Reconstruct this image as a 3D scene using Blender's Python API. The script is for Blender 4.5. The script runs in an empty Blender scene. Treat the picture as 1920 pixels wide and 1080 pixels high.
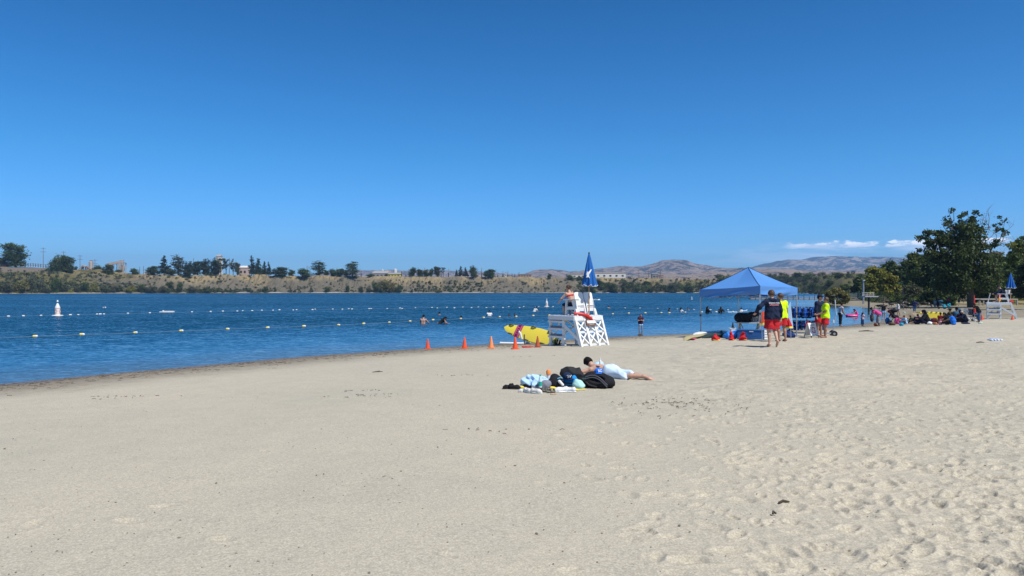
import bpy, bmesh, math, random
import numpy as np
from mathutils import Vector, Matrix, Euler
random.seed(7)
rng = np.random.default_rng(7)
R = math.radians
scene = bpy.context.scene
col = scene.collection

# ------------------------------------------------------------------ camera
F = 1400.0            # focal length in photograph pixels (1920 wide)
HZ = 543.0            # horizon row
ZC = 2.35             # eye height above the lake
cam_d = bpy.data.cameras.new('camera')
cam_d.sensor_width = 36.0
cam_d.lens = F / 1920 * 36
cam_d.clip_start = 0.1
cam_d.clip_end = 30000
cam = bpy.data.objects.new('camera', cam_d)
cam.location = (0, 0, ZC)
cam.rotation_euler = (R(90) + math.atan((HZ - 540) / F), 0, 0)
col.objects.link(cam)
scene.camera = cam

# ------------------------------------------------------------------ world
SUN_EL = 57.0
SUN_DIR = Vector((0.71, -0.70, 0)).normalized()      # horizontal direction towards the sun
W = bpy.data.worlds.new('World')
scene.world = W
W.use_nodes = True
nt = W.node_tree
nt.nodes.clear()


class NG:
    """tiny helper to write node graphs"""
    def __init__(self, tree):
        self.t = tree

    def n(self, typ, ins=None, **kw):
        nd = self.t.nodes.new(typ)
        for k, v in kw.items():
            setattr(nd, k, v)
        for k, v in (ins or {}).items():
            if isinstance(v, tuple) and len(v) == 2 and hasattr(v[0], 'outputs'):
                self.t.links.new(v[0].outputs[v[1]], nd.inputs[k])
            elif hasattr(v, 'outputs'):
                self.t.links.new(v.outputs[0], nd.inputs[k])
            else:
                nd.inputs[k].default_value = v
        return nd

    def math(self, op, a, b=0.0, c=None, clamp=False):
        d = {0: a, 1: b}
        if c is not None:
            d[2] = c
        return self.n('ShaderNodeMath', d, operation=op, use_clamp=clamp)

    def mix(self, f, a, b, blend='MIX'):
        m = self.t.nodes.new('ShaderNodeMix')
        m.data_type = 'RGBA'
        m.blend_type = blend
        for k, v in ((0, f), (6, a), (7, b)):
            if isinstance(v, tuple) and len(v) == 2 and hasattr(v[0], 'outputs'):
                self.t.links.new(v[0].outputs[v[1]], m.inputs[k])
            elif hasattr(v, 'outputs'):
                o = v.outputs[2] if v.bl_idname == 'ShaderNodeMix' else v.outputs[0]
                self.t.links.new(o, m.inputs[k])
            else:
                if k != 0 and len(v) == 3:
                    v = (*v, 1)
                m.inputs[k].default_value = v
        return m

    def ramp(self, fac, stops, interp='LINEAR'):
        r = self.n('ShaderNodeValToRGB', {0: fac})
        r.color_ramp.interpolation = interp
        el = r.color_ramp.elements
        while len(el) < len(stops):
            el.new(0.5)
        for e, (p, c) in zip(el, stops):
            e.position = p
            e.color = (*c, 1) if isinstance(c, (tuple, list)) else (c, c, c, 1)
        return r

    def ss(self, x, a, b):
        m = self.n('ShaderNodeMapRange', {0: x, 1: a, 2: b, 3: 0.0, 4: 1.0}, interpolation_type='SMOOTHSTEP')
        return m

    def noise(self, vec, scale, detail=4.0, rough=0.5, dist=0.0):
        d = {'Scale': scale, 'Detail': detail, 'Roughness': rough, 'Distortion': dist}
        if vec is not None:
            d['Vector'] = vec
        return self.n('ShaderNodeTexNoise', d)

    def scaled(self, vec, s):
        return self.n('ShaderNodeVectorMath', {0: vec, 1: s}, operation='MULTIPLY')


g = NG(nt)
sky = g.n('ShaderNodeTexSky', sky_type='NISHITA', sun_disc=False)
sky.sun_elevation = R(SUN_EL)
sky.sun_rotation = math.atan2(SUN_DIR.x, SUN_DIR.y)
sky.altitude = 50
sky.air_density = 1.0
sky.dust_density = 0.35
sky.ozone_density = 4.0
hs = g.n('ShaderNodeHueSaturation', {'Hue': 0.506, 'Saturation': 1.2, 'Value': 1.0, 'Fac': 1.0, 'Color': sky})
ht_ = g.n('ShaderNodeSeparateXYZ', {0: (g.n('ShaderNodeTexCoord'), 'Generated')})
grad = g.ramp(g.math('ABSOLUTE', (ht_, 2)), [(0.0, (0.38, 0.80, 1.50)), (0.05, (0.38, 0.81, 1.36)), (0.17, (0.22, 0.75, 1.05)), (0.36, (0.085, 0.57, 0.78)), (0.8, (0.14, 0.55, 0.72))])
hs = g.mix(1.0, hs, grad, 'MULTIPLY')
# distant fair weather clouds, a low band over the hills on the right hand side and beyond
tc = g.n('ShaderNodeTexCoord')
sep = g.n('ShaderNodeSeparateXYZ', {0: (tc, 'Generated')})
el_ = g.math('ARCSINE', (sep, 2))
az_ = g.math('ARCTAN2', (sep, 0), (sep, 1))
cv = g.n('ShaderNodeCombineXYZ', {0: g.math('MULTIPLY', az_, 14.0), 1: g.math('MULTIPLY', el_, 52.0)})
n1 = g.noise(cv, 1.0, 7.0, 0.56, 0.25)
elw = g.math('ADD', el_, g.math('MULTIPLY', g.math('SUBTRACT', g.noise(g.n('ShaderNodeCombineXYZ', {0: g.math('MULTIPLY', az_, 9.0)}), 1.0, 2.0), 0.5), 0.02))
env = g.math('MULTIPLY', g.ss(el_, 0.0485, 0.0525), g.math('SUBTRACT', 1.0, g.ss(el_, 0.0545, 0.0660)))
pf = g.noise(g.n('ShaderNodeCombineXYZ', {0: g.math('MULTIPLY', az_, 46.0), 1: g.math('MULTIPLY', el_, 120.0)}), 1.0, 6.0, 0.6, 0.15)
bigc = g.noise(g.n('ShaderNodeCombineXYZ', {0: g.math('MULTIPLY', az_, 17.0)}), 1.0, 2.0, 0.5)
cs = g.math('ADD', g.math('ADD', g.math('MULTIPLY', pf, 0.9), g.math('MULTIPLY', env, 0.34)), g.math('MULTIPLY', bigc, 0.50))
azm = g.math('MULTIPLY', g.ss(az_, 0.345, 0.372), g.math('SUBTRACT', 1.0, g.ss(az_, 1.1, 1.5)))
cum = g.math('MULTIPLY', g.math('MULTIPLY', g.ss(cs, 0.93, 1.04), g.ss(env, 0.02, 0.30)), azm)
b2 = g.math('MULTIPLY', g.ss(el_, 0.018, 0.035), g.math('SUBTRACT', 1.0, g.ss(el_, 0.050, 0.064)))
azm2 = g.math('MULTIPLY', g.ss(az_, 0.20, 0.42), g.math('SUBTRACT', 1.0, g.ss(az_, 1.2, 1.6)))
cv2 = g.n('ShaderNodeCombineXYZ', {0: g.math('MULTIPLY', az_, 9.0), 1: g.math('MULTIPLY', el_, 60.0)})
wisp = g.math('MULTIPLY', g.math('MULTIPLY', g.ss(g.noise(cv2, 1.0, 6.0, 0.6, 0.4), 0.36, 0.64), b2), azm2)
shade = g.ss(g.math('ADD', el_, g.math('MULTIPLY', g.math('SUBTRACT', n1, 0.5), 0.02)), 0.050, 0.0575)
ccol = g.mix(shade, (5.2, 6.6, 9.0), (10.5, 11.0, 11.8))
c1 = g.mix(g.math('MULTIPLY', wisp, 0.75), (hs, 2), (6.0, 7.6, 10.0))
c2 = g.mix(g.math('MULTIPLY', cum, 0.93), c1, ccol)
bg = g.n('ShaderNodeBackground', {0: (c2, 2), 1: 0.105})
g.n('ShaderNodeOutputWorld', {0: bg})

# ------------------------------------------------------------------ sun
sl = bpy.data.lights.new('sun', 'SUN')
sl.energy = 4.3
sl.angle = R(0.53)
sl.color = (1.0, 0.955, 0.88)
so = bpy.data.objects.new('sun', sl)
sv = Vector((SUN_DIR.x * math.cos(R(SUN_EL)), SUN_DIR.y * math.cos(R(SUN_EL)), math.sin(R(SUN_EL))))
so.rotation_euler = sv.to_track_quat('Z', 'Y').to_euler()
so.location = (0, 0, 60)
col.objects.link(so)

scene.view_settings.view_transform = 'Standard'
scene.view_settings.look = 'None'
scene.view_settings.exposure = 0.35
scene.view_settings.gamma = 1.0
scene.view_settings.use_curve_mapping = False
scene.cycles.max_bounces = 6
scene.cycles.transparent_max_bounces = 8
scene.cycles.volume_bounces = 0

# ------------------------------------------------------------------ generic helpers
def lin(h):
    """sRGB hex to linear"""
    h = h.lstrip('#')
    c = [int(h[i:i + 2], 16) / 255 for i in (0, 2, 4)]
    return tuple(x / 12.92 if x <= 0.04045 else ((x + 0.055) / 1.055) ** 2.4 for x in c)


MATS = {}


def mat(name, color=(0.5, 0.5, 0.5), rough=0.6, vary=0.12, scale=6.0, metal=0.0, bump=0.0, trans=0.0, spec=0.4, isl=0.0, sss=0.0):
    """a principled surface whose colour is broken up a little by noise in object space"""
    if name in MATS:
        return MATS[name]
    m = bpy.data.materials.new(name)
    m.use_nodes = True
    t = m.node_tree
    t.nodes.clear()
    q = NG(t)
    out = t.nodes.new('ShaderNodeOutputMaterial')
    tcn = q.n('ShaderNodeTexCoord')
    nz = q.noise((tcn, 'Object'), scale, 4.0, 0.6)
    dk = tuple(c * (1 - vary) for c in color)
    lt = tuple(min(1, c * (1 + vary)) for c in color)
    c = q.mix(nz, dk, lt)
    if isl:
        gi = q.n('ShaderNodeNewGeometry')
        v = q.n('ShaderNodeMapRange', {0: (gi, 'Random Per Island'), 3: 1 - isl, 4: 1 + isl})
        oi = q.n('ShaderNodeObjectInfo')
        v2 = q.n('ShaderNodeMapRange', {0: (oi, 'Random'), 3: 0.78, 4: 1.22})
        hsn = q.n('ShaderNodeHueSaturation', {'Hue': q.n('ShaderNodeMapRange', {0: (oi, 'Random'), 3: 0.485, 4: 0.515}), 'Color': (c, 2), 'Value': q.math('MULTIPLY', v, v2)})
        cout = (hsn, 0)
    else:
        cout = (c, 2)
    p = q.n('ShaderNodeBsdfPrincipled', {'Base Color': cout, 'Roughness': rough, 'Metallic': metal, 'Specular IOR Level': spec})
    if sss:
        p.inputs['Subsurface Weight'].default_value = sss
        p.inputs['Subsurface Radius'].default_value = (0.02, 0.008, 0.004)
    if bump:
        b = q.n('ShaderNodeBump', {'Strength': 1.0, 'Distance': bump, 'Height': q.noise((tcn, 'Object'), scale * 4, 5.0, 0.65)})
        t.links.new(b.outputs[0], p.inputs['Normal'])
    if trans:
        tr = q.n('ShaderNodeBsdfTranslucent', {0: cout})
        mx = q.n('ShaderNodeMixShader', {0: trans, 1: p, 2: tr})
        t.links.new(mx.outputs[0], out.inputs[0])
    else:
        t.links.new(p.outputs[0], out.inputs[0])
    MATS[name] = m
    return m


def tag(o, label=None, cat=None, group=None, kind=None):
    if label:
        o['label'] = label
    if cat:
        o['category'] = cat
    if group:
        o['group'] = group
    if kind:
        o['kind'] = kind
    return o


def mesh_np(name, v, f, mats=None, smooth=False, mi=None):
    """v (n,3) array, f (m,k) int array or a list of faces"""
    me = bpy.data.meshes.new(name)
    if isinstance(f, np.ndarray):
        k = f.shape[1]
        me.vertices.add(len(v))
        me.vertices.foreach_set('co', np.asarray(v, dtype=np.float32).ravel())
        me.loops.add(f.size)
        me.loops.foreach_set('vertex_index', f.astype(np.int32).ravel())
        me.polygons.add(len(f))
        me.polygons.foreach_set('loop_start', np.arange(0, f.size, k, dtype=np.int32))
        me.polygons.foreach_set('loop_total', np.full(len(f), k, dtype=np.int32))
    else:
        me.from_pydata([tuple(p) for p in v], [], f)
    for m in (mats if isinstance(mats, (list, tuple)) else [mats]):
        if m:
            me.materials.append(m)
    if mi is not None:
        me.polygons.foreach_set('material_index', np.asarray(mi, dtype=np.int32))
    if smooth:
        me.polygons.foreach_set('use_smooth', np.ones(len(me.polygons), dtype=bool))
    me.update(calc_edges=True)
    me.validate()
    return me


def link(name, me, parent=None, loc=None, rot=None, scale=None):
    o = bpy.data.objects.new(name, me)
    col.objects.link(o)
    if parent:
        o.parent = parent
    if loc is not None:
        o.location = loc
    if rot is not None:
        o.rotation_euler = rot
    if scale is not None:
        o.scale = scale if hasattr(scale, '__len__') else (scale,) * 3
    return o


def empty(name, loc, rz=0.0, label=None, cat=None, group=None, scale=1.0):
    o = bpy.data.objects.new(name, None)
    o.empty_display_size = 0.2
    col.objects.link(o)
    o.location = loc
    o.rotation_euler = (0, 0, rz)
    o.scale = (scale,) * 3
    tag(o, label, cat, group)
    return o


def copy_tree(o, parent=None):
    c = o.copy()
    col.objects.link(c)
    c.parent = parent
    for ch in list(o.children):
        copy_tree(ch, c)
    return c


class MB:
    """collects simple shapes and builds ONE mesh"""
    def __init__(self):
        self.v = []
        self.f = []
        self.m = []

    def add(self, v, f, mi=0):
        b = len(self.v)
        self.v += [tuple(p) for p in v]
        self.f += [tuple(i + b for i in q) for q in f]
        self.m += [mi] * len(f)
        return self

    def box(self, c, s, rot=None, mi=0, bev=0.0):
        hx, hy, hz = s[0] / 2, s[1] / 2, s[2] / 2
        if bev > 0:
            bm = bmesh.new()
            bmesh.ops.create_cube(bm, size=1.0)
            bmesh.ops.scale(bm, vec=s, verts=bm.verts)
            bmesh.ops.bevel(bm, geom=list(bm.edges), offset=min(bev, 0.45 * min(s)), segments=2, affect='EDGES', profile=0.6)
            bm.verts.index_update()
            pts = [v.co.copy() for v in bm.verts]
            fs = [[v.index for v in f.verts] for f in bm.faces]
            bm.free()
        else:
            pts = [Vector((x, y, z)) for x in (-hx, hx) for y in (-hy, hy) for z in (-hz, hz)]
            fs = [(0, 1, 3, 2), (4, 6, 7, 5), (0, 4, 5, 1), (2, 3, 7, 6), (0, 2, 6, 4), (1, 5, 7, 3)]
        if rot is not None:
            M = rot if isinstance(rot, Matrix) else Euler(rot).to_matrix()
            pts = [M @ p for p in pts]
        c = Vector(c)
        return self.add([p + c for p in pts], fs, mi)

    def bar(self, a, b, w, t, mi=0, up=(0, 0, 1)):
        """rectangular board from a to b, w wide, t thick"""
        a, b = Vector(a), Vector(b)
        d = b - a
        L = d.length
        z = d / L
        u = Vector(up)
        x = u.cross(z)
        if x.length < 1e-4:
            x = Vector((1, 0, 0)).cross(z)
        x.normalize()
        y = z.cross(x)
        M = Matrix((x, y, z)).transposed()
        return self.box((a + b) / 2, (w, t, L), rot=M, mi=mi)

    def tube(self, pts, r, n=8, mi=0, cap=True):
        pts = [Vector(p) for p in pts]
        rs = r if hasattr(r, '__len__') else [r] * len(pts)
        vs = []
        ref = None
        for i, p in enumerate(pts):
            t = (pts[min(i + 1, len(pts) - 1)] - pts[max(i - 1, 0)]).normalized()
            if ref is None:
                ref = Vector((0, 0, 1)) if abs(t.z) < 0.9 else Vector((1, 0, 0))
            x = (ref - t * ref.dot(t))
            if x.length < 1e-5:
                x = t.orthogonal()
            x.normalize()
            ref = x
            y = t.cross(x)
            for k in range(n):
                a = 2 * math.pi * k / n
                vs.append(p + (x * math.cos(a) + y * math.sin(a)) * rs[i])
        fs = []
        for i in range(len(pts) - 1):
            for k in range(n):
                a, b = i * n + k, i * n + (k + 1) % n
                fs.append((a, b, b + n, a + n))
        if cap:
            fs.append(tuple(range(n))[::-1])
            fs.append(tuple((len(pts) - 1) * n + k for k in range(n)))
        return self.add(vs, fs, mi)

    def lathe(self, prof, n=16, c=(0, 0, 0), mi=0):
        """prof: list of (r, z)"""
        c = Vector(c)
        vs, fs = [], []
        for r, z in prof:
            for k in range(n):
                a = 2 * math.pi * k / n
                vs.append(c + Vector((r * math.cos(a), r * math.sin(a), z)))
        for i in range(len(prof) - 1):
            for k in range(n):
                a, b = i * n + k, i * n + (k + 1) % n
                fs.append((a, b, b + n, a + n))
        fs.append(tuple(range(n))[::-1])
        fs.append(tuple((len(prof) - 1) * n + k for k in range(n)))
        return self.add(vs, fs, mi)

    def build(self, name, mats, parent=None, smooth=False, loc=None, rot=None):
        me = mesh_np(name, self.v, self.f, mats, smooth, self.m)
        if smooth:
            try:
                me.set_sharp_from_angle(angle=R(40))
            except Exception:
                pass
        return link(name, me, parent, loc, rot)


def lettering(text, size, m, parent, M, name='lettering', depth=0.002, sx=1.0, bold=0.0):
    """flat print: text as a thin mesh; M = 4x4 matrix (text centred, x right, y up, z out)"""
    cu = bpy.data.curves.new('t', 'FONT')
    cu.body = text
    cu.size = size
    cu.align_x = 'CENTER'
    cu.align_y = 'CENTER'
    cu.extrude = depth
    cu.offset = bold
    cu.resolution_u = 2
    o = bpy.data.objects.new('t', cu)
    col.objects.link(o)
    bpy.context.view_layer.update()
    me = bpy.data.meshes.new_from_object(o.evaluated_get(bpy.context.evaluated_depsgraph_get()))
    bpy.data.objects.remove(o)
    bpy.data.curves.remove(cu)
    me.name = name
    me.materials.clear()
    me.materials.append(m)
    me.transform(M @ Matrix.Diagonal((sx, 1, 1, 1)))
    return link(name, me, parent)


# value noise in numpy ---------------------------------------------------------
def vnoise(x, y, seed=0):
    xi = np.floor(x).astype(np.int64)
    yi = np.floor(y).astype(np.int64)
    fx = x - xi
    fy = y - yi
    fx = fx * fx * (3 - 2 * fx)
    fy = fy * fy * (3 - 2 * fy)

    def h(a, b):
        n = (a * 374761393 + b * 668265263 + seed * 1442695041) & 0xFFFFFFFF
        n = ((n ^ (n >> 13)) * 1274126177) & 0xFFFFFFFF
        n = n ^ (n >> 16)
        return (n & 0xFFFF) / 65535.0
    return (h(xi, yi) * (1 - fx) + h(xi + 1, yi) * fx) * (1 - fy) + (h(xi, yi + 1) * (1 - fx) + h(xi + 1, yi + 1) * fx) * fy


def fbm(x, y, oct=4, seed=0, gain=0.5):
    s = 0
    a = 1.0
    t = 0
    for i in range(oct):
        s = s + a * vnoise(x * 2 ** i + 17.3 * i, y * 2 ** i - 9.1 * i, seed + i)
        t += a
        a *= gain
    return s / t - 0.5


# ------------------------------------------------------------------ the lake outline
def at0(px, py):
    D = ZC * F / (py - HZ)
    return ((px - 960) / F * D, D)


near_shore = [(-420, -160), (-150, -80), (-60, -22), (-28, 4)] + [at0(*q) for q in
              [(0, 720), (200, 700), (400, 683), (600, 666), (800, 652), (1000, 640.5), (1145, 632), (1300, 625), (1440, 619.5),
               (1560, 612.5), (1625, 606), (1662, 598), (1668, 590), (1645, 581), (1612, 576), (1562, 572.5), (1546, 569.5),
               (1552, 565), (1578, 560)]]
SHORE = np.array(near_shore + [(150, 330), (205, 500), (190, 560), (-320, 548), (-420, 470), (-600, 300), (-900, 0)])


def shore_dist(x, y):
    """signed distance to the lake edge, positive on land"""
    x = np.asarray(x, float)
    y = np.asarray(y, float)
    best = np.full(x.shape, 1e9)
    inside = np.zeros(x.shape, bool)
    n = len(SHORE)
    for i in range(n):
        ax, ay = SHORE[i]
        bx, by = SHORE[(i + 1) % n]
        dx, dy = bx - ax, by - ay
        t = np.clip(((x - ax) * dx + (y - ay) * dy) / (dx * dx + dy * dy), 0, 1)
        d = np.hypot(x - ax - t * dx, y - ay - t * dy)
        best = np.minimum(best, d)
        c = ((ay > y) != (by > y)) & (x < (bx - ax) * (y - ay) / ((by - ay) if by != ay else 1e-9) + ax)
        inside ^= c
    return np.where(inside, -best, best)


def ground_z(x, y, s=None):
    if s is None:
        s = shore_dist(x, y)
    x = np.asarray(x, float)
    y = np.asarray(y, float)
    land = 0.85 * (1 - np.exp(-np.maximum(s, 0) / 18.0))
    # a wavy edge so that the waterline is not a ruled line
    wob = 0.03 * fbm(x * 0.35, y * 0.35, 3, 5) * np.clip(1 - np.abs(s) / 6, 0, 1)
    far = np.clip((y - 60) / 40, 0, 1)
    land = land * (1 - 0.45 * far)
    z = np.where(s > 0, land, np.maximum(0.07 * s, -1.6)) + wob
    z = z + 0.05 * fbm(x * 0.12, y * 0.12, 2, 8) * np.clip(s / 6, 0, 1)
    return z


def gz(x, y):
    return float(ground_z(np.array([x]), np.array([y]))[0])


def gp(px, py):
    """the point of the beach seen at a pixel of the photograph"""
    D = 20.0
    for _ in range(40):
        x = (px - 960) / F * D
        z = gz(x, D)
        D = 0.5 * D + 0.5 * (ZC - z) * F / (py - HZ)
    x = (px - 960) / F * D
    return Vector((x, D, gz(x, D)))


def onD(px, D, z=None):
    x = (px - 960) / F * D
    return Vector((x, D, gz(x, D) if z is None else z))


def hpx(n, D):
    return n * D / F
# ------------------------------------------------------------------ beach (sand), one fine sheet
def sand_material():
    m = bpy.data.materials.new('sand')
    m.use_nodes = True
    t = m.node_tree
    t.nodes.clear()
    q = NG(t)
    out = t.nodes.new('ShaderNodeOutputMaterial')
    tcn = q.n('ShaderNodeTexCoord')
    P = (tcn, 'Object')
    big = q.noise(P, 0.16, 4.0, 0.6)
    mid = q.noise(P, 2.2, 5.0, 0.6)
    fine = q.noise(P, 34.0, 4.0, 0.75)
    grain = q.noise(P, 150.0, 2.0, 0.8)
    c = q.ramp(big, [(0.3, (0.435, 0.402, 0.314)), (0.7, (0.503, 0.447, 0.342))])
    c = q.mix(0.0, c, c)
    c = q.mix(q.ss(mid, 0.3, 0.75), c, q.mix(1.0, c, (0.93, 0.935, 0.95), 'MULTIPLY'))
    c = q.mix(q.n('ShaderNodeMapRange', {0: fine, 1: 0.25, 2: 0.75, 3: 0.0, 4: 1.0}), q.mix(1.0, c, (0.76, 0.75, 0.74), 'MULTIPLY'), q.mix(1.0, c, (1.20, 1.20, 1.20), 'MULTIPLY'))
    g2 = q.noise(P, 75.0, 2.0, 0.7)
    c = q.mix(q.ss(g2, 0.40, 0.62), q.mix(1.0, c, (0.82, 0.81, 0.80), 'MULTIPLY'), q.mix(1.0, c, (1.10, 1.10, 1.10), 'MULTIPLY'))
    c = q.mix(q.ss(grain, 0.57, 0.72), c, q.mix(1.0, c, (0.70, 0.66, 0.62), 'MULTIPLY'))
    # bits of bark and coarse dark grit
    sp = q.n('ShaderNodeTexVoronoi', {'Vector': q.scaled(P, (1.0, 1.6, 1.0)), 'Scale': 7.0, 'Randomness': 1.0})
    spm = q.math('MULTIPLY', q.math('SUBTRACT', 1.0, q.ss((sp, 'Distance'), 0.05, 0.11)), q.ss(q.noise(P, 0.9, 3.0), 0.50, 0.62))
    c = q.mix(q.math('MULTIPLY', spm, 0.65), c, (0.10, 0.075, 0.05))
    sp2 = q.n('ShaderNodeTexVoronoi', {'Vector': P, 'Scale': 26.0, 'Randomness': 1.0})
    spm2 = q.math('MULTIPLY', q.math('SUBTRACT', 1.0, q.ss((sp2, 'Distance'), 0.08, 0.16)), q.ss((sp2, 'Color'), 0.72, 0.76))
    c = q.mix(q.math('MULTIPLY', spm2, 0.5), c, (0.16, 0.13, 0.10))
    # distance from the lake edge (attribute), wet and littered near the water
    at = q.n('ShaderNodeAttribute', attribute_name='shore')
    sd = (at, 'Fac')
    wn = q.math('ADD', sd, q.math('MULTIPLY', q.math('SUBTRACT', q.noise(P, 0.8, 4.0, 0.6), 0.5), 1.6))
    wet = q.math('SUBTRACT', 1.0, q.ss(wn, 0.25, 1.35))
    c = q.mix(wet, c, (0.085, 0.068, 0.048))
    band = q.math('SUBTRACT', 1.0, q.ss(wn, 1.0, 5.4))
    c = q.mix(q.math('MULTIPLY', band, 0.82), c, (0.165, 0.135, 0.095))
    litter = q.math('MULTIPLY', q.ss(q.noise(q.scaled(P, (1.0, 1.7, 1.0)), 3.0, 6.0, 0.75), 0.52, 0.62), band)
    c = q.mix(q.math('MULTIPLY', litter, 0.75), c, (0.055, 0.042, 0.028))
    # dry grass and earth far back on the right
    ga = q.n('ShaderNodeAttribute', attribute_name='grass')
    gn = q.math('ADD', (ga, 'Fac'), q.math('MULTIPLY', q.math('SUBTRACT', q.noise(P, 0.25, 4.0, 0.6), 0.5), 0.9))
    gcol = q.ramp(q.noise(P, 0.35, 5.0, 0.65), [(0.3, (0.12, 0.12, 0.035)), (0.5, (0.30, 0.24, 0.10)), (0.7, (0.42, 0.33, 0.17))])
    c = q.mix(q.ss(gn, 0.35, 0.6), c, gcol)
    mud = q.n('ShaderNodeAttribute', attribute_name='mud')
    c = q.mix(q.math('MULTIPLY', (mud, 'Fac'), 0.9), c, q.ramp(q.noise(P, 0.6, 4.0), [(0.35, (0.17, 0.145, 0.10)), (0.65, (0.27, 0.235, 0.165))]))
    h1 = q.noise(P, 9.0, 5.0, 0.6)
    h2 = q.noise(P, 2.6, 4.0, 0.55, 0.6)
    tr = q.n('ShaderNodeAttribute', attribute_name='trod')
    hh = q.math('ADD', q.math('MULTIPLY', h1, 0.018), q.math('MULTIPLY', q.math('MULTIPLY', h2, (tr, 'Fac')), 0.060))
    hh = q.math('ADD', hh, q.math('MULTIPLY', fine, 0.0035))
    hh = q.math('ADD', hh, q.math('MULTIPLY', grain, 0.0009))
    bp = q.n('ShaderNodeBump', {'Strength': 0.75, 'Distance': 1.0, 'Height': hh})
    def tilt(scale, amp):
        v = q.n('ShaderNodeVectorMath', {0: (q.noise(P, scale, 2.0, 0.5, 0.5), 'Color'), 1: (0.5, 0.5, 0.5)}, operation='SUBTRACT')
        return q.n('ShaderNodeVectorMath', {0: v, 1: (amp, amp, 0.0)}, operation='MULTIPLY')
    tl = q.n('ShaderNodeVectorMath', {0: tilt(4.5, 0.75), 1: tilt(1.7, 0.35)}, operation='ADD')
    dt = q.n('ShaderNodeAttribute', attribute_name='mid')
    tl = q.n('ShaderNodeVectorMath', {0: tl, 'Scale': (dt, 'Fac')}, operation='SCALE')
    bp = q.n('ShaderNodeVectorMath', {0: q.n('ShaderNodeVectorMath', {0: bp, 1: tl}, operation='ADD')}, operation='NORMALIZE')
    rg = q.n('ShaderNodeMapRange', {0: wet, 3: 0.95, 4: 0.35})
    p = q.n('ShaderNodeBsdfPrincipled', {'Base Color': (c, 2), 'Roughness': rg, 'Specular IOR Level': 0.25, 'Normal': bp})
    t.links.new(p.outputs[0], out.inputs[0])
    return m


SAND = sand_material()


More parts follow.
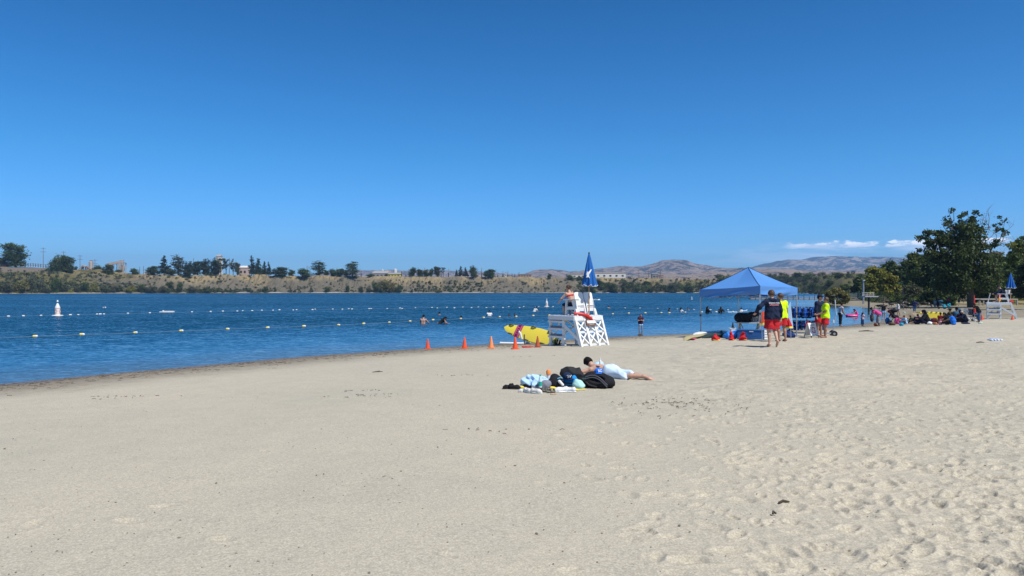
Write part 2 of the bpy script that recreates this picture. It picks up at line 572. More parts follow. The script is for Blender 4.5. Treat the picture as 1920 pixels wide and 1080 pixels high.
def build_beach():
    NC = 900
    u = np.concatenate([np.linspace(-3.2, -0.78, 60, endpoint=False), np.linspace(-0.78, 0.78, NC), np.linspace(0.78, 3.2, 61)[1:]])
    py = np.concatenate([np.linspace(2400, 1130, 70, endpoint=False), np.linspace(1130, 556, 590)])
    D = (ZC - 0.5) * F / (py - HZ)
    X = u[None, :] * D[:, None]
    Y = np.repeat(D[:, None], len(u), 1)
    s = shore_dist(X, Y)
    Z = ground_z(X, Y, s)
    on = np.clip((s - 1.5) / 3, 0, 1)
    # trampled on the right, smoother on the left
    edge = X * 0.9 - Y * 0.06 + 1.1 * fbm(X * 0.3, Y * 0.3, 3, 21) * 3
    trod = 0.10 + 0.90 * np.clip((edge + 0.3) / 3.2, 0, 1)
    trod = trod * on
    near = np.clip((34 - Y) / 16, 0, 1)
    Z += 0.030 * trod * fbm(X * 1.5, Y * 1.5, 3, 31) * near + 0.05 * trod * fbm(X * 2.6, Y * 2.6, 2, 35) * np.clip((Y - 8) / 6, 0, 1) * np.clip((45 - Y) / 10, 0, 1) + 0.012 * on * fbm(X * 0.8, Y * 0.8, 2, 33)
    # footprints as real dents
    r2 = np.random.default_rng(3)
    n = 11000
    fd = 3.2 * np.exp(r2.random(n) * math.log(28 / 3.2))
    fu = r2.random(n) * 1.9 - 0.95
    px_ = fu * fd
    e = px_ * 0.9 - fd * 0.06
    keep = r2.random(n) < (0.004 + 0.996 * np.clip((e + 0.3) / 3.4, 0, 1) ** 1.5)
    fd, px_ = fd[keep], px_[keep]
    keep = (shore_dist(px_, fd) > 2.5)
    fd, px_ = fd[keep], px_[keep]
    # more of them where the sheet is fine, placed along walking lines
    for i in range(len(fd)):
        cx, cy = px_[i], fd[i]
        a = r2.random() * math.pi
        L = r2.uniform(0.06, 0.125)
        Wd = L * r2.uniform(0.38, 0.62)
        dep = r2.uniform(0.007, 0.021)
        r0 = np.searchsorted(D, cy - 0.45)
        r1 = np.searchsorted(D, cy + 0.45)
        if r1 <= r0:
            continue
        k0 = np.searchsorted(u, (cx - 0.45) / cy)
        k1 = np.searchsorted(u, (cx + 0.45) / cy)
        if k1 <= k0:
            continue
        xx = X[r0:r1, k0:k1] - cx
        yy = Y[r0:r1, k0:k1] - cy
        p = (xx * math.cos(a) + yy * math.sin(a)) / L
        w = (-xx * math.sin(a) + yy * math.cos(a)) / Wd
        rr = np.sqrt(p * p + w * w)
        Z[r0:r1, k0:k1] += -dep * np.clip(1.25 - rr, 0, 0.8) / 0.8 + 0.38 * dep * np.exp(-((rr - 1.45) / 0.34) ** 2)
    nr, nc = X.shape
    v = np.stack([X, Y, Z], -1).reshape(-1, 3)
    i = np.arange(nr * nc).reshape(nr, nc)
    f = np.stack([i[:-1, :-1], i[:-1, 1:], i[1:, 1:], i[1:, :-1]], -1).reshape(-1, 4)
    # deep water and far left parts are not needed
    sq = s.reshape(-1)[f].max(1)
    f = f[sq > -6]
    me = mesh_np('beach', v, f, SAND, True)
    for nm, arr in (('shore', s), ('trod', trod * (0.35 + 0.65 * near)), ('mid', (0.12 + 0.88 * trod) * np.clip((Y - 7) / 8, 0.12, 1)),
                    ('grass', np.clip((Y - 76) / 12, 0, 1) * np.clip((s - 3) / 6, 0, 1)),
                    ('mud', np.clip((Y - 50) / 6, 0, 1) * np.clip((26 - s) / 14, 0, 1))):
        a = me.attributes.new(nm, 'FLOAT', 'POINT')
        a.data.foreach_set('value', arr.astype(np.float32).ravel())
    o = link('beach', me)
    tag(o, kind='structure')
    # the same ground carried on behind and beside the viewer
    xs = np.linspace(-60, 70, 66)
    ys = np.linspace(-60, 1.25, 32)
    X2, Y2 = np.meshgrid(xs, ys)
    s2 = shore_dist(X2, Y2)
    Z2 = ground_z(X2, Y2, s2) - 0.012
    v2 = np.stack([X2, Y2, Z2], -1).reshape(-1, 3)
    i = np.arange(v2.shape[0]).reshape(X2.shape)
    f2 = np.stack([i[:-1, :-1], i[:-1, 1:], i[1:, 1:], i[1:, :-1]], -1).reshape(-1, 4)
    me2 = mesh_np('beach_behind', v2, f2, SAND, True)
    for nm, arr in (('shore', s2), ('trod', s2 * 0 + 0.5)):
        a = me2.attributes.new(nm, 'FLOAT', 'POINT')
        a.data.foreach_set('value', arr.astype(np.float32).ravel())
    tag(link('beach_behind', me2), kind='structure')


build_beach()


# ------------------------------------------------------------------ lake water
def water_material():
    m = bpy.data.materials.new('lake_water')
    m.use_nodes = True
    t = m.node_tree
    t.nodes.clear()
    q = NG(t)
    out = t.nodes.new('ShaderNodeOutputMaterial')
    tcn = q.n('ShaderNodeTexCoord')
    P = (tcn, 'Object')
    # wave slopes taken straight from noise, so that waves too small for the picture still scatter the sky
    def slope(scale, rot, sx, sy, det, amp):
        mp = q.n('ShaderNodeMapping', {'Vector': P, 'Rotation': (0, 0, R(rot)), 'Scale': (sx, sy, 1.0)})
        nz = q.noise(mp, scale, det, 0.6, 0.3)
        v = q.n('ShaderNodeVectorMath', {0: (nz, 'Color'), 1: (0.5, 0.5, 0.5)}, operation='SUBTRACT')
        return q.n('ShaderNodeVectorMath', {0: v, 1: (amp * 0.8, amp * 1.25, 0.0)}, operation='MULTIPLY')

    def vadd(a, b):
        return q.n('ShaderNodeVectorMath', {0: a, 1: b}, operation='ADD')
    gu = q.noise(q.n('ShaderNodeMapping', {'Vector': P, 'Rotation': (0, 0, R(-12)), 'Scale': (0.012, 0.05, 1.0)}), 1.0, 4.0, 0.6, 0.5)
    at = q.n('ShaderNodeAttribute', attribute_name='off')
    offs = q.ss((at, 'Fac'), 2.0, 30.0)
    amp = q.math('MULTIPLY', q.n('ShaderNodeMapRange', {0: gu, 1: 0.3, 2: 0.7, 3: 0.62, 4: 1.25}), q.n('ShaderNodeMapRange', {0: offs, 3: 0.20, 4: 1.05}))
    sv_ = vadd(vadd(slope(0.5, -14, 0.5, 1.3, 2.0, 0.14), slope(2.2, 10, 0.5, 1.2, 3.0, 0.45)), slope(7.0, -30, 0.7, 1.2, 2.0, 0.75))
    sv_ = vadd(sv_, (0.0, -0.19, 0.0))
    sv_ = q.n('ShaderNodeVectorMath', {0: sv_, 'Scale': amp}, operation='SCALE')
    nn = q.n('ShaderNodeVectorMath', {0: vadd(sv_, (0.0, 0.0, 1.0))}, operation='NORMALIZE')
    deep = q.ss((at, 'Fac'), 0.0, 6.0)
    c = q.mix(deep, (0.055, 0.065, 0.050), (0.002, 0.038, 0.070))
    p = q.n('ShaderNodeBsdfPrincipled', {'Base Color': (c, 2), 'Roughness': 0.07, 'IOR': 1.333, 'Specular IOR Level': 0.42, 'Normal': nn})
    t.links.new(p.outputs[0], out.inputs[0])
    return m


def build_water():
    u = np.linspace(-2.6, 0.9, 260)
    D = np.concatenate([[1.5, 4, 8], np.exp(np.linspace(math.log(11), math.log(700), 220))])
    X = u[None, :] * D[:, None]
    Y = np.repeat(D[:, None], len(u), 1)
    s = shore_dist(X, Y)
    v = np.stack([X, Y, X * 0], -1).reshape(-1, 3)
    i = np.arange(X.size).reshape(X.shape)
    f = np.stack([i[:-1, :-1], i[:-1, 1:], i[1:, 1:], i[1:, :-1]], -1).reshape(-1, 4)
    f = f[s.reshape(-1)[f].min(1) < 6]
    me = mesh_np('lake_water', v, f, water_material(), True)
    a = me.attributes.new('off', 'FLOAT', 'POINT')
    a.data.foreach_set('value', np.clip(-s, 0, 400).astype(np.float32).ravel())
    tag(link('lake_water', me), kind='structure')


build_water()

# ------------------------------------------------------------------ land round the lake and behind it
PXT = np.array([-900, -200, 0, 60, 96, 110, 135, 185, 215, 232, 330, 500, 560, 700, 742, 755, 770, 1000, 1080, 1200, 1300, 1400, 1450, 1500, 1560, 1620, 1680, 1760, 2600])
RDG = np.array([500, 500, 499.5, 500, 503, 501, 506, 505, 509, 512, 515, 516, 518, 518.5, 518, 519, 518, 519.5, 520, 521, 523, 525, 522, 517, 514, 513, 514, 516, 520])


def u_of(px):
    return (px - 960) / F


def dshore(px):
    """distance of the far water's edge straight ahead, per column of the picture"""
    return np.interp(px, [-900, -100, 0, 200, 500, 1000, 1440, 1500, 1545, 1580, 1640, 1700, 3000], [300, 400, 432, 480, 530, 548, 548, 500, 340, 215, 130, 110, 110])


def bank_w(px):
    return np.interp(px, [-900, 0, 230, 300, 1000, 1400, 1460, 1520, 1600, 3000], [60, 60, 45, 26, 24, 30, 80, 130, 260, 300])


def bank_z(px, d):
    D = dshore(px)
    Wb = bank_w(px)
    y = np.interp(px, PXT, RDG)
    H = ZC + (HZ - y) * (D + Wb) / F
    t = np.clip(d / Wb, -1, 4)
    steep = np.interp(px, [0, 230, 290, 1300, 1450], [0.0, 0.1, 1.0, 0.9, 0.0])
    a = np.clip((t - 0.04) / 0.96, 0, 1)
    prof_s = 0.34 * np.clip(a / 0.45, 0, 1) + 0.66 * np.clip((a - 0.50) / 0.40, 0, 1) ** 0.8
    prof_g = a ** 0.9
    pr = prof_s * steep + prof_g * (1 - steep)
    z = np.where(t < 0, t * 3.0, 0.28 * np.clip(t / 0.04, 0, 1) + (H - 0.28) * pr)
    return z


def land_material():
    m = bpy.data.materials.new('bank_earth')
    m.use_nodes = True
    t = m.node_tree
    t.nodes.clear()
    q = NG(t)
    out = t.nodes.new('ShaderNodeOutputMaterial')
    tcn = q.n('ShaderNodeTexCoord')
    P = (tcn, 'Object')
    n1 = q.noise(P, 0.045, 5.0, 0.62)
    n2 = q.noise(q.scaled(P, (1, 0.5, 1.0)), 0.30, 5.0, 0.7)
    er = q.noise(q.scaled(P, (1.0, 0.2, 0.25)), 0.5, 5.0, 0.7, 0.8)
    ht = q.n('ShaderNodeAttribute', attribute_name='rel')
    straw = q.mix(n2, (0.18, 0.138, 0.075), (0.36, 0.280, 0.155))
    grey = q.mix(er, (0.060, 0.055, 0.040), (0.23, 0.200, 0.150))
    f1 = q.ss(q.math('ADD', (ht, 'Fac'), q.math('MULTIPLY', q.math('SUBTRACT', n1, 0.5), 1.5)), 0.52, 0.95)
    c = q.mix(f1, grey, straw)
    wd = q.n('ShaderNodeAttribute', attribute_name='green')
    olive = q.mix(n2, (0.05, 0.052, 0.020), (0.19, 0.165, 0.065))
    c = q.mix(q.ss(q.math('ADD', (wd, 'Fac'), q.math('MULTIPLY', q.math('SUBTRACT', n1, 0.5), 1.3)), 0.35, 0.7), c, olive)
    # dark streaks: washed out gullies and small dry bushes
    c = q.mix(q.math('MULTIPLY', q.ss(er, 0.50, 0.62), 0.72), c, (0.055, 0.047, 0.028))
    # pale rim where the water level has dropped
    c = q.mix(q.math('SUBTRACT', 1.0, q.ss((ht, 'Fac'), 0.028, 0.05)), c, (0.42, 0.37, 0.30))
    gr = q.n('ShaderNodeAttribute', attribute_name='gravel')
    c = q.mix((gr, 'Fac'), c, (0.155, 0.13, 0.105))
    bp = q.n('ShaderNodeBump', {'Strength': 0.8, 'Distance': 1.0, 'Height': q.math('ADD', q.math('MULTIPLY', er, 1.1), q.math('MULTIPLY', n2, 0.6))})
    p = q.n('ShaderNodeBsdfPrincipled', {'Base Color': (c, 2), 'Roughness': 0.95, 'Specular IOR Level': 0.1, 'Normal': bp})
    t.links.new(p.outputs[0], out.inputs[0])
    return m


EARTH = land_material()


def build_land():
    px = np.concatenate([np.linspace(-3200, -160, 60, endpoint=False), np.linspace(-160, 2080, 1200), np.linspace(2080, 4800, 60)[1:]])
    q1 = np.array([-0.5, -0.2, -0.02])
    q2 = np.linspace(0, 1.15, 56)
    q3 = 1.15 * np.exp(np.linspace(0.08, 5.5, 26))
    qq = np.concatenate([q1, q2, q3])
    PX = np.repeat(px[None, :], len(qq), 0)
    Wb = bank_w(px)[None, :]
    d = qq[:, None] * np.minimum(Wb, 90 + 0 * Wb) if False else qq[:, None] * Wb
    Dd = dshore(px)[None, :] + d
    X = u_of(px)[None, :] * Dd
    Y = Dd
    Z = bank_z(PX, d)
    t = qq[:, None] + 0 * PX
    st = np.interp(PX, [0, 230, 290, 1300, 1450], [0.15, 0.3, 1.0, 0.9, 0.2])
    wgt = np.clip(t / 0.15, 0, 1) * np.clip((1.3 - t) / 0.3, 0, 1)
    gul = np.abs(fbm(X * 0.07, Y * 0.02, 4, 3)) * 2
    Z += wgt * st * (-2.6 * (0.35 - gul) + 1.6 * fbm(X * 0.2, Y * 0.2, 4, 9))
    Z += wgt * (1 - st) * 2.0 * fbm(X * 0.03, Y * 0.03, 4, 19)
    # washed out chute left of the middle, yellow scrape, and a sliver of spoil heap
    rel = np.clip(t, 0, 1) + 0
    # plateau undulation hidden behind the edge
    Z += np.clip(t - 1.3, 0, 1) * -1.0
    green = np.interp(PX, [-200, 0, 250, 300, 1080, 1180, 1330, 1440, 1480], [0.75, 0.7, 0.45, 0.08, 0.12, 0.4, 0.5, 0.9, 1.0]) + 0 * t
    gravel = ((PX < 97) & (t > 0.78)).astype(float)
    nr, nc = X.shape
    v = np.stack([X, Y, Z], -1).reshape(-1, 3)
    i = np.arange(nr * nc).reshape(nr, nc)
    f = np.stack([i[:-1, :-1], i[:-1, 1:], i[1:, 1:], i[1:, :-1]], -1).reshape(-1, 4)
    me = mesh_np('lake_bank', v, f, EARTH, True)
    for nm, arr in (('rel', rel), ('green', green), ('gravel', gravel)):
        a = me.attributes.new(nm, 'FLOAT', 'POINT')
        a.data.foreach_set('value', arr.astype(np.float32).ravel())
    tag(link('lake_bank', me), kind='structure')


build_land()
LAND_TREE = None


def bank_point(px, q):
    """point on the far bank, q = 0 at the water, 1 at the upper edge"""
    d = q * float(bank_w(px))
    D = float(dshore(px)) + d
    z = float(bank_z(np.array([float(px)]), np.array([d]))[0])
    return Vector((u_of(px) * D, D, z))


# ------------------------------------------------------------------ hills
def hill_material(name, tan_a, tan_b, wood, cover, sc):
    m = bpy.data.materials.new(name)
    m.use_nodes = True
    t = m.node_tree
    t.nodes.clear()
    q = NG(t)
    out = t.nodes.new('ShaderNodeOutputMaterial')
    tcn = q.n('ShaderNodeTexCoord')
    P = (tcn, 'Object')
    n1 = q.noise(P, sc, 6.0, 0.66, 0.6)
    n2 = q.noise(P, sc * 7, 5.0, 0.75)
    at = q.n('ShaderNodeAttribute', attribute_name='wood')
    f = q.math('ADD', q.math('ADD', q.math('MULTIPLY', n1, 0.65), q.math('MULTIPLY', n2, 0.35)), (at, 'Fac'))
    c = q.mix(q.ss(f, cover, cover + 0.07), q.mix(n2, tan_a, tan_b), wood)
    bp = q.n('ShaderNodeBump', {'Strength': 0.9, 'Distance': 1.0, 'Height': q.math('MULTIPLY', n2, 26.0)})
    p = q.n('ShaderNodeBsdfPrincipled', {'Base Color': (c, 2), 'Roughness': 1.0, 'Specular IOR Level': 0.0, 'Normal': bp})
    t.links.new(p.outputs[0], out.inputs[0])
    return m


def build_hills(name, pxs, ys, D0, D1, m, base=10.0, rough=1.0, seed=0, woodf=None):
    px = np.linspace(pxs[0], pxs[-1], 620)
    top = np.interp(px, pxs, ys)
    q = np.linspace(0, 1.35, 90)
    PX = np.repeat(px[None], len(q), 0)
    T = q[:, None] + 0 * PX
    D = D0 + (D1 - D0) * T
    X = u_of(PX) * D
    H = (HZ - top)[None, :] * D1 / F + ZC - base
    H = np.maximum(H, 1)
    rise = np.where(T <= 1, np.sin(np.clip(T, 0, 1) * math.pi / 2) ** 1.25, np.cos((T - 1) * 2.2))
    L = (D1 - D0)
    rg = np.abs(fbm(X / (L * 0.16), D / (L * 0.5), 5, seed)) * 2
    Z = base + H * rise * (1 - 0.0 * rg) + H * rough * (0.30 - rg) * 0.62 * np.sin(np.clip(T, 0, 1) * math.pi) + H * 0.05 * fbm(X / (L * 0.05), D / (L * 0.05), 4, seed + 3)
    v = np.stack([X, D, Z], -1).reshape(-1, 3)
    i = np.arange(X.size).reshape(X.shape)
    f = np.stack([i[:-1, :-1], i[:-1, 1:], i[1:, 1:], i[1:, :-1]], -1).reshape(-1, 4)
    me = mesh_np(name, v, f, m, True)
    w = (woodf(PX, T, rg) if woodf else 0 * T) + 0 * T
    a = me.attributes.new('wood', 'FLOAT', 'POINT')
    a.data.foreach_set('value', w.astype(np.float32).ravel())
    o = link(name, me)
    tag(o, kind='structure')
    return o


TAN = hill_material('dry_hill_grass', (0.40, 0.29, 0.21), (0.60, 0.45, 0.33), (0.045, 0.05, 0.034), 0.475, 0.017)
MTN = hill_material('mountain_slopes', (0.42, 0.33, 0.24), (0.58, 0.46, 0.34), (0.030, 0.042, 0.030), 0.45, 0.0095)
build_hills('distant_mountain', [1340, 1375, 1410, 1430, 1460, 1495, 1530, 1570, 1605, 1640, 1680, 1730, 1800, 1950, 2300, 2900],
            [512, 507, 501.5, 495.5, 491.5, 490, 487, 484, 483.5, 486, 487.5, 487, 489, 486, 492, 505], 4300, 6200, MTN, 10, 0.75, 5,
            lambda p, t, r: np.where(t > 0.72, 0.10, 0.0) + 0.12 * (r - 0.3) + 0.02)
build_hills('dry_hills', [930, 985, 1000, 1020, 1035, 1050, 1070, 1085, 1105, 1130, 1160, 1195, 1220, 1240, 1262, 1290, 1312, 1340, 1365, 1385, 1400, 1420, 1440, 1480, 1520, 1580, 1700, 2400],
            [520, 516, 511, 506.5, 505.5, 508, 512.5, 509.5, 506.5, 504.5, 503.5, 504, 498, 494, 492.5, 494.5, 500, 504.5, 507.5, 505.5, 503.5, 506, 506.5, 504, 505, 507, 510, 512], 2700, 4100, TAN, 10, 1.0, 11,
            lambda p, t, r: 0.07 * (r - 0.2))
build_hills('low_hills', [400, 560, 620, 650, 690, 700, 740, 790, 830, 870, 930, 985, 1060], [519, 517, 511, 509.5, 508, 507, 508.5, 507, 509, 508, 511, 516, 520], 3800, 5200, TAN, 10, 0.8, 23,
            lambda p, t, r: 0.0)
build_hills('foothills', [1180, 1240, 1290, 1330, 1370, 1400, 1440, 1490, 1540, 1600, 1680, 2400], [520, 517, 516, 513.5, 512, 510.5, 508.5, 509, 512, 513, 514, 516], 1500, 2500, TAN, 10, 0.8, 37,
            lambda p, t, r: -0.05)

# ------------------------------------------------------------------ air
hz = MB()
hz.box((0, 2850, 148), (9200, 7900, 300))
hm = bpy.data.materials.new('air')
hm.use_nodes = True
hm.node_tree.nodes.clear()
q = NG(hm.node_tree)
pv = q.n('ShaderNodeVolumePrincipled', {'Color': (0.42, 0.66, 1.0, 1), 'Density': 0.00015, 'Anisotropy': 0.1})
ho = hm.node_tree.nodes.new('ShaderNodeOutputMaterial')
hm.node_tree.links.new(pv.outputs[0], ho.inputs['Volume'])
hzo = hz.build('haze', hm)
tag(hzo, kind='stuff')
# ------------------------------------------------------------------ foliage
def leaf_mat(name, color, vary=0.35, isl=0.45):
    return mat(name, color, 0.55, vary, 0.8, trans=0.30, spec=0.25, isl=isl)


LEAF_DARK = leaf_mat('leaves_dark_green', (0.062, 0.094, 0.024))
LEAF_PINE = leaf_mat('needles_blue_green', (0.032, 0.052, 0.026))
LEAF_MID = leaf_mat('leaves_mid_green', (0.100, 0.132, 0.032))
LEAF_YEL = leaf_mat('leaves_yellow_green', (0.26, 0.26, 0.035))
LEAF_OLI = leaf_mat('leaves_olive', (0.17, 0.155, 0.045))
LEAF_GREY = leaf_mat('leaves_grey_green', (0.095, 0.105, 0.055))
BARK = mat('bark', (0.10, 0.075, 0.055), 0.95, 0.35, 3.0, bump=0.02)
TWIG = mat('bare_twigs', (0.20, 0.165, 0.13), 0.95, 0.25, 3.0)


def leaves(blobs, n, size, seed, clump=26, shell=0.62, flat=0.35):
    """leaf faces spread in clumps through the shells of the ellipsoids; returns v, f"""
    r = np.random.default_rng(seed)
    B = np.array(blobs, float)
    vol = B[:, 3] * B[:, 4] + B[:, 3] * B[:, 5] + B[:, 4] * B[:, 5]
    nc = max(1, n // clump)
    bi = r.choice(len(B), nc, p=vol / vol.sum())
    d = r.normal(size=(nc, 3))
    d /= np.linalg.norm(d, axis=1)[:, None]
    rad = shell + (1.04 - shell) * r.random(nc) ** 0.7
    cc = B[bi, :3] + d * rad[:, None] * B[bi, 3:6]
    cs = B[bi, 3:6].mean(1) * 0.20 + size * 1.0
    idx = np.repeat(np.arange(nc), clump)
    p = cc[idx] + r.normal(size=(len(idx), 3)) * cs[idx][:, None] * np.array([1, 1, 0.7]) * 0.75
    nrm = d[idx] * 0.8 + r.normal(size=(len(idx), 3)) * 0.8 + np.array([0, 0, flat])
    nrm /= np.linalg.norm(nrm, axis=1)[:, None]
    t = np.cross(nrm, r.normal(size=(len(idx), 3)))
    t /= np.linalg.norm(t, axis=1)[:, None] + 1e-9
    b = np.cross(nrm, t)
    s = size * (0.6 + 0.8 * r.random(len(idx)))[:, None]
    v = np.stack([p - t * s, p - b * s * 0.55, p + t * s, p + b * s * 0.55], 1).reshape(-1, 3)
    f = np.arange(len(v)).reshape(-1, 4)
    return v, f


def limb(mb, a, b, r0, r1, seed, wob=0.08, n=5, seg=6):
    rr = random.Random(seed)
    a, b = Vector(a), Vector(b)
    L = (b - a).length
    pts = []
    for i in range(n + 1):
        t = i / n
        j = Vector((rr.uniform(-1, 1), rr.uniform(-1, 1), rr.uniform(-1, 1))) * L * wob * math.sin(t * math.pi)
        pts.append(a.lerp(b, t) + j)
    mb.tube(pts, [r0 + (r1 - r0) * i / n for i in range(n + 1)], seg)
    return pts


def tree_proto(kind, seed):
    """unit high tree: (trunk mesh, crown mesh builder)"""
    r = random.Random(seed)
    mb = MB()
    blobs = []
    n, size, sh = 2600, 0.026, 0.6
    if kind == 'round':
        w = 0.36
        for i in range(15):
            a = r.uniform(0, 6.28)
            z = r.uniform(0.10, 0.86)
            k = math.sqrt(max(0.05, 1 - ((z - 0.45) / 0.5) ** 2))
            d = r.uniform(0.2, 0.75) * w * k
            s = r.uniform(0.10, 0.19)
            blobs.append((d * math.cos(a), d * math.sin(a), z, s, s, s * 0.8))
        blobs.append((0, 0, 0.52, 0.22, 0.22, 0.26))
        p = limb(mb, (0, 0, -0.05), (r.uniform(-.03, .03), 0, 0.5), 0.035, 0.018, seed)
        for i in range(6):
            b = r.choice(blobs)
            limb(mb, p[2 + i % 3], b[:3], 0.014, 0.004, seed + i, n=3, seg=5)
        n = 5200
    elif kind == 'pine':
        H = 1.0
        for i in range(26):
            z = 0.12 + 0.84 * (i / 25)
            rad = 0.20 * (1 - z) ** 0.85 * r.uniform(0.5, 1.1)
            a = i * 2.4 + r.uniform(-.4, .4)
            s = 0.022 + 0.085 * (1 - z)
            blobs.append((rad * math.cos(a), rad * math.sin(a), z, s * 1.2, s * 1.2, s * 0.7))
        mb.tube([(0, 0, -0.05), (0, 0, 0.5), (0, 0, 0.97)], [0.022, 0.014, 0.003], 6)
        n, size, sh = 3000, 0.022, 0.3
    elif kind == 'column':
        for i in range(16):
            z = 0.16 + 0.76 * (i / 15)
            a = r.uniform(0, 6.28)
            s = 0.11 * math.sqrt(max(0.06, 1 - ((z - 0.5) / 0.5) ** 2)) + 0.02
            blobs.append((0.07 * math.cos(a), 0.07 * math.sin(a), z, s, s, s * 1.2))
        mb.tube([(0, 0, -0.05), (0.01, 0, 0.5), (0, 0, 0.9)], [0.022, 0.014, 0.003], 6)
        n, size, sh = 2200, 0.022, 0.4
    elif kind == 'sparse':
        for i in range(13):
            z = r.uniform(0.35, 0.93)
            a = r.uniform(0, 6.28)
            d = r.uniform(0.05, 0.2)
            s = r.uniform(0.04, 0.08)
            blobs.append((d * math.cos(a), d * math.sin(a), z, s, s, s * 0.9))
            limb(mb, (0, 0, max(0.15, z - 0.3)), (d * math.cos(a), d * math.sin(a), z), 0.009, 0.003, seed + i, n=3, seg=4)
        mb.tube([(0, 0, -0.05), (0.01, 0.01, 0.5), (0, 0, 0.9)], [0.02, 0.013, 0.004], 6)
        n, size, sh = 1100, 0.022, 0.2
    elif kind == 'bare':
        mb.tube([(0, 0, -0.03), (0.004, 0, 0.5), (0, 0, 1.0)], [0.014, 0.010, 0.002], 5)
        for i in range(22):
            z = r.uniform(0.18, 0.97)
            a = r.uniform(0, 6.28)
            L = 0.16 * (1.05 - z)
            limb(mb, (0, 0, z), (L * math.cos(a), L * math.sin(a), z + 0.35 * L), 0.0045, 0.0015, seed + i, n=2, seg=3)
        n = 0
    elif kind == 'shrub':
        for i in range(10):
            a = r.uniform(0, 6.28)
            d = r.uniform(0.05, 0.38)
            z = r.uniform(0.15, 0.7) * (1 - d * 0.6)
            s = r.uniform(0.16, 0.3)
            blobs.append((d * math.cos(a), d * math.sin(a), z, s, s, min(s, z + 0.1)))
        for i in range(5):
            b = blobs[i]
            limb(mb, (0.03 * i - 0.06, 0, -0.05), b[:3], 0.02, 0.006, seed + i, n=3, seg=4)
        n, size, sh = 1500, 0.045, 0.5
    tm = mesh_np('trunk', mb.v, mb.f, BARK if kind != 'bare' else TWIG, True)
    cm = None
    if n:
        v, f = leaves(blobs, n, size, seed, 20 if kind != 'shrub' else 14, sh)
        cm = (v, f)
    return tm, cm


PROTOS = {}


def proto(kind, var, lm):
    k = (kind, var)
    if k not in PROTOS:
        PROTOS[k] = [*tree_proto(kind, 100 + 17 * var + sum(map(ord, kind))), {}]
    tm, cm, d = PROTOS[k]
    if cm is None:
        return tm, None
    if lm.name not in d:
        d[lm.name] = mesh_np('crown', cm[0], cm[1], lm)
    return tm, d[lm.name]


KINDN = {'round': ('broadleaf_tree', 'tree'), 'pine': ('pine_tree', 'tree'), 'column': ('cypress_tree', 'tree'), 'sparse': ('eucalyptus_tree', 'tree'), 'bare': ('bare_tree', 'tree'), 'shrub': ('shrub', 'shrub')}
tree_count = [0]


def plant(kind, loc, h, wide, lm, label, group=None, var=None, trunk=True):
    tree_count[0] += 1
    i = tree_count[0]
    tm, cm = proto(kind, (i % 3) if var is None else var, lm)
    nm, cat = KINDN[kind]
    e = empty(nm, loc, (i * 2.399) % 6.28, label, cat, group)
    base_w = {'round': 0.80, 'pine': 0.52, 'column': 0.34, 'sparse': 0.44, 'bare': 0.3, 'shrub': 1.0}[kind]
    sx = wide / base_w
    e.scale = (sx, sx, h)
    if trunk:
        link('trunk' if kind != 'shrub' else 'stems', tm, e)
    if cm:
        link('crown' if kind != 'shrub' else 'foliage', cm, e)
    return e


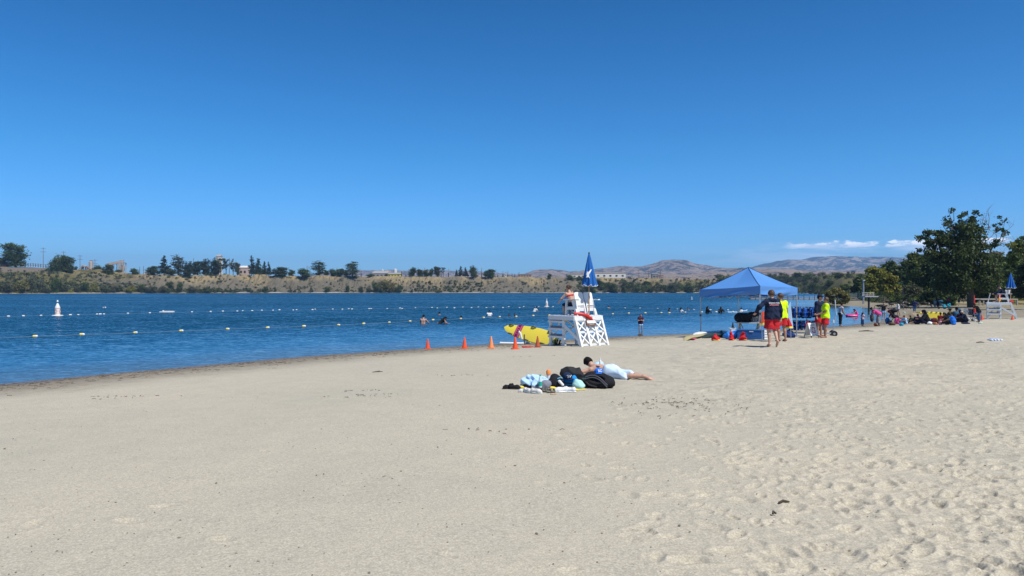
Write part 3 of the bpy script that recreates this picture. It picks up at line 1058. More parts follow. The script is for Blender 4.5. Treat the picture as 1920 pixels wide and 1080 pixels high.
# trees along the top edge of the far bank: kind, pixel, top row, base row, width in pixels, leaves, label
FAR = [
    ('round', 28, 455, 501, 52, LEAF_DARK, 'tall broad dark tree on the embankment at the far left edge'),
    ('round', 6, 483, 501, 30, LEAF_DARK, 'lower rounded tree against the left foot of the tall embankment tree'),
    ('round', 106, 476, 520, 34, LEAF_DARK, 'large dense tree hanging over the slope where the grey embankment ends'),
    ('round', 125, 479, 522, 30, LEAF_DARK, 'large dense tree hanging over the slope beside the silo, right half of its clump'),
    ('shrub', 141, 497, 505, 8, LEAF_DARK, 'small dark bush on the rim between the big clump and the hopper'),
    ('round', 184, 496, 514, 20, LEAF_DARK, 'rounded tree just right of the silo'),
    ('round', 202, 495, 526, 24, LEAF_DARK, 'dark tree sliding down the slope under the conveyor'),
    ('shrub', 222, 503, 512, 14, LEAF_DARK, 'dark bush at the foot of the aggregate tower'),
    ('round', 254, 502, 514, 18, LEAF_DARK, 'small lone round tree between the aggregate tower and the pine grove'),
    ('round', 285, 498, 516, 26, LEAF_DARK, 'low spreading tree at the left end of the pine grove'),
    ('pine', 308, 480, 516, 26, LEAF_PINE, 'tall spiky pine at the left of the grove'),
    ('round', 322, 502, 515, 20, LEAF_MID, 'bright green rounded tree in front of the spiky pine'),
    ('column', 334, 480, 516, 20, LEAF_GREY, 'smooth tall cone shaped tree right of the bright green tree'),
    ('round', 352, 493, 520, 20, LEAF_PINE, 'dark tree leaning over the bank notch'),
    ('pine', 357, 489, 514, 16, LEAF_PINE, 'pointed pine behind the tree at the bank notch'),
    ('round', 371, 489, 516, 22, LEAF_PINE, 'dense dark tree, first of the row behind the bare mast'),
    ('round', 386, 486, 516, 22, LEAF_PINE, 'dense dark tree in the middle of the long dark row'),
    ('round', 401, 482, 518, 26, LEAF_PINE, 'tallest dense tree of the long dark row beside the white tower'),
    ('sparse', 414, 484, 515, 16, LEAF_GREY, 'thin see-through eucalyptus in front of the white tower'),
    ('sparse', 424, 484, 515, 17, LEAF_GREY, 'thin leggy eucalyptus just right of the white tower'),
    ('sparse', 437, 483, 515, 13, LEAF_GREY, 'tall narrow eucalyptus standing apart right of the dark row'),
    ('round', 445, 491, 515, 13, LEAF_GREY, 'airy small tree left of the pink plant building'),
    ('pine', 472, 480, 515, 18, LEAF_PINE, 'tallest pine right of the pink plant building'),
    ('pine', 484, 484, 515, 17, LEAF_PINE, 'second tall pine right of the pink plant building'),
    ('pine', 496, 489, 515, 13, LEAF_PINE, 'third and shorter pine stepping down from the tall pair'),
    ('pine', 504, 491, 515, 12, LEAF_PINE, 'small pointed pine at the end of the stepped row'),
    ('round', 489, 502, 515, 26, LEAF_DARK, 'low bushy tree under the stepped pines'),
    ('round', 524, 500, 521, 34, LEAF_DARK, 'wide dark tree drooping over the bank right of the stepped pines'),
    ('round', 546, 505, 516, 14, LEAF_DARK, 'small tree between two wide drooping trees'),
    ('round', 573, 502, 519, 28, LEAF_DARK, 'wide low tree left of the tall egg shaped tree'),
    ('column', 598, 490, 517, 22, LEAF_DARK, 'tall egg shaped tree alone above its neighbours'),
    ('round', 612, 506, 517, 10, LEAF_DARK, 'small bush against the right side of the egg shaped tree'),
    ('round', 625, 503, 517, 18, LEAF_DARK, 'left tree of a low hedge-like pair'),
    ('round', 639, 503, 517, 20, LEAF_DARK, 'right tree of a low hedge-like pair'),
    ('round', 649, 506, 517, 12, LEAF_DARK, 'small tree tucked beside the leaning egg shaped tree'),
    ('column', 661, 491, 521, 21, LEAF_DARK, 'leaning egg shaped tree hanging over the bank rim'),
    ('shrub', 694, 511, 518, 14, LEAF_DARK, 'low bush on the rim left of the grey roofs'),
    ('shrub', 725, 511, 518, 6, LEAF_DARK, 'tiny bush in front of the grey roofs'),
    ('round', 772, 500, 518, 17, LEAF_DARK, 'rounded tree at the left end of the middle hedge'),
    ('round', 788, 504, 517, 15, LEAF_DARK, 'lower tree in the middle hedge, next to the rounded end tree'),
    ('round', 799, 505, 517, 13, LEAF_DARK, 'lower tree in the centre of the middle hedge'),
    ('round', 808, 502, 517, 11, LEAF_DARK, 'narrow tree in the middle hedge beside the airy tree'),
    ('round', 819, 499, 517, 17, LEAF_GREY, 'airy umbrella shaped tree ending the middle hedge'),
    ('sparse', 831, 501, 517, 8, LEAF_GREY, 'thin wispy tree right of the umbrella shaped tree'),
    ('pine', 856, 505, 517, 7, LEAF_PINE, 'tiny pine at the left of the small pine cluster'),
    ('pine', 864, 498, 517, 11, LEAF_PINE, 'thin tall pine in the small cluster'),
    ('pine', 873, 501, 518, 12, LEAF_PINE, 'middle pine of the small cluster'),
    ('round', 889, 497, 520, 18, LEAF_DARK, 'ragged round tree at the right of the small pine cluster'),
    ('round', 917, 504, 524, 26, LEAF_DARK, 'wide lone dark tree spilling over the bank rim'),
    ('round', 1030, 512, 519, 9, LEAF_DARK, 'small round bush on the rim left of the folded umbrella'),
    ('round', 1071, 514, 528, 16, LEAF_DARK, 'dark tree on the slope left of the folded umbrella'),
    ('round', 1084, 518, 532, 20, LEAF_DARK, 'dark tree half hidden behind the folded umbrella'),
]
for k, px, yt, yb, wpx, lm, lab in FAR:
    b = bank_point(px, 1.06 if yb < 519 else 0.86)
    top = ZC + (HZ - yt) * b.y / F
    base = ZC + (HZ - yb) * b.y / F
    base = min(base, b.z)
    plant(k, Vector((u_of(px) * b.y, b.y, base - 0.3)), (top - base) * 1.06, wpx * b.y / F * 1.12, lm, lab, 'trees along the far bank')
BARE = [(576, 495), (632, 499), (677, 507), (753, 505), (761, 508), (784, 499), (796, 499), (827, 503), (841, 502), (903, 499), (933, 509), (943, 506), (952, 506), (960, 510), (965, 511), (973, 508)]
BARE_L = ['behind the wide low tree left of the egg shaped tree', 'rising above the low hedge-like pair', 'alone right of the leaning egg shaped tree', 'at the right end of the depot roofs', 'alone left of the middle hedge', 'above the left part of the middle hedge', 'above the centre of the middle hedge',
          'touching the umbrella shaped tree', 'alone between the hedge and the small pine cluster', 'between the ragged round tree and the wide lone tree', 'just right of the wide lone tree', 'left of the tiny white hut', 'right of the tiny white hut', 'midway between the hut and the brown house', 'shorter, next to the brown house', 'behind the left corner of the brown house']
for i, (px, yt) in enumerate(BARE):
    b = bank_point(px, 1.5)
    plant('bare', Vector((b.x, b.y, b.z - 0.5)), ZC + (HZ - yt) * b.y / F - b.z, 9, LEAF_DARK, 'thin bare tree ' + BARE_L[i], 'bare trees on the far rim', i % 3)

# shrubs on the face of the bank and at the waterline: px, top row, base row, width px, leaves, label
BUSH = [
    (8, 522, 548, 30, LEAF_GREY, 'grey green bush at the water at the far left edge'),
    (4, 510, 528, 24, LEAF_DARK, 'dark tree-like bush high on the slope at the far left edge'),
    (38, 520, 549, 34, LEAF_OLI, 'olive bush at the water below the grey embankment'),
    (62, 508, 548, 24, LEAF_GREY, 'tall grey green bush climbing the slope below the fence end'),
    (80, 522, 549, 30, LEAF_GREY, 'grey green bush at the water under the embankment end'),
    (104, 512, 546, 22, LEAF_DARK, 'dark upright bush below the big tree clump'),
    (118, 526, 549, 20, LEAF_GREY, 'low grey bush at the water below the big tree clump'),
    (132, 542, 549, 14, LEAF_YEL, 'small bright lime bush at the waterline below the silo'),
    (146, 526, 549, 20, LEAF_GREY, 'grey bush at the water below the hopper'),
    (160, 522, 549, 18, LEAF_DARK, 'pointed dark bush at the water below the silo'),
    (176, 524, 549, 20, LEAF_OLI, 'olive bush at the water below the conveyor foot'),
    (196, 530, 549, 22, LEAF_GREY, 'grey green bush at the water below the sliding tree'),
    (216, 532, 549, 20, LEAF_GREY, 'rounded grey bush at the water below the aggregate tower'),
    (244, 532, 549, 24, LEAF_YEL, 'lime green bush at the water below the lone round tree'),
    (266, 528, 549, 14, LEAF_DARK, 'narrow dark bush at the water below the white container'),
    (284, 532, 549, 24, LEAF_GREY, 'grey green bush at the water below the pine grove'),
    (304, 532, 549, 22, LEAF_GREY, 'second grey green bush at the water below the pine grove'),
    (319, 524, 540, 14, LEAF_DARK, 'dark round bush on the slope below the bright green tree'),
    (316, 514, 523, 10, LEAF_DARK, 'small dark bush near the rim under the spiky pine'),
    (331, 517, 524, 10, LEAF_DARK, 'small flat bush near the rim under the cone shaped tree'),
    (337, 526, 546, 13, LEAF_DARK, 'dark bush on the slope below the cone shaped tree'),
    (360, 534, 549, 18, LEAF_GREY, 'grey bush at the water below the bank notch'),
    (388, 534, 549, 20, LEAF_DARK, 'dark bush at the water below the long dark row'),
    (497, 534, 547, 14, LEAF_DARK, 'dark bush at the water left of the bright scar'),
    (516, 534, 549, 5, LEAF_DARK, 'thin upright bush at the bright scar in the bank'),
    (584, 534, 547, 8, LEAF_GREY, 'small grey bush low on the bank below the egg shaped tree'),
    (613, 535, 548, 12, LEAF_DARK, 'dark bush at the water below the hedge-like pair'),
    (652, 530, 546, 9, LEAF_DARK, 'narrow dark bush low on the bank below the leaning tree'),
    (677, 533, 547, 12, LEAF_DARK, 'dark bush at the water right of the leaning tree'),
    (704, 524, 548, 15, LEAF_DARK, 'dark green bush left of the yellow green willow'),
    (721, 518, 548, 26, LEAF_OLI, 'large yellow green willow against the middle of the far bank'),
    (734, 522, 548, 20, LEAF_OLI, 'right half of the large yellow green willow on the far bank'),
    (692, 536, 549, 14, LEAF_GREY, 'grey bush at the water left of the willow'),
    (749, 530, 549, 17, LEAF_DARK, 'dark green bush right of the yellow green willow'),
    (772, 539, 549, 8, LEAF_GREY, 'small grey bush at the water right of the willow group'),
    (822, 541, 549, 12, LEAF_OLI, 'low olive bush at the water below the dark patch'),
]
for px, yt, yb, wpx, lm, lab in BUSH:
    qq_ = 0.06 if yb > 545 else np.clip((549 - yb) / 30, 0.1, 0.9)
    b = bank_point(px, float(qq_))
    base = ZC + (HZ - yb) * b.y / F
    top = ZC + (HZ - yt) * b.y / F
    zb = max(min(base, b.z), 0.05)
    plant('shrub', Vector((b.x, b.y, zb - 0.2)), (top - zb) * 1.05, wpx * b.y / F * 0.95, lm, lab, 'bushes on the far bank')


# scrub nobody could count, spread over the bank
def scrub(name, rows, seed, lm, leaf=0.5, per=26):
    r = np.random.default_rng(seed)
    V, Fc = [], []
    nb = 0
    for (p0, p1, q0, q1, n, s0, s1) in rows:
        for _ in range(n):
            px = r.uniform(p0, p1)
            q_ = r.uniform(q0, q1)
            b = bank_point(px, q_)
            s = r.uniform(s0, s1)
            v, f = leaves([(b.x, b.y, b.z + s * 0.3, s * 0.8, s * 0.8, s * 0.55)], per, leaf * (0.5 + 0.3 * s), int(r.integers(1e9)), per, 0.2)
            V.append(v)
            Fc.append(f + nb)
            nb += len(v)
    me = mesh_np(name, np.concatenate(V), np.concatenate(Fc), lm)
    return tag(link(name, me), kind='stuff')


scrub('bank_scrub', [(-150, 260, 0.05, 0.8, 420, 0.8, 2.6), (260, 560, 0.04, 0.25, 160, 0.8, 1.8), (260, 560, 0.25, 0.9, 120, 0.6, 1.2),
                     (560, 1090, 0.03, 0.75, 300, 0.3, 1.0), (1060, 1300, 0.04, 0.85, 150, 0.6, 1.5), (1300, 1480, 0.04, 0.9, 150, 0.7, 2.0)], 5, LEAF_GREY)
scrub('dark_bank_scrub', [(770, 905, 0.08, 0.7, 150, 0.4, 1.3), (-150, 240, 0.03, 0.35, 160, 1.0, 2.8), (240, 480, 0.03, 0.2, 90, 1.0, 2.2),
                          (1080, 1480, 0.05, 0.9, 120, 1.0, 2.4)], 6, LEAF_DARK)

def wood_mass(name, items, lm, seed, n=620):
    """items: (px, q, height px, width factor); trees of a far wood that reads as one mass"""
    V, Fc, nb = [], [], 0
    rr = random.Random(seed)
    for k, (px, q_, hp, wf) in enumerate(items):
        b = bank_point(px, q_)
        h = hp * max(b.y, 230) / F
        w = h * wf * 0.5
        bl = []
        for i in range(9):
            a = rr.uniform(0, 6.28)
            z = rr.uniform(0.15, 0.8)
            kk = math.sqrt(max(0.1, 1 - ((z - 0.4) / 0.55) ** 2))
            d = rr.uniform(0.2, 0.75) * w * kk
            s_ = rr.uniform(0.22, 0.38) * (w + h) * 0.5
            bl.append((b.x + d * math.cos(a), b.y + d * math.sin(a), b.z - 0.4 + z * h, s_, s_, s_ * 0.75))
        v, f = leaves(bl, n, h * 0.055, seed * 1000 + k, 10, 0.55)
        V.append(v)
        Fc.append(f + nb)
        nb += len(v)
    me = mesh_np(name, np.concatenate(V), np.concatenate(Fc), lm)
    return tag(link(name, me), kind='stuff')


r = random.Random(12)
for nm, lm, k in (('far_wood', LEAF_DARK, 0), ('far_green_wood', LEAF_MID, 1), ('far_dusty_wood', LEAF_GREY, 2)):
    it = []
    for i in range(44 if k == 0 else 20):      # slope between the umbrella and the tent
        it.append((r.uniform(1088, 1345), r.choice([0.04, 0.25, 0.5]), r.uniform(8, 14), r.uniform(1.0, 1.5)))
    for i in range(70 if k == 0 else 26):      # behind the tent
        it.append((r.uniform(1340, 1500), r.choice([0.02, 0.25, 0.5, 0.75, 0.95]), r.uniform(8, 14), r.uniform(1.1, 1.6)))
    for i in range(90 if k == 0 else 40):      # green hillside at the right
        px = r.uniform(1490, 1740)
        it.append((px, r.choice([0.0, 0.0, 0.06, 0.15, 0.35, 0.6, 0.9]), r.uniform(7, 12), r.uniform(1.1, 1.6)))
    wood_mass(nm, it, lm, 31 + k)
# the ones that stand out of the wood one by one
OAKS = [(1469, 514, 528, 24, LEAF_DARK, 'broad dark oak on the skyline just right of the tent peak'), (1494, 511, 524, 26, LEAF_DARK, 'tallest domed oak above the right half of the tent roof'),
        (1511, 512, 526, 20, LEAF_DARK, 'oak on the skyline next to the tallest domed one above the tent'), (1532, 518, 530, 18, LEAF_GREY, 'dusty oak just above the right corner of the tent'),
        (1547, 515, 522, 12, LEAF_DARK, 'small lone oak on the skyline above the two lifeguards'), (1573, 510, 522, 22, LEAF_DARK, 'dark flat topped oak on the hill crest above the olive willow'),
        (1594, 511, 521, 18, LEAF_DARK, 'second dark oak on the hill crest right of the flat topped one'), (1612, 512, 524, 17, LEAF_DARK, 'third dark oak on the hill crest by the lamp post'),
        (1556, 524, 536, 22, LEAF_DARK, 'round dark oak half way up the green hillside'), (1529, 530, 547, 26, LEAF_DARK, 'low dark tree at the water below the green hillside'),
        (1585, 530, 545, 26, LEAF_MID, 'green tree low on the hillside behind the olive willow'), (1452, 520, 532, 22, LEAF_DARK, 'dark oak directly behind the tent roof edge'),
        (1120, 524, 540, 24, LEAF_DARK, 'dark spreading tree on the slope under the long white warehouse'), (1104, 528, 546, 20, LEAF_DARK, 'dark tree at the water right of the umbrella pole'),
        (1150, 532, 548, 20, LEAF_DARK, 'dark tree at the water below the right end of the long warehouse'), (1138, 523, 532, 16, LEAF_MID, 'green tree on the slope below the warehouse'),
        (1170, 536, 548, 14, LEAF_GREY, 'dusty tree at the water right of the warehouse'), (1262, 530, 548, 20, LEAF_GREY, 'dusty tree at the water below the rusty loading frame'),
        (1290, 534, 548, 16, LEAF_DARK, 'dark tree at the water left of the tent roof'), (1212, 526, 538, 14, LEAF_DARK, 'small dark tree half way up the slope below the utility poles')]
for px, yt, yb, wpx, lm, lab in OAKS:
    if px < 1345:
        qv = 0.06 if yb > 545 else 0.5
    else:
        zz = [(abs((HZ - yb) * bank_point(px, q_ / 20).y / F + ZC - bank_point(px, q_ / 20).z), q_ / 20) for q_ in range(0, 21)]
        qv = min(zz)[1]
    b = bank_point(px, qv)
    hh = (yb - yt) * b.y / F
    plant('round', b - Vector((0, 0, 0.4)), hh * 1.1, wpx * b.y / F, lm, lab, 'trees along the far bank')


# ------------------------------------------------------------------ the grove on the right
def big_crown_mesh(blobs, n, size, seed, lm, clump=30, shell=0.45):
    v, f = leaves(blobs, n, size, seed, clump, shell)
    return mesh_np('crown', v, f, lm)


def grove_tree(px, D, ytop, ybase, wpx, lm, label, seed, n=9000, name='broadleaf_tree', leaf=0.2, low=0.12, trunk_r=0.18):
    r = random.Random(seed)
    base = onD(px, D)
    H = (ybase - ytop) * D / F
    Wd = wpx * D / F
    e = empty(name, base, 0, label, 'tree', None)
    mb = MB()
    blobs = []
    for i in range(26):
        a = r.uniform(0, 6.28)
        z = low + (0.98 - low) * (i + r.random()) / 26
        k = math.sqrt(max(0.08, 1 - ((z - 0.45) / 0.58) ** 2))
        d = r.uniform(0.25, 1.0) * Wd * 0.42 * k
        s = r.uniform(0.09, 0.17) * (H + Wd) * 0.5
        s = min(s, (1.0 - z) * H + 0.12 * H)
        blobs.append((d * math.cos(a), d * math.sin(a) * 0.8, z * H - s * 0.3, s, s, s * 0.75))
    trunk = limb(mb, (0, 0, -0.2), (r.uniform(-.3, .3), 0, 0.45 * H), trunk_r, trunk_r * 0.5, seed, 0.05, 5, 9)
    for i in range(10):
        limb(mb, trunk[2 + i % 4], r.choice(blobs)[:3], trunk_r * 0.4, 0.02, seed + i, 0.06, 4, 6)
    mb.build('trunk', BARK, e, True)
    link('crown', big_crown_mesh(blobs, n, leaf, seed, lm), e)
    return e


GROVE = [
    (1571, 118, 541, 571, 46, LEAF_OLI, 'olive willow bush growing at the end of the spit right of the two lifeguards', 7000, 0.13),
    (1640, 150, 500, 562, 44, LEAF_YEL, 'bright yellow green willow left of the brick hut', 9000, 0.24),
    (1664, 140, 512, 562, 40, LEAF_YEL, 'second yellow green willow drooping beside the teal water tank', 8000, 0.22),
    (1612, 190, 520, 560, 34, LEAF_DARK, 'dark tree behind the tall lamp post on the spit', 5000, 0.26),
    (1672, 175, 492, 560, 56, LEAF_DARK, 'dark tree rising behind the two yellow green willows', 8000, 0.3),
    (1700, 150, 486, 560, 60, LEAF_DARK, 'dark rounded tree above the brick hut', 9000, 0.27),
    (1722, 128, 481, 572, 60, LEAF_MID, 'green tree between the brick hut and the tallest tree', 11000, 0.23),
    (1745, 116, 492, 574, 66, LEAF_DARK, 'bushy tree left of the trunk of the tallest tree', 11000, 0.2),
    (1712, 112, 540, 574, 40, LEAF_GREY, 'low dusty shrub tree right of the brick hut', 5000, 0.16),
    (1745, 104, 545, 574, 44, LEAF_DARK, 'low dark shrub tree behind the geese', 5000, 0.16),
    (1781, 108, 500, 574, 66, LEAF_DARK, 'dense dark tree directly behind the strollers', 12000, 0.19),
    (1775, 99, 538, 573, 44, LEAF_DARK, 'shady low shrub under the tallest tree', 5000, 0.16),
    (1850, 104, 498, 572, 60, LEAF_DARK, 'dark tree behind the far lifeguard tower', 10000, 0.19),
    (1868, 125, 477, 570, 54, LEAF_MID, 'green tree showing left of the far blue umbrella', 10000, 0.22),
    (1893, 112, 492, 572, 60, LEAF_MID, 'green tree directly behind the far blue umbrella', 12000, 0.2),
    (1905, 130, 462, 572, 44, LEAF_YEL, 'lighter green tree rising above the far blue umbrella', 9000, 0.22),
    (1934, 108, 486, 572, 64, LEAF_DARK, 'dark tree cut by the right edge behind the far tower', 10000, 0.19),
    (1975, 100, 470, 576, 90, LEAF_DARK, 'broad dark tree beyond the right edge', 8000, 0.24),
    (2050, 95, 465, 578, 100, LEAF_MID, 'broad green tree well beyond the right edge', 8000, 0.24),
]
for i, (px, D, yt, yb, wpx, lm, lab, n, lf) in enumerate(GROVE):
    if i == 0:
        s_ = grove_tree(px, D, yt, yb, wpx, lm, lab, 300, n, 'willow_bush', lf, 0.05, 0.08)
        s_['category'] = 'bush'
    else:
        grove_tree(px, D, yt, yb, wpx, lm, lab, 300 + i, n, leaf=lf, low=0.04 if yb - yt < 45 else 0.10)


def tallest_tree():
    D = 88.0
    base = onD(1822, D)
    e = empty('tallest_tree', base, 0, 'tallest tree with sparse top and a thick dark trunk behind the red umbrella', 'tree')

    def L(px, py, dy=0.0):
        return ((px - 1822) * D / F, dy, (575 - py) * D / F)
    BL = [(1775, 392, 4.5), (1779, 400, 4), (1808, 397, 6), (1819, 396, 6.5), (1823, 400, 5), (1800, 404, 3.5), (1785, 412, 8), (1782, 418, 6), (1806, 412, 4), (1818, 411, 10), (1826, 410, 6),
          (1772, 422, 4), (1790, 425, 11), (1805, 428, 15), (1820, 430, 15), (1733, 434, 5), (1740, 437, 5), (1750, 436, 7), (1763, 436, 7), (1770, 440, 9), (1731, 444, 6), (1734, 452, 4.5),
          (1745, 448, 11), (1760, 452, 13), (1778, 446, 16), (1798, 450, 24), (1820, 452, 20), (1833, 462, 12), (1748, 463, 9), (1724, 469, 6), (1735, 474, 9), (1755, 476, 15), (1780, 478, 24), (1808, 480, 26),
          (1833, 482, 16), (1850, 470, 6), (1846, 478, 10), (1858, 462, 7), (1868, 453, 8), (1875, 451, 5), (1862, 458, 7), (1871, 421, 5.5), (1878, 427, 5), (1873, 434, 6), (1870, 440, 4), (1876, 407, 3.6), (1886, 410, 2),
          (1858, 490, 10), (1768, 505, 22), (1800, 508, 28), (1830, 508, 24), (1855, 512, 16), (1785, 530, 22), (1822, 532, 24), (1850, 535, 16)]
    rr = random.Random(4)
    blobs = []
    for px, py, rad in BL:
        c = L(px, py)
        R_ = rad * D / F
        dep = rr.uniform(-1, 1) * min(2.6, 0.6 + R_)
        blobs.append((c[0], dep, c[2], R_ * 0.98, max(R_, 0.35) * 1.1, R_ * 0.9))
        if rad > 11:
            blobs.append((c[0] + rr.uniform(-.3, .3) * R_, -dep, c[2] + rr.uniform(-.3, .3) * R_, R_ * 0.7, R_, R_ * 0.7))
    mb = MB()
    tr = limb(mb, (0, 0, -0.3), L(1818, 512), 0.46, 0.30, 1, 0.03, 5, 12)
    crotch = Vector(L(1815, 500))
    ends = [(1780, 400), (1815, 402), (1738, 440), (1745, 470), (1775, 440), (1828, 412), (1870, 452), (1850, 480), (1800, 430), (1830, 450)]
    for i, (px, py) in enumerate(ends):
        mid = Vector(L((px + 1815) / 2 + rr.uniform(-6, 6), (py + 500) / 2 + 8, rr.uniform(-1, 1)))
        limb(mb, tr[5] if i % 2 else tr[4], mid, 0.17, 0.09, 20 + i, 0.05, 4, 7)
        limb(mb, mid, L(px, py), 0.09, 0.025, 40 + i, 0.05, 4, 6)
    mb.build('trunk', BARK, e, True)
    paths = [[(1838, 448), (1840, 425), (1846, 398)], [(1840, 440), (1850, 420), (1854, 394)], [(1845, 455), (1855, 438), (1863, 418)], [(1845, 455), (1862, 440), (1870, 420)], [(1850, 430), (1852, 408), (1849, 392)],
             [(1852, 470), (1864, 448), (1866, 432)], [(1878, 452), (1886, 432), (1900, 420)], [(1878, 448), (1884, 428), (1888, 408)], [(1872, 458), (1890, 448), (1906, 446)], [(1850, 480), (1864, 472), (1884, 471)],
             [(1864, 472), (1872, 478)], [(1775, 436), (1766, 425), (1762, 416)], [(1790, 432), (1776, 424), (1768, 418)], [(1858, 425), (1848, 412), (1838, 411)], [(1793, 412), (1792, 400), (1790, 396)], [(1856, 445), (1848, 436), (1845, 425)],
             [(1830, 500), (1826, 492), (1823, 486)], [(1800, 500), (1808, 506)], [(1826, 535), (1830, 512), (1826, 498)], [(1810, 530), (1822, 505)]]
    for i, pth in enumerate(paths):
        tw = MB()
        pts = [L(x, y, 0.4 * math.sin(i)) for x, y in pth]
        tw.tube(pts, [0.05, 0.03, 0.012][:len(pts)] if len(pts) == 3 else [0.05, 0.02], 5)
        for k in range(4):
            a = Vector(pts[-1]).lerp(Vector(pts[-2]), rr.random())
            tw.tube([a, a + Vector((rr.uniform(-.9, .9), rr.uniform(-.3, .3), rr.uniform(0.1, .9)))], [0.014, 0.005], 4)
        tw.build('bare_branch', TWIG, e, True)
    link('crown', big_crown_mesh(blobs, 25000, 0.15, 77, LEAF_DARK, 24, 0.30), e)


tallest_tree()
# branch ends reaching in from beyond the right edge
b_ = onD(1960, 74)
e_ = empty('overhanging_tree', b_, 0, 'tree beyond the right edge whose sparse twigs reach into the picture above the far umbrella', 'tree')
mb = MB()
Dq = 74.0


def Lq(px, py):
    return ((px - 1960) * Dq / F, 0, (578 - py) * Dq / F)


tr = limb(mb, (0, 0, -0.3), Lq(1962, 480), 0.3, 0.18, 3, 0.04, 5, 8)
BQ = [(1913, 445, 5), (1908, 452, 4.5), (1917, 455, 4), (1919, 464, 4.5), (1916, 473, 4), (1925, 448, 8), (1932, 458, 10), (1945, 450, 14), (1960, 440, 20), (1975, 460, 24), (1950, 475, 18), (1990, 440, 22), (1925, 470, 6), (1899, 470, 4), (1892, 476, 5), (1903, 481, 7), (1897, 486, 7)]
for i, (x, y, _) in enumerate(BQ):
    limb(mb, tr[4], Lq(x, y), 0.05, 0.012, 60 + i, 0.05, 4, 5)
mb.build('trunk', BARK, e_, True)
link('crown', big_crown_mesh([(*Lq(x, y)[:1], random.uniform(-.5, .5), Lq(x, y)[2], r_ * Dq / F, r_ * Dq / F, r_ * Dq / F * .9) for x, y, r_ in BQ], 7000, 0.15, 99, LEAF_DARK, 18, 0.3), e_)

# ------------------------------------------------------------------ works and buildings on the far rim
PLANT = mat('pale_painted_steel', (0.42, 0.36, 0.31), 0.6, 0.2, 0.4)
RUST = mat('rusty_steel', (0.22, 0.13, 0.085), 0.8, 0.3, 0.4)
WOODP = mat('weathered_pole', (0.15, 0.12, 0.10), 0.9, 0.2, 1.0)
WHITEW = mat('white_wall', (0.62, 0.60, 0.55), 0.8, 0.08, 0.2)
GREYR = mat('grey_roof', (0.30, 0.29, 0.28), 0.8, 0.12, 0.2)
TANR = mat('tan_roof', (0.34, 0.25, 0.19), 0.8, 0.12, 0.2)
YELW = mat('yellow_wall', (0.60, 0.50, 0.12), 0.8, 0.1, 0.2)
DARKG = mat('dark_glass', (0.03, 0.035, 0.04), 0.3, 0.2, 0.5)


def rim(px, q_=1.5):
    return bank_point(px, q_)


def mpx(n, loc):
    return n * loc.y / F


for i, (px, yt, lab) in enumerate([(81, 464, 'tallest utility pole with two crossarms, left of the big tree clump'), (119, 471, 'utility pole peeping over the big dark tree clump'), (150, 478, 'utility pole with two crossarms left of the silo'),
                                   (178, 486, 'utility pole directly right of the silo'), (37, 459, 'utility pole behind the tall tree at the far left'), (232, 487, 'thin mast rising from the aggregate tower'),
                                   (262, 500, 'short lamp mast left of the white container'), (269, 499, 'second short lamp mast left of the white container'), (363, 484, 'thin tall mast above the bank notch trees'), (430, 484, 'thin mast between the two leggy eucalyptus trees'),
                                   (1165, 503, 'utility pole at the right end of the long white warehouse'), (1198, 505, 'utility pole on the plateau right of the warehouse'), (1216, 507, 'shorter utility pole right of the warehouse'),
                                   (1238, 504, 'utility pole beside the rusty loading frame')]):
    b = rim(px, 2.2)
    H = ZC + (HZ - yt) * b.y / F - b.z + 1
    e = empty('utility_pole', b - Vector((0, 0, 1)), 0.2, lab, 'utility pole', 'poles on the far rim')
    MB().tube([(0, 0, 0), (0, 0, H)], [0.24, 0.15], 6).build('pole', WOODP, e)
    if i in (0, 1, 2, 3, 4, 10, 11, 12, 13):
        for dz, w in ((0.8, 3.4), (3.4, 4.4)):
            MB().box((0, 0, H - dz), (w, 0.2, 0.22)).build('crossarm', WOODP, e)

b = rim(170.5, 1.4)
e = empty('silo', b, 0, 'pinkish upright storage silo on the far left rim', 'silo')
h = ZC + (HZ - 490) * b.y / F - b.z
w = mpx(3.7, b)
MB().lathe([(w, -2), (w, h * 0.93), (w * 0.5, h)], 14).build('shell', PLANT, e, True)
MB().box((0, 0, h + 0.3), (w * 1.2, w * 0.6, 0.7)).build('cap', RUST, e)
MB().bar((w, 0, 0), (w, 0, h), 0.5, 0.2).build('ladder', RUST, e)

b = rim(157, 1.4)
e = empty('hopper_conveyor', b, 0, 'rusty inclined hopper conveyor left of the silo', 'conveyor')
s_ = mpx(1, b)
MB().bar((-11 * s_, 0, -1), (0, 0, 9 * s_), 1.2, 1.6).build('belt', GREYR, e)
mb = MB()
for x, z in ((-5, 4), (-1, 8), (3, 8), (6, 5)):
    mb.bar((x * s_, 0, -1), (x * s_, 0, z * s_), 0.5, 0.5)
mb.build('frame', RUST, e)
MB().box((2 * s_, 0, 8 * s_), (7 * s_, 3, 2.4 * s_), rot=(0, 0.25, 0)).build('hopper', PLANT, e)
MB().bar((4 * s_, 0, 7 * s_), (13 * s_, 0, 1 * s_), 1.2, 1.0).build('chute', RUST, e)

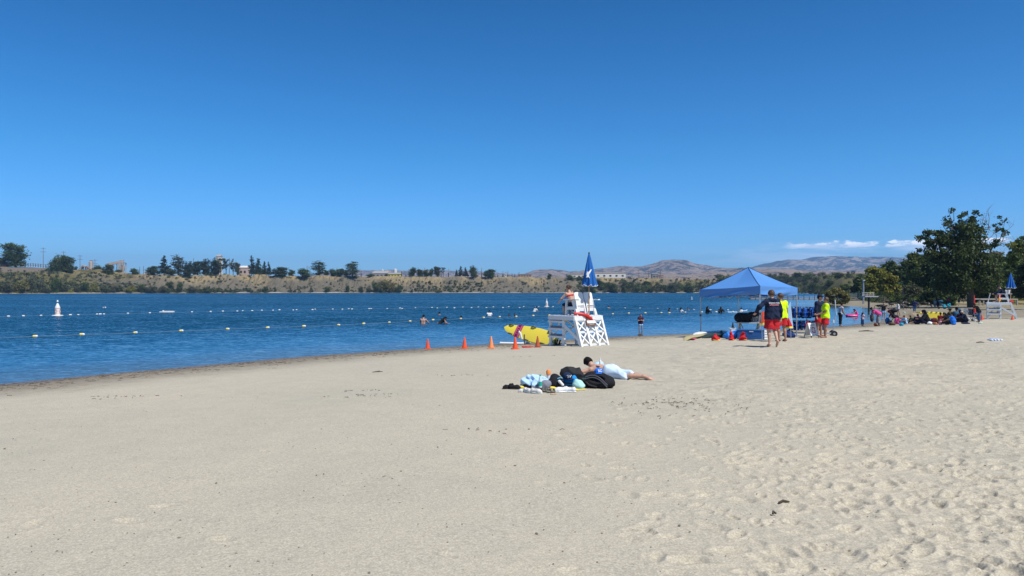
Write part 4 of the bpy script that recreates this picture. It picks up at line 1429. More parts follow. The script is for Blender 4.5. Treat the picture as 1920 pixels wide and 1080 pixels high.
b = rim(229, 1.4)
e = empty('aggregate_tower', b, 0, 'pale aggregate loading tower fed by a long conveyor on the far left rim', 'tower')
s_ = mpx(1, b)
z0 = b.z
top = ZC + (HZ - 493) * b.y / F - z0
mb = MB()
for x in (-4.5, 0, 4.5):
    for y in (-2, 2):
        mb.bar((x * s_, y, -2), (x * s_, y, top), 0.5, 0.5)
for k in range(4):
    mb.bar((-4.5 * s_, -2, top * k / 4), (4.5 * s_, -2, top * (k + 1) / 4), 0.3, 0.3)
    mb.bar((4.5 * s_, -2, top * k / 4), (-4.5 * s_, -2, top * (k + 1) / 4), 0.3, 0.3)
mb.build('frame', PLANT, e)
MB().lathe([(1.4 * s_, top * 0.1), (4.3 * s_, top * 0.28), (4.3 * s_, top * 0.72), (1.5 * s_, top * 0.86)], 14).build('bin', PLANT, e, True)
MB().box((0, 0, top), (12 * s_, 4, 0.5)).build('deck', GREYR, e)
MB().box((-1 * s_, 0, top + 1.0), (4 * s_, 3, 2.0)).build('cabin', PLANT, e)
MB().bar((-28 * s_, 0, top - 3.0 * s_), (-5 * s_, 0, top + 1.4 * s_), 1.6, 1.7).build('conveyor', PLANT, e)
mb = MB()
for x in (-24, -17, -10):
    mb.bar((x * s_, 0, -2), (x * s_, 0, top - 1.5 * s_ + 0), 0.35, 0.35)
mb.build('trestle', RUST, e)


def simple_building(name, px0, px1, yt, yb, q_, wall, roof, label, depth=12, nwin=4, ridge=0.0, cat='building', win=DARKG):
    b = rim((px0 + px1) / 2, q_)
    w = (px1 - px0) * b.y / F
    z1 = ZC + (HZ - yt) * b.y / F
    z0 = min(b.z, ZC + (HZ - yb) * b.y / F)
    h = z1 - z0
    e = empty(name, (b.x, b.y, z0), 0, label, cat)
    MB().box((0, 0, h / 2 - 0.5), (w, depth, h + 1)).build('wall', wall, e)
    rh = max(ridge, 0.3)
    mb = MB()
    mb.add([(-w / 2 - .3, -depth / 2 - .3, h), (w / 2 + .3, -depth / 2 - .3, h), (w / 2 + .3, depth / 2 + .3, h), (-w / 2 - .3, depth / 2 + .3, h), (-w / 2, 0, h + rh), (w / 2, 0, h + rh)],
           [(0, 1, 5, 4), (2, 3, 4, 5), (1, 2, 5), (3, 0, 4), (3, 2, 1, 0)])
    mb.build('roof', roof, e)
    for i in range(nwin):
        x = -w / 2 + w * (i + 0.5) / nwin
        MB().box((x, -depth / 2 - 0.03, h * 0.45), (min(1.6, w / nwin * 0.5), 0.1, h * 0.3)).build('window', win, e)
    return e


simple_building('warehouse', 1112, 1168, 512.5, 522, 2.4, WHITEW, TANR, 'long white warehouse with tan roof seen right of the folded blue umbrella', 30, 5, 0.8)
simple_building('warehouse', 1063, 1096, 515, 521, 2.0, WHITEW, TANR, 'low white warehouse wing seen left of the folded blue umbrella', 20, 4, 0.5)
simple_building('low_house', 971, 996, 514.5, 519, 1.4, mat('brown_wall', (0.36, 0.25, 0.19), 0.8, 0.1, 0.3), GREYR, 'small flat brown house on the rim right of the bare trees', 8, 5, 0.3)
simple_building('container_office', 273, 278, 510, 513.5, 1.4, WHITEW, GREYR, 'tiny white container on the rim left of the pine grove', 3, 1)
simple_building('works_shed', 452, 466, 502, 516, 1.7, mat('pink_wall', (0.50, 0.38, 0.33), 0.8, 0.1, 0.3), WHITEW, 'pink and white plant building between the airy tree and the tall pines', 8, 2, 1.5)
simple_building('works_tower', 407, 415, 481, 514, 2.4, WHITEW, GREYR, 'white plant tower behind the thin eucalyptus', 5, 2, 1.5)
simple_building('depot', 702, 730, 513, 519, 2.2, GREYR, GREYR, 'wide low grey roofed depot, left part, below the small tank', 20, 4, 2.2)
simple_building('depot', 730, 752, 514, 519, 1.9, YELW, GREYR, 'low grey roofed depot with a yellow base strip, right of its twin', 14, 4, 1.2)
simple_building('shed', 1222, 1233, 514, 522, 1.6, GREYR, GREYR, 'small dark shed near the rusty loading frame', 6, 2, 0.5)
simple_building('white_hut', 947, 949.5, 511, 518.5, 1.4, WHITEW, GREYR, 'tiny white hut among the bare trees on the rim', 2, 1, 0.2)
for px, w, yt, yb, lab in ((717.5, 3.4, 505, 513, 'small white water tank on legs above the depot roofs'), (741, 6.4, 504, 512, 'larger white cube-like tank above the depot roofs')):
    b = rim(px, 2.4)
    z0 = ZC + (HZ - yb) * b.y / F
    z1 = ZC + (HZ - yt) * b.y / F
    e = empty('water_tank', (b.x, b.y, b.z), 0, lab, 'tank')
    rr_ = w / 2 * b.y / F
    MB().lathe([(rr_, z0 - b.z), (rr_, z1 - b.z - .4), (rr_ * .3, z1 - b.z)], 12).build('tank', WHITEW, e, True)
    mb = MB()
    for a in range(4):
        mb.bar((rr_ * .8 * math.cos(a * 1.57 + .78), rr_ * .8 * math.sin(a * 1.57 + .78), -1), (rr_ * .8 * math.cos(a * 1.57 + .78), rr_ * .8 * math.sin(a * 1.57 + .78), z0 - b.z), .3, .3)
    mb.build('legs_frame', GREYR, e)
b = rim(1236, 1.3)
s_ = mpx(1, b)
e = empty('loading_frame', b, 0, 'rusty open loading frame on the plateau right of the warehouse', 'frame')
mb = MB()
for x in (-8, -4, 0, 4, 7):
    mb.bar((x * s_, 0, -1), (x * s_, 0, (4 + (x % 3) * 2) * s_), 0.4, 0.4)
mb.bar((-8 * s_, 0, 3 * s_), (7 * s_, 0, 6 * s_), 0.6, 0.6)
mb.build('frame', RUST, e)
MB().box((0, 0, 5 * s_), (5 * s_, 2, 2 * s_)).build('hopper', RUST, e)

# fence on the grey embankment
b0, b1 = bank_point(-60, 1.02), bank_point(95, 1.02)
e = empty('embankment_fence', b0, 0, 'pale post and rail fence along the top of the grey embankment', 'fence')
nP = 34
hF = 7 * b0.y / F
pm_ = MB().box((0, 0, hF / 2), (0.45, 0.2, hF)).build('post', WOODP, e)
for i in range(nP):
    t = i / (nP - 1)
    px = -60 + 155 * t
    p = bank_point(px, 1.02)
    o = pm_ if i == 0 else pm_.copy()
    if i:
        col.objects.link(o)
    o.location = p - b0
for z in (0.9, 0.45):
    mb = MB()
    mb.tube([bank_point(-60 + 155 * t / 10, 1.02) - b0 + Vector((0, 0, hF * z)) for t in range(11)], 0.1, 4)
    mb.build('rail', WOODP, e)

# brick hut and teal tank on the right
b = onD(1698, 142)
s_ = b.y / F
BRK = mat('brick_wall', (0.42, 0.22, 0.16), 0.85, 0.15, 1.5)
e = empty('brick_hut', b, 0.25, 'small brick-red hut with a white corner under the trees', 'building')
z0 = ZC + (HZ - 552) * s_ - b.z
z1 = ZC + (HZ - 541.5) * s_ - b.z
MB().box((0, 0, (z1 - 1) / 2), (14 * s_, 2.5, z1 + 1)).build('wall', BRK, e)
MB().box((0, 0, z1 + 0.08), (15 * s_, 3.0, 0.14), rot=(0, -0.02, 0)).build('roof', GREYR, e)
MB().box((4.6 * s_, -1.29, z1 - 0.28), (3.2 * s_, 0.06, 0.3)).build('sign_plate', WHITEW, e)
MB().box((-3 * s_, -1.27, z1 * .4), (0.9, 0.05, z1 * .8)).build('door', RUST, e)
b = onD(1689, 165)
s_ = b.y / F
TEAL = mat('teal_painted_steel', (0.035, 0.085, 0.095), 0.5, 0.15, 1.0)
e = empty('water_tank', b, 0, 'round teal water tank with conical roof above the brick hut', 'tank')
z0 = 0
z1 = ZC + (HZ - 533) * s_ - b.z
MB().lathe([(8.5 * s_, 0), (8.5 * s_, z1)], 20).build('shell', TEAL, e, True)
MB().lathe([(9 * s_, z1), (0.3, z1 + 2.5 * s_)], 20).build('roof', mat('teal_roof', (0.07, 0.16, 0.14), 0.5, 0.1, 1.0), e, True)
# ------------------------------------------------------------------ soft shapes: distance fields turned into one surface
def seg_d(P, a, b, ra, rb, sq=(1, 1, 1)):
    a = np.asarray(a, float)
    b = np.asarray(b, float)
    ab = b - a
    t = np.clip(((P - a) @ ab) / max(ab @ ab, 1e-9), 0, 1)
    d = P - (a + t[..., None] * ab)
    return np.sqrt((d * d).sum(-1)) - (ra + (rb - ra) * t)


def ell_d(P, c, r, M=None):
    q_ = P - np.asarray(c, float)
    if M is not None:
        q_ = q_ @ np.array(M)
    r = np.asarray(r, float)
    k = np.sqrt(((q_ / r) ** 2).sum(-1))
    k2 = np.sqrt(((q_ / (r * r)) ** 2).sum(-1)) + 1e-9
    return k * (k - 1.0) / k2


def surface_nets(Vg, org, h):
    nx, ny, nz = Vg.shape
    S = Vg < 0
    c = np.zeros((nx - 1, ny - 1, nz - 1, 3))
    cnt = np.zeros((nx - 1, ny - 1, nz - 1))
    offs = [(0, 0), (1, 0), (0, 1), (1, 1)]
    for ax in range(3):
        o = [a for a in range(3) if a != ax]
        for (p, q_) in offs:
            sl0 = [slice(0, n - 1) for n in (nx, ny, nz)]
            sl0[o[0]] = slice(p, [nx, ny, nz][o[0]] - 1 + p)
            sl0[o[1]] = slice(q_, [nx, ny, nz][o[1]] - 1 + q_)
            sl1 = list(sl0)
            sl1[ax] = slice(1, [nx, ny, nz][ax])
            v0, v1 = Vg[tuple(sl0)], Vg[tuple(sl1)]
            m = (v0 < 0) != (v1 < 0)
            t = np.where(m, v0 / np.where(v0 == v1, 1, v0 - v1), 0)
            cnt += m
            c[..., ax] += np.where(m, t, 0)
            c[..., o[0]] += m * p
            c[..., o[1]] += m * q_
    act = cnt > 0
    idx = -np.ones(act.shape, np.int64)
    idx[act] = np.arange(act.sum())
    g0 = np.argwhere(act)
    verts = (g0 + c[act] / cnt[act][:, None]) * h + org
    faces = []
    for ax in range(3):
        o = [a for a in range(3) if a != ax]
        N = [nx, ny, nz]
        sl0 = [slice(1, n - 1) for n in N]
        sl0[ax] = slice(0, N[ax] - 1)
        sl1 = list(sl0)
        sl1[ax] = slice(1, N[ax])
        a, b = S[tuple(sl0)], S[tuple(sl1)]
        e = np.argwhere(a != b)
        if not len(e):
            continue
        fl = a[tuple(e.T)]
        base = e.copy()
        base[:, o[0]] += 1
        base[:, o[1]] += 1
        q4 = []
        for (p, q_) in ((1, 1), (0, 1), (0, 0), (1, 0)):
            k = base.copy()
            k[:, o[0]] -= p
            k[:, o[1]] -= q_
            q4.append(idx[tuple(k.T)])
        q4 = np.stack(q4, 1)
        if ax == 1:
            fl = ~fl
        q4 = np.where(fl[:, None], q4, q4[:, ::-1])
        faces.append(q4)
    f = np.concatenate(faces) if faces else np.zeros((0, 4), int)
    return verts, f


def soft(prims, h=0.02, k=0.03, fold=0.0, freq=22.0, seed=0):
    """prims: ('s', a, b, ra, rb[, clips]) capsule, ('e', c, r[, M, clips]) ellipsoid, ('-', prim) carve. -> verts, faces"""
    lo, hi = [], []
    for p in prims:
        if p[0] == '-':
            continue
        if p[0] == 's':
            m = max(p[3], p[4]) + 0.03
            lo.append(np.minimum(p[1], p[2]) - m)
            hi.append(np.maximum(p[1], p[2]) + m)
        else:
            m = max(p[2]) + 0.03
            lo.append(np.array(p[1]) - m)
            hi.append(np.array(p[1]) + m)
    L = np.min(lo, 0) - 2 * h
    Hh = np.max(hi, 0) + 2 * h
    n = np.ceil((Hh - L) / h).astype(int) + 1
    V = np.full(n, 1.0)
    ax = [L[i] + np.arange(n[i]) * h for i in range(3)]
    q_ = 0
    for p in prims:
        if p[0] == '-':
            continue
        i0 = np.maximum(0, ((lo[q_] - 0.05 - L) / h).astype(int))
        i1 = np.minimum(n, ((hi[q_] + 0.05 - L) / h).astype(int) + 2)
        q_ += 1
        G = np.stack(np.meshgrid(*[ax[i][i0[i]:i1[i]] for i in range(3)], indexing='ij'), -1)
        if p[0] == 's':
            d = seg_d(G, *p[1:5])
            clips = p[5] if len(p) > 5 else []
        else:
            d = ell_d(G, p[1], p[2], p[3] if len(p) > 3 else None)
            clips = p[4] if len(p) > 4 else []
        for (c0, nn) in clips:
            nn = np.asarray(nn, float)
            nn = nn / np.linalg.norm(nn)
            d = np.maximum(d, (G - np.asarray(c0, float)) @ nn)
        sl_ = tuple(slice(i0[i], i1[i]) for i in range(3))
        o = V[sl_]
        hh = np.clip(0.5 + 0.5 * (o - d) / k, 0, 1)
        V[sl_] = np.where(np.abs(o - d) < k, o * (1 - hh) + d * hh - k * hh * (1 - hh), np.minimum(o, d))
    if fold or any(p[0] == '-' for p in prims):
        G = np.stack(np.meshgrid(*ax, indexing='ij'), -1)
        if fold:
            x, y, z = G[..., 0], G[..., 1], G[..., 2]
            w = np.sin(freq * x + 2.3 * np.sin(freq * 0.5 * z + seed) + seed) + np.sin(freq * 0.9 * y + 1.9 * np.sin(freq * 0.43 * x + seed * 2)) + 0.8 * np.sin(freq * 1.1 * z + 2.0 * np.sin(freq * 0.6 * y + 1.7 * seed))
            if fold >= 0.01:       # crumpled cloth: sharp creases instead of soft waves
                a1 = freq * (0.7 * x + 0.5 * z) + 2.2 * np.sin(freq * 0.37 * y + seed) + 1.3 * np.sin(freq * 0.5 * z - seed)
                a2 = freq * 0.8 * (0.6 * y - 0.7 * x + 0.4 * z) + 2.0 * np.sin(freq * 0.41 * x + 1.7 * seed)
                a3 = freq * 1.9 * (0.4 * x + 0.8 * z - 0.3 * y) + 1.5 * np.sin(freq * 0.8 * x + seed)
                w = 3.2 * np.abs(np.sin(a1 * 0.5)) + 2.4 * np.abs(np.sin(a2 * 0.5)) + 1.3 * np.abs(np.sin(a3 * 0.5)) - 4.2
            V = V + fold * w / 2.0
        for p in prims:
            if p[0] == '-':
                c = p[1]
                d = seg_d(G, *c[1:5]) if c[0] == 's' else ell_d(G, c[1], c[2], c[3] if len(c) > 3 else None)
                V = np.maximum(V, -d)
    V[0], V[-1] = 1, 1
    V[:, 0], V[:, -1] = 1, 1
    V[:, :, 0], V[:, :, -1] = 1, 1
    return surface_nets(V, L, h)


def soft_obj(name, prims, m, parent=None, h=0.02, k=0.03, fold=0.0, freq=22.0, seed=0, loc=None, rz=None, paint=None):
    v, f = soft(prims, h, k, fold, freq, seed)
    ms = m if isinstance(m, list) else [m]
    mi = None
    if paint is not None and len(f):
        mi = paint(v[f].mean(1))
    me = mesh_np(name, v, f, ms, True, mi)
    return link(name, me, parent, loc, (0, 0, rz) if rz is not None else None)


# ------------------------------------------------------------------ people
SKIN = {'light': mat('skin_light', (0.50, 0.29, 0.205), 0.5, 0.08, 8.0, sss=0.06), 'tan': mat('skin_tan', (0.36, 0.19, 0.12), 0.5, 0.08, 8.0, sss=0.05),
        'mid': mat('skin_olive', (0.28, 0.155, 0.095), 0.5, 0.08, 8.0, sss=0.05), 'dark': mat('skin_brown', (0.15, 0.08, 0.05), 0.5, 0.08, 8.0, sss=0.04)}
HAIR = {'black': mat('hair_black', (0.010, 0.008, 0.007), 0.85, 0.3, 30, bump=0.008, spec=0.12), 'brown': mat('hair_brown', (0.075, 0.038, 0.020), 0.5, 0.35, 30, bump=0.004),
        'grey': mat('hair_grey', (0.35, 0.33, 0.31), 0.6, 0.3, 30)}
EYE = mat('eye_dark', (0.02, 0.015, 0.012), 0.2, 0.1, 10)
LIP = mat('lip', (0.30, 0.10, 0.08), 0.5, 0.1, 10)


def cloth(name, color, vary=0.10):
    return mat('cloth_' + name, color, 0.85, vary, 9.0, bump=0.003, spec=0.15)


def nrm(v):
    v = np.asarray(v, float)
    return v / np.linalg.norm(v)


def rotv(v, axis, a):
    return np.array(Matrix.Rotation(a, 3, Vector(axis)) @ Vector(v))


def skeleton(H=1.7, lean=0.0, side=0.0, twist=0.0, aL=None, aR=None, lL=None, lR=None, head=(0, 0), crouch=None, wide=1.0):
    """figure faces +Y, x to its right. aL/aR = (upper arm dir, forearm dir), lL/lR = (thigh dir, shin dir[, foot dir])"""
    s = H / 1.75
    J = {'s': s, 'H': H}
    up = rotv((0, 0, 1), (1, 0, 0), -lean)
    up = rotv(up, (0, 1, 0), side)
    rt = nrm(np.cross(rotv((0, 1, 0), (1, 0, 0), -lean), up))
    rt = rotv(rt, tuple(up), twist)
    fw = np.cross(up, rt)
    pel = np.array([0, 0, 0.0])
    J['up'], J['rt'], J['fw'] = up, rt, fw
    J['pel'] = pel
    J['waist'] = pel + up * 0.17 * s
    J['chest'] = pel + up * 0.36 * s
    J['neck'] = pel + up * 0.50 * s
    hd = rotv(up, tuple(rt), -head[0])
    hd = rotv(hd, (0, 0, 1), 0)
    J['hup'] = hd
    hf = rotv(np.cross(hd, rt), tuple(hd), head[1])
    J['hf'] = hf
    J['hrt'] = np.cross(hf, hd)
    J['head'] = J['neck'] + up * 0.05 * s + hd * 0.115 * s + hf * 0.015 * s
    for sd, x, A, Lg in (('L', -1, aL, lL), ('R', 1, aR, lR)):
        A = A or ((0.12 * x, 0, -1), (0.05 * x, 0.15, -1))
        Lg = Lg or ((0.03 * x, 0, -1), (0, 0, -1))
        sh = pel + up * 0.455 * s + rt * x * 0.185 * s * wide
        el = sh + nrm(A[0]) * 0.29 * s
        wr = el + nrm(A[1]) * 0.25 * s
        J['sh' + sd], J['el' + sd], J['wr' + sd] = sh, el, wr
        J['hd' + sd] = nrm(A[2]) if len(A) > 2 else nrm(A[1])
        hp = pel + np.array([0.088 * s * x * (0.5 + 0.5 * wide), 0, -0.02 * s])
        kn = hp + nrm(Lg[0]) * 0.42 * s
        an = kn + nrm(Lg[1]) * 0.41 * s
        J['hp' + sd], J['kn' + sd], J['an' + sd] = hp, kn, an
        J['ft' + sd] = nrm(Lg[2]) if len(Lg) > 2 else np.array([0.1 * x, 1, -0.12])
    return J


def body_prims(J, fine=False, belly=0.0, fem=False):
    s = J['s']
    P = []
    up, rt, fw = J['up'], J['rt'], J['fw']

    def S(a, b, ra, rb):
        P.append(('s', np.array(a), np.array(b), ra * s, rb * s))
    for x in (-1, 1):
        S(J['pel'] + rt * x * 0.075 * s, J['waist'] + rt * x * (0.05 if fem else 0.06) * s, 0.105 if fem else 0.098, 0.088 + belly)
        S(J['waist'] + rt * x * (0.05 if fem else 0.06) * s, J['chest'] + rt * x * 0.075 * s, 0.088 + belly, 0.105)
        S(J['chest'] + rt * x * 0.075 * s, J['sh' + ('R' if x > 0 else 'L')] - up * 0.03 * s, 0.105, 0.062)
        S(J['pel'] + rt * x * 0.07 * s - fw * 0.035 * s, J['pel'] + rt * x * 0.07 * s - up * 0.05 * s - fw * 0.03 * s, 0.10, 0.09)
    S(J['neck'] - up * 0.06 * s, J['neck'] + up * 0.02 * s, 0.075, 0.058)
    S(J['neck'], J['head'] - J['hup'] * 0.05 * s, 0.058, 0.055)
    hM = np.stack([J['hrt'], J['hf'], J['hup']], 1)
    P.append(('e', J['head'] + J['hup'] * 0.015 * s, np.array([0.076, 0.093, 0.105]) * s, hM))
    S(J['head'] - J['hup'] * 0.04 * s + J['hf'] * 0.03 * s, J['head'] - J['hup'] * 0.072 * s + J['hf'] * 0.052 * s, 0.055, 0.032)
    S(J['head'] + J['hup'] * 0.012 * s + J['hf'] * 0.088 * s, J['head'] - J['hup'] * 0.025 * s + J['hf'] * 0.104 * s, 0.010, 0.015)
    for x in (-1, 1):
        S(J['head'] + J['hrt'] * x * 0.078 * s + J['hup'] * 0.012 * s, J['head'] + J['hrt'] * x * 0.082 * s - J['hup'] * 0.025 * s, 0.016, 0.011)
    for sd, x in (('L', -1), ('R', 1)):
        S(J['sh' + sd], J['el' + sd], 0.052, 0.040)
        S(J['el' + sd], J['wr' + sd], 0.042, 0.027)
        hd = J['hd' + sd]
        w = J['wr' + sd]
        side = nrm(np.cross(hd, fw) + 1e-3)
        palm = w + hd * 0.085 * s
        S(w, palm - side * 0.012 * s, 0.026, 0.024)
        S(w, palm + side * 0.016 * s, 0.024, 0.022)
        thn = nrm(np.cross(side, hd))
        if fine:
            for i, (o, L) in enumerate(((-0.030, 0.060), (-0.010, 0.072), (0.011, 0.068), (0.031, 0.054))):
                a = palm + side * o * s * 0.95
                m = a + hd * L * 0.5 * s + thn * 0.006 * s
                e = m + nrm(hd + thn * 0.7) * L * 0.5 * s
                S(a, m, 0.0105, 0.0095)
                S(m, e, 0.0095, 0.008)
            t0 = w + hd * 0.03 * s + side * 0.03 * s
            S(w + hd * 0.02 * s, t0, 0.018, 0.014)
            S(t0, t0 + nrm(hd + side * 0.7 + thn * 0.3) * 0.055 * s, 0.0125, 0.010)
        else:
            S(palm, palm + hd * 0.055 * s + thn * 0.012 * s, 0.024, 0.013)
            S(w + hd * 0.02 * s, w + hd * 0.07 * s + side * 0.035 * s, 0.015, 0.010)
        S(J['hp' + sd], J['kn' + sd], 0.088, 0.056)
        k_, a_ = J['kn' + sd], J['an' + sd]
        m = k_ * 0.68 + a_ * 0.32
        back = -nrm(np.cross(np.array([1, 0, 0]), nrm(a_ - k_))) * 0.014 * s
        back = back if back @ fw < 0 else -back
        S(k_, m + back, 0.054, 0.055)
        S(m + back, a_, 0.055, 0.034)
        f = J['ft' + sd]
        hl = a_ - np.array([0, 0, 0]) + nrm(a_ - k_) * 0.035 * s
        S(a_, hl - f * 0.03 * s, 0.036, 0.032)
        S(hl - f * 0.03 * s, hl + f * 0.10 * s, 0.034, 0.036)
        S(hl + f * 0.10 * s, hl + f * 0.17 * s + 0 * f, 0.034, 0.024)
    return P


def torso_cl(J, grow=0.016, arms=0.0, hem=-0.03, loose=0.0, fem=False, belly=0.0):
    s = J['s']
    up, rt = J['up'], J['rt']
    P = []
    clip = [(J['pel'] + up * hem * s, -up)]
    nk = [(J['neck'] + up * 0.012 * s, up)]
    for x in (-1, 1):
        P.append(('s', J['pel'] + up * (hem - 0.1) * s * 0 + rt * x * 0.075 * s, J['waist'] + rt * x * 0.062 * s, (0.108 + loose) * s + grow, (0.094 + loose + belly) * s + grow, clip))
        P.append(('s', J['waist'] + rt * x * 0.062 * s, J['chest'] + rt * x * 0.078 * s, (0.094 + loose + belly) * s + grow, 0.107 * s + grow, nk))
        sh = J['sh' + ('R' if x > 0 else 'L')]
        P.append(('s', J['chest'] + rt * x * 0.075 * s, sh - up * 0.03 * s, 0.107 * s + grow, 0.064 * s + grow, nk))
        if hem < 0:
            P.append(('s', J['pel'] + rt * x * 0.075 * s, J['pel'] + up * (hem - 0.05) * s + rt * x * 0.08 * s, (0.108 + loose) * s + grow, (0.112 + loose) * s + grow, clip))
    P.append(('s', J['shL'], J['shR'], 0.05 * s + grow, 0.05 * s + grow, nk))
    for sd in 'LR':
        if arms > 0:
            a, e, w = J['sh' + sd], J['el' + sd], J['wr' + sd]
            if arms < 1:
                P.append(('s', a, e, 0.056 * s + grow, 0.052 * s + grow, [(a + (e - a) * arms, e - a)]))
            else:
                P.append(('s', a, e, 0.054 * s + grow, 0.045 * s + grow))
                P.append(('s', e, w, 0.045 * s + grow, 0.032 * s + grow, [(w + (w - e) * 0.0, w - e)]))
    return P


def leg_cl(J, grow=0.014, frac=0.6, shin=0.0, top=0.10, flare=0.02):
    s = J['s']
    up, rt = J['up'], J['rt']
    P = []
    wc = [(J['pel'] + up * top * s, up)]
    for x, sd in ((-1, 'L'), (1, 'R')):
        P.append(('s', J['pel'] + rt * x * 0.075 * s, J['waist'] + rt * x * 0.06 * s, 0.10 * s + grow, 0.092 * s + grow, wc))
        P.append(('s', J['pel'] + rt * x * 0.07 * s - J['fw'] * 0.03 * s, J['pel'] + rt * x * 0.07 * s - up * 0.05 * s - J['fw'] * 0.03 * s, 0.10 * s + grow, 0.09 * s + grow, wc))
        a, k_, n_ = J['hp' + sd], J['kn' + sd], J['an' + sd]
        if frac < 1:
            c = a + (k_ - a) * frac
            P.append(('s', a, k_, 0.092 * s + grow, (0.070 + flare) * s + grow, [(c, k_ - a)]))
        else:
            P.append(('s', a, k_, 0.090 * s + grow, 0.060 * s + grow))
            if shin > 0:
                c = k_ + (n_ - k_) * shin
                P.append(('s', k_, n_, 0.060 * s + grow, (0.045 + flare) * s + grow, [(c, n_ - k_)]))
    return P


def hair_pr(J, style='short'):
    s = J['s']
    u, f, r_ = J['hup'], J['hf'], J['hrt']
    M = np.stack([r_, f, u], 1)
    hc = J['head'] + u * 0.015 * s
    face = [(hc + f * 0.045 * s + u * 0.035 * s, nrm(f * 1.0 - u * 0.75))]
    nape = [(hc - u * 0.055 * s, -u)]
    P = [('e', hc - f * 0.008 * s + u * 0.008 * s, np.array([0.090, 0.104, 0.112]) * s, M, face + nape)]
    if style == 'mop':
        P = [('e', hc - f * 0.006 * s + u * 0.012 * s, np.array([0.100, 0.114, 0.118]) * s, M, face + nape)]
    if style in ('long', 'veil'):
        w = 0.085 if style == 'long' else 0.105
        b = hc - f * 0.055 * s
        e = J['neck'] - J['fw'] * 0.10 * s - J['up'] * (0.16 if style == 'long' else 0.20) * s
        P.append(('s', b, e, w * s, w * 0.55 * s))
    if style == 'tail':
        b = hc - f * 0.10 * s
        e = J['neck'] - J['fw'] * 0.13 * s - J['up'] * 0.22 * s
        P.append(('s', b, e, 0.045 * s, 0.022 * s))
    if style == 'bun':
        P.append(('e', hc - f * 0.10 * s + u * 0.05 * s, np.array([0.045, 0.045, 0.045]) * s))
    return P


def person(J, loc, rz, label, group=None, skin='tan', hair='black', style='short', wear=(), h=0.02, fine=False, fem=False, belly=0.0, seat=None, sink=0.0, hat=None, glasses=False, name='person'):
    """wear: list of (part name, prims, material[, fold])"""
    s = J['s']
    P = body_prims(J, fine, belly, fem)
    v, f = soft(P, h, 0.028 * s if not fine else 0.02)
    if seat is None:
        zoff = -v[:, 2].min() - sink
    else:
        zoff = seat - (J['pel'][2] - 0.115 * s)
    e = empty(name, Vector(loc) + Vector((0, 0, 0)), rz, label, 'person', group)
    off = Vector((0, 0, zoff))
    hc = J['head']

    def paint(c):
        mi = np.zeros(len(c), int)
        for x in (-1, 1):
            ec = hc + J['hf'] * 0.088 * s + J['hup'] * 0.018 * s + J['hrt'] * x * 0.032 * s
            d = c - ec
            mi[(np.abs(d @ J['hup']) < 0.010 * s) & (np.abs(d @ J['hrt']) < 0.016 * s) & (d @ J['hf'] > -0.03 * s)] = 1
        ec = hc + J['hf'] * 0.088 * s - J['hup'] * 0.045 * s
        d = c - ec
        mi[(np.abs(d @ J['hup']) < 0.009 * s) & (np.abs(d @ J['hrt']) < 0.026 * s) & (d @ J['hf'] > -0.03 * s)] = 2
        return mi
    me = mesh_np('body', v, f, [SKIN[skin], EYE, LIP], True, paint(v[f].mean(1)))
    link('body', me, e, off)
    if style:
        o = soft_obj('hair', hair_pr(J, style), HAIR[hair], e, min(h, 0.016), 0.02, 0.006 if style == 'mop' else 0.003, 60)
        o.location = off
    for w in wear:
        o = soft_obj(w[0], w[1], w[2], e, h, 0.03, w[3] if len(w) > 3 else 0.004, 24, seed=len(w[0]))
        o.location = off
    if hat:
        hm_, brim = hat
        u, ff = J['hup'], J['hf']
        M = np.stack([J['hrt'], ff, u], 1)
        c = hc + u * 0.05 * s
        Pq = [('e', c, np.array([0.098, 0.110, 0.095]) * s, M, [(c, -u)])]
        if brim == 'cap':
            Pq.append(('e', c + ff * 0.12 * s, np.array([0.075, 0.085, 0.016]) * s, M))
        else:
            Pq.append(('e', c, np.array([0.19, 0.20, 0.018]) * s, M))
        o = soft_obj('hat', Pq, hm_, e, 0.014, 0.012)
        o.location = off
    if glasses:
        mb = MB()
        for x in (-1, 1):
            c = Vector(hc + J['hf'] * 0.098 * s + J['hup'] * 0.018 * s + J['hrt'] * x * 0.033 * s)
            M = Matrix((Vector(J['hrt']), Vector(J['hf']), Vector(J['hup']))).transposed()
            mb.box(c, (0.05 * s, 0.012, 0.032 * s), rot=M)
        o = mb.build('sunglasses', mat('black_plastic', (0.012, 0.012, 0.013), 0.3, 0.1), e)
        o.location = off
    return e, off
# ------------------------------------------------------------------ common materials
WPAINT = mat('white_paint', (0.76, 0.76, 0.74), 0.5, 0.09, 3.0, bump=0.001)
TREADG = mat('grey_tread_panel', (0.30, 0.30, 0.31), 0.9, 0.1, 30)
UBLUE = mat('umbrella_blue', (0.008, 0.112, 0.38), 0.75, 0.12, 3.0, bump=0.004)
WOODT = mat('varnished_wood', (0.45, 0.27, 0.15), 0.5, 0.15, 8.0)
REDP = mat('red_plastic', (0.52, 0.025, 0.02), 0.4, 0.08, 6)
ORANGE = mat('cone_orange', (0.78, 0.085, 0.018), 0.5, 0.08, 8)
PEACH = mat('faded_orange', (0.80, 0.26, 0.09), 0.55, 0.08, 8)
SHADEO = mat('shaded_orange', (0.42, 0.085, 0.03), 0.6, 0.1, 8)  # darker cone orange: shade on the cone by the ladder put into its colour
WHITEP = mat('white_plastic', (0.74, 0.74, 0.72), 0.45, 0.05, 6)
YELB = mat('board_yellow', (0.86, 0.68, 0.07), 0.4, 0.05, 3)
BLACKP = mat('black_rubber', (0.018, 0.018, 0.019), 0.6, 0.15, 8)
PINK = mat('rescue_pink', (0.66, 0.09, 0.18), 0.5, 0.05, 5)
PURPLE = mat('rescue_purple', (0.12, 0.01, 0.09), 0.5, 0.05, 5)
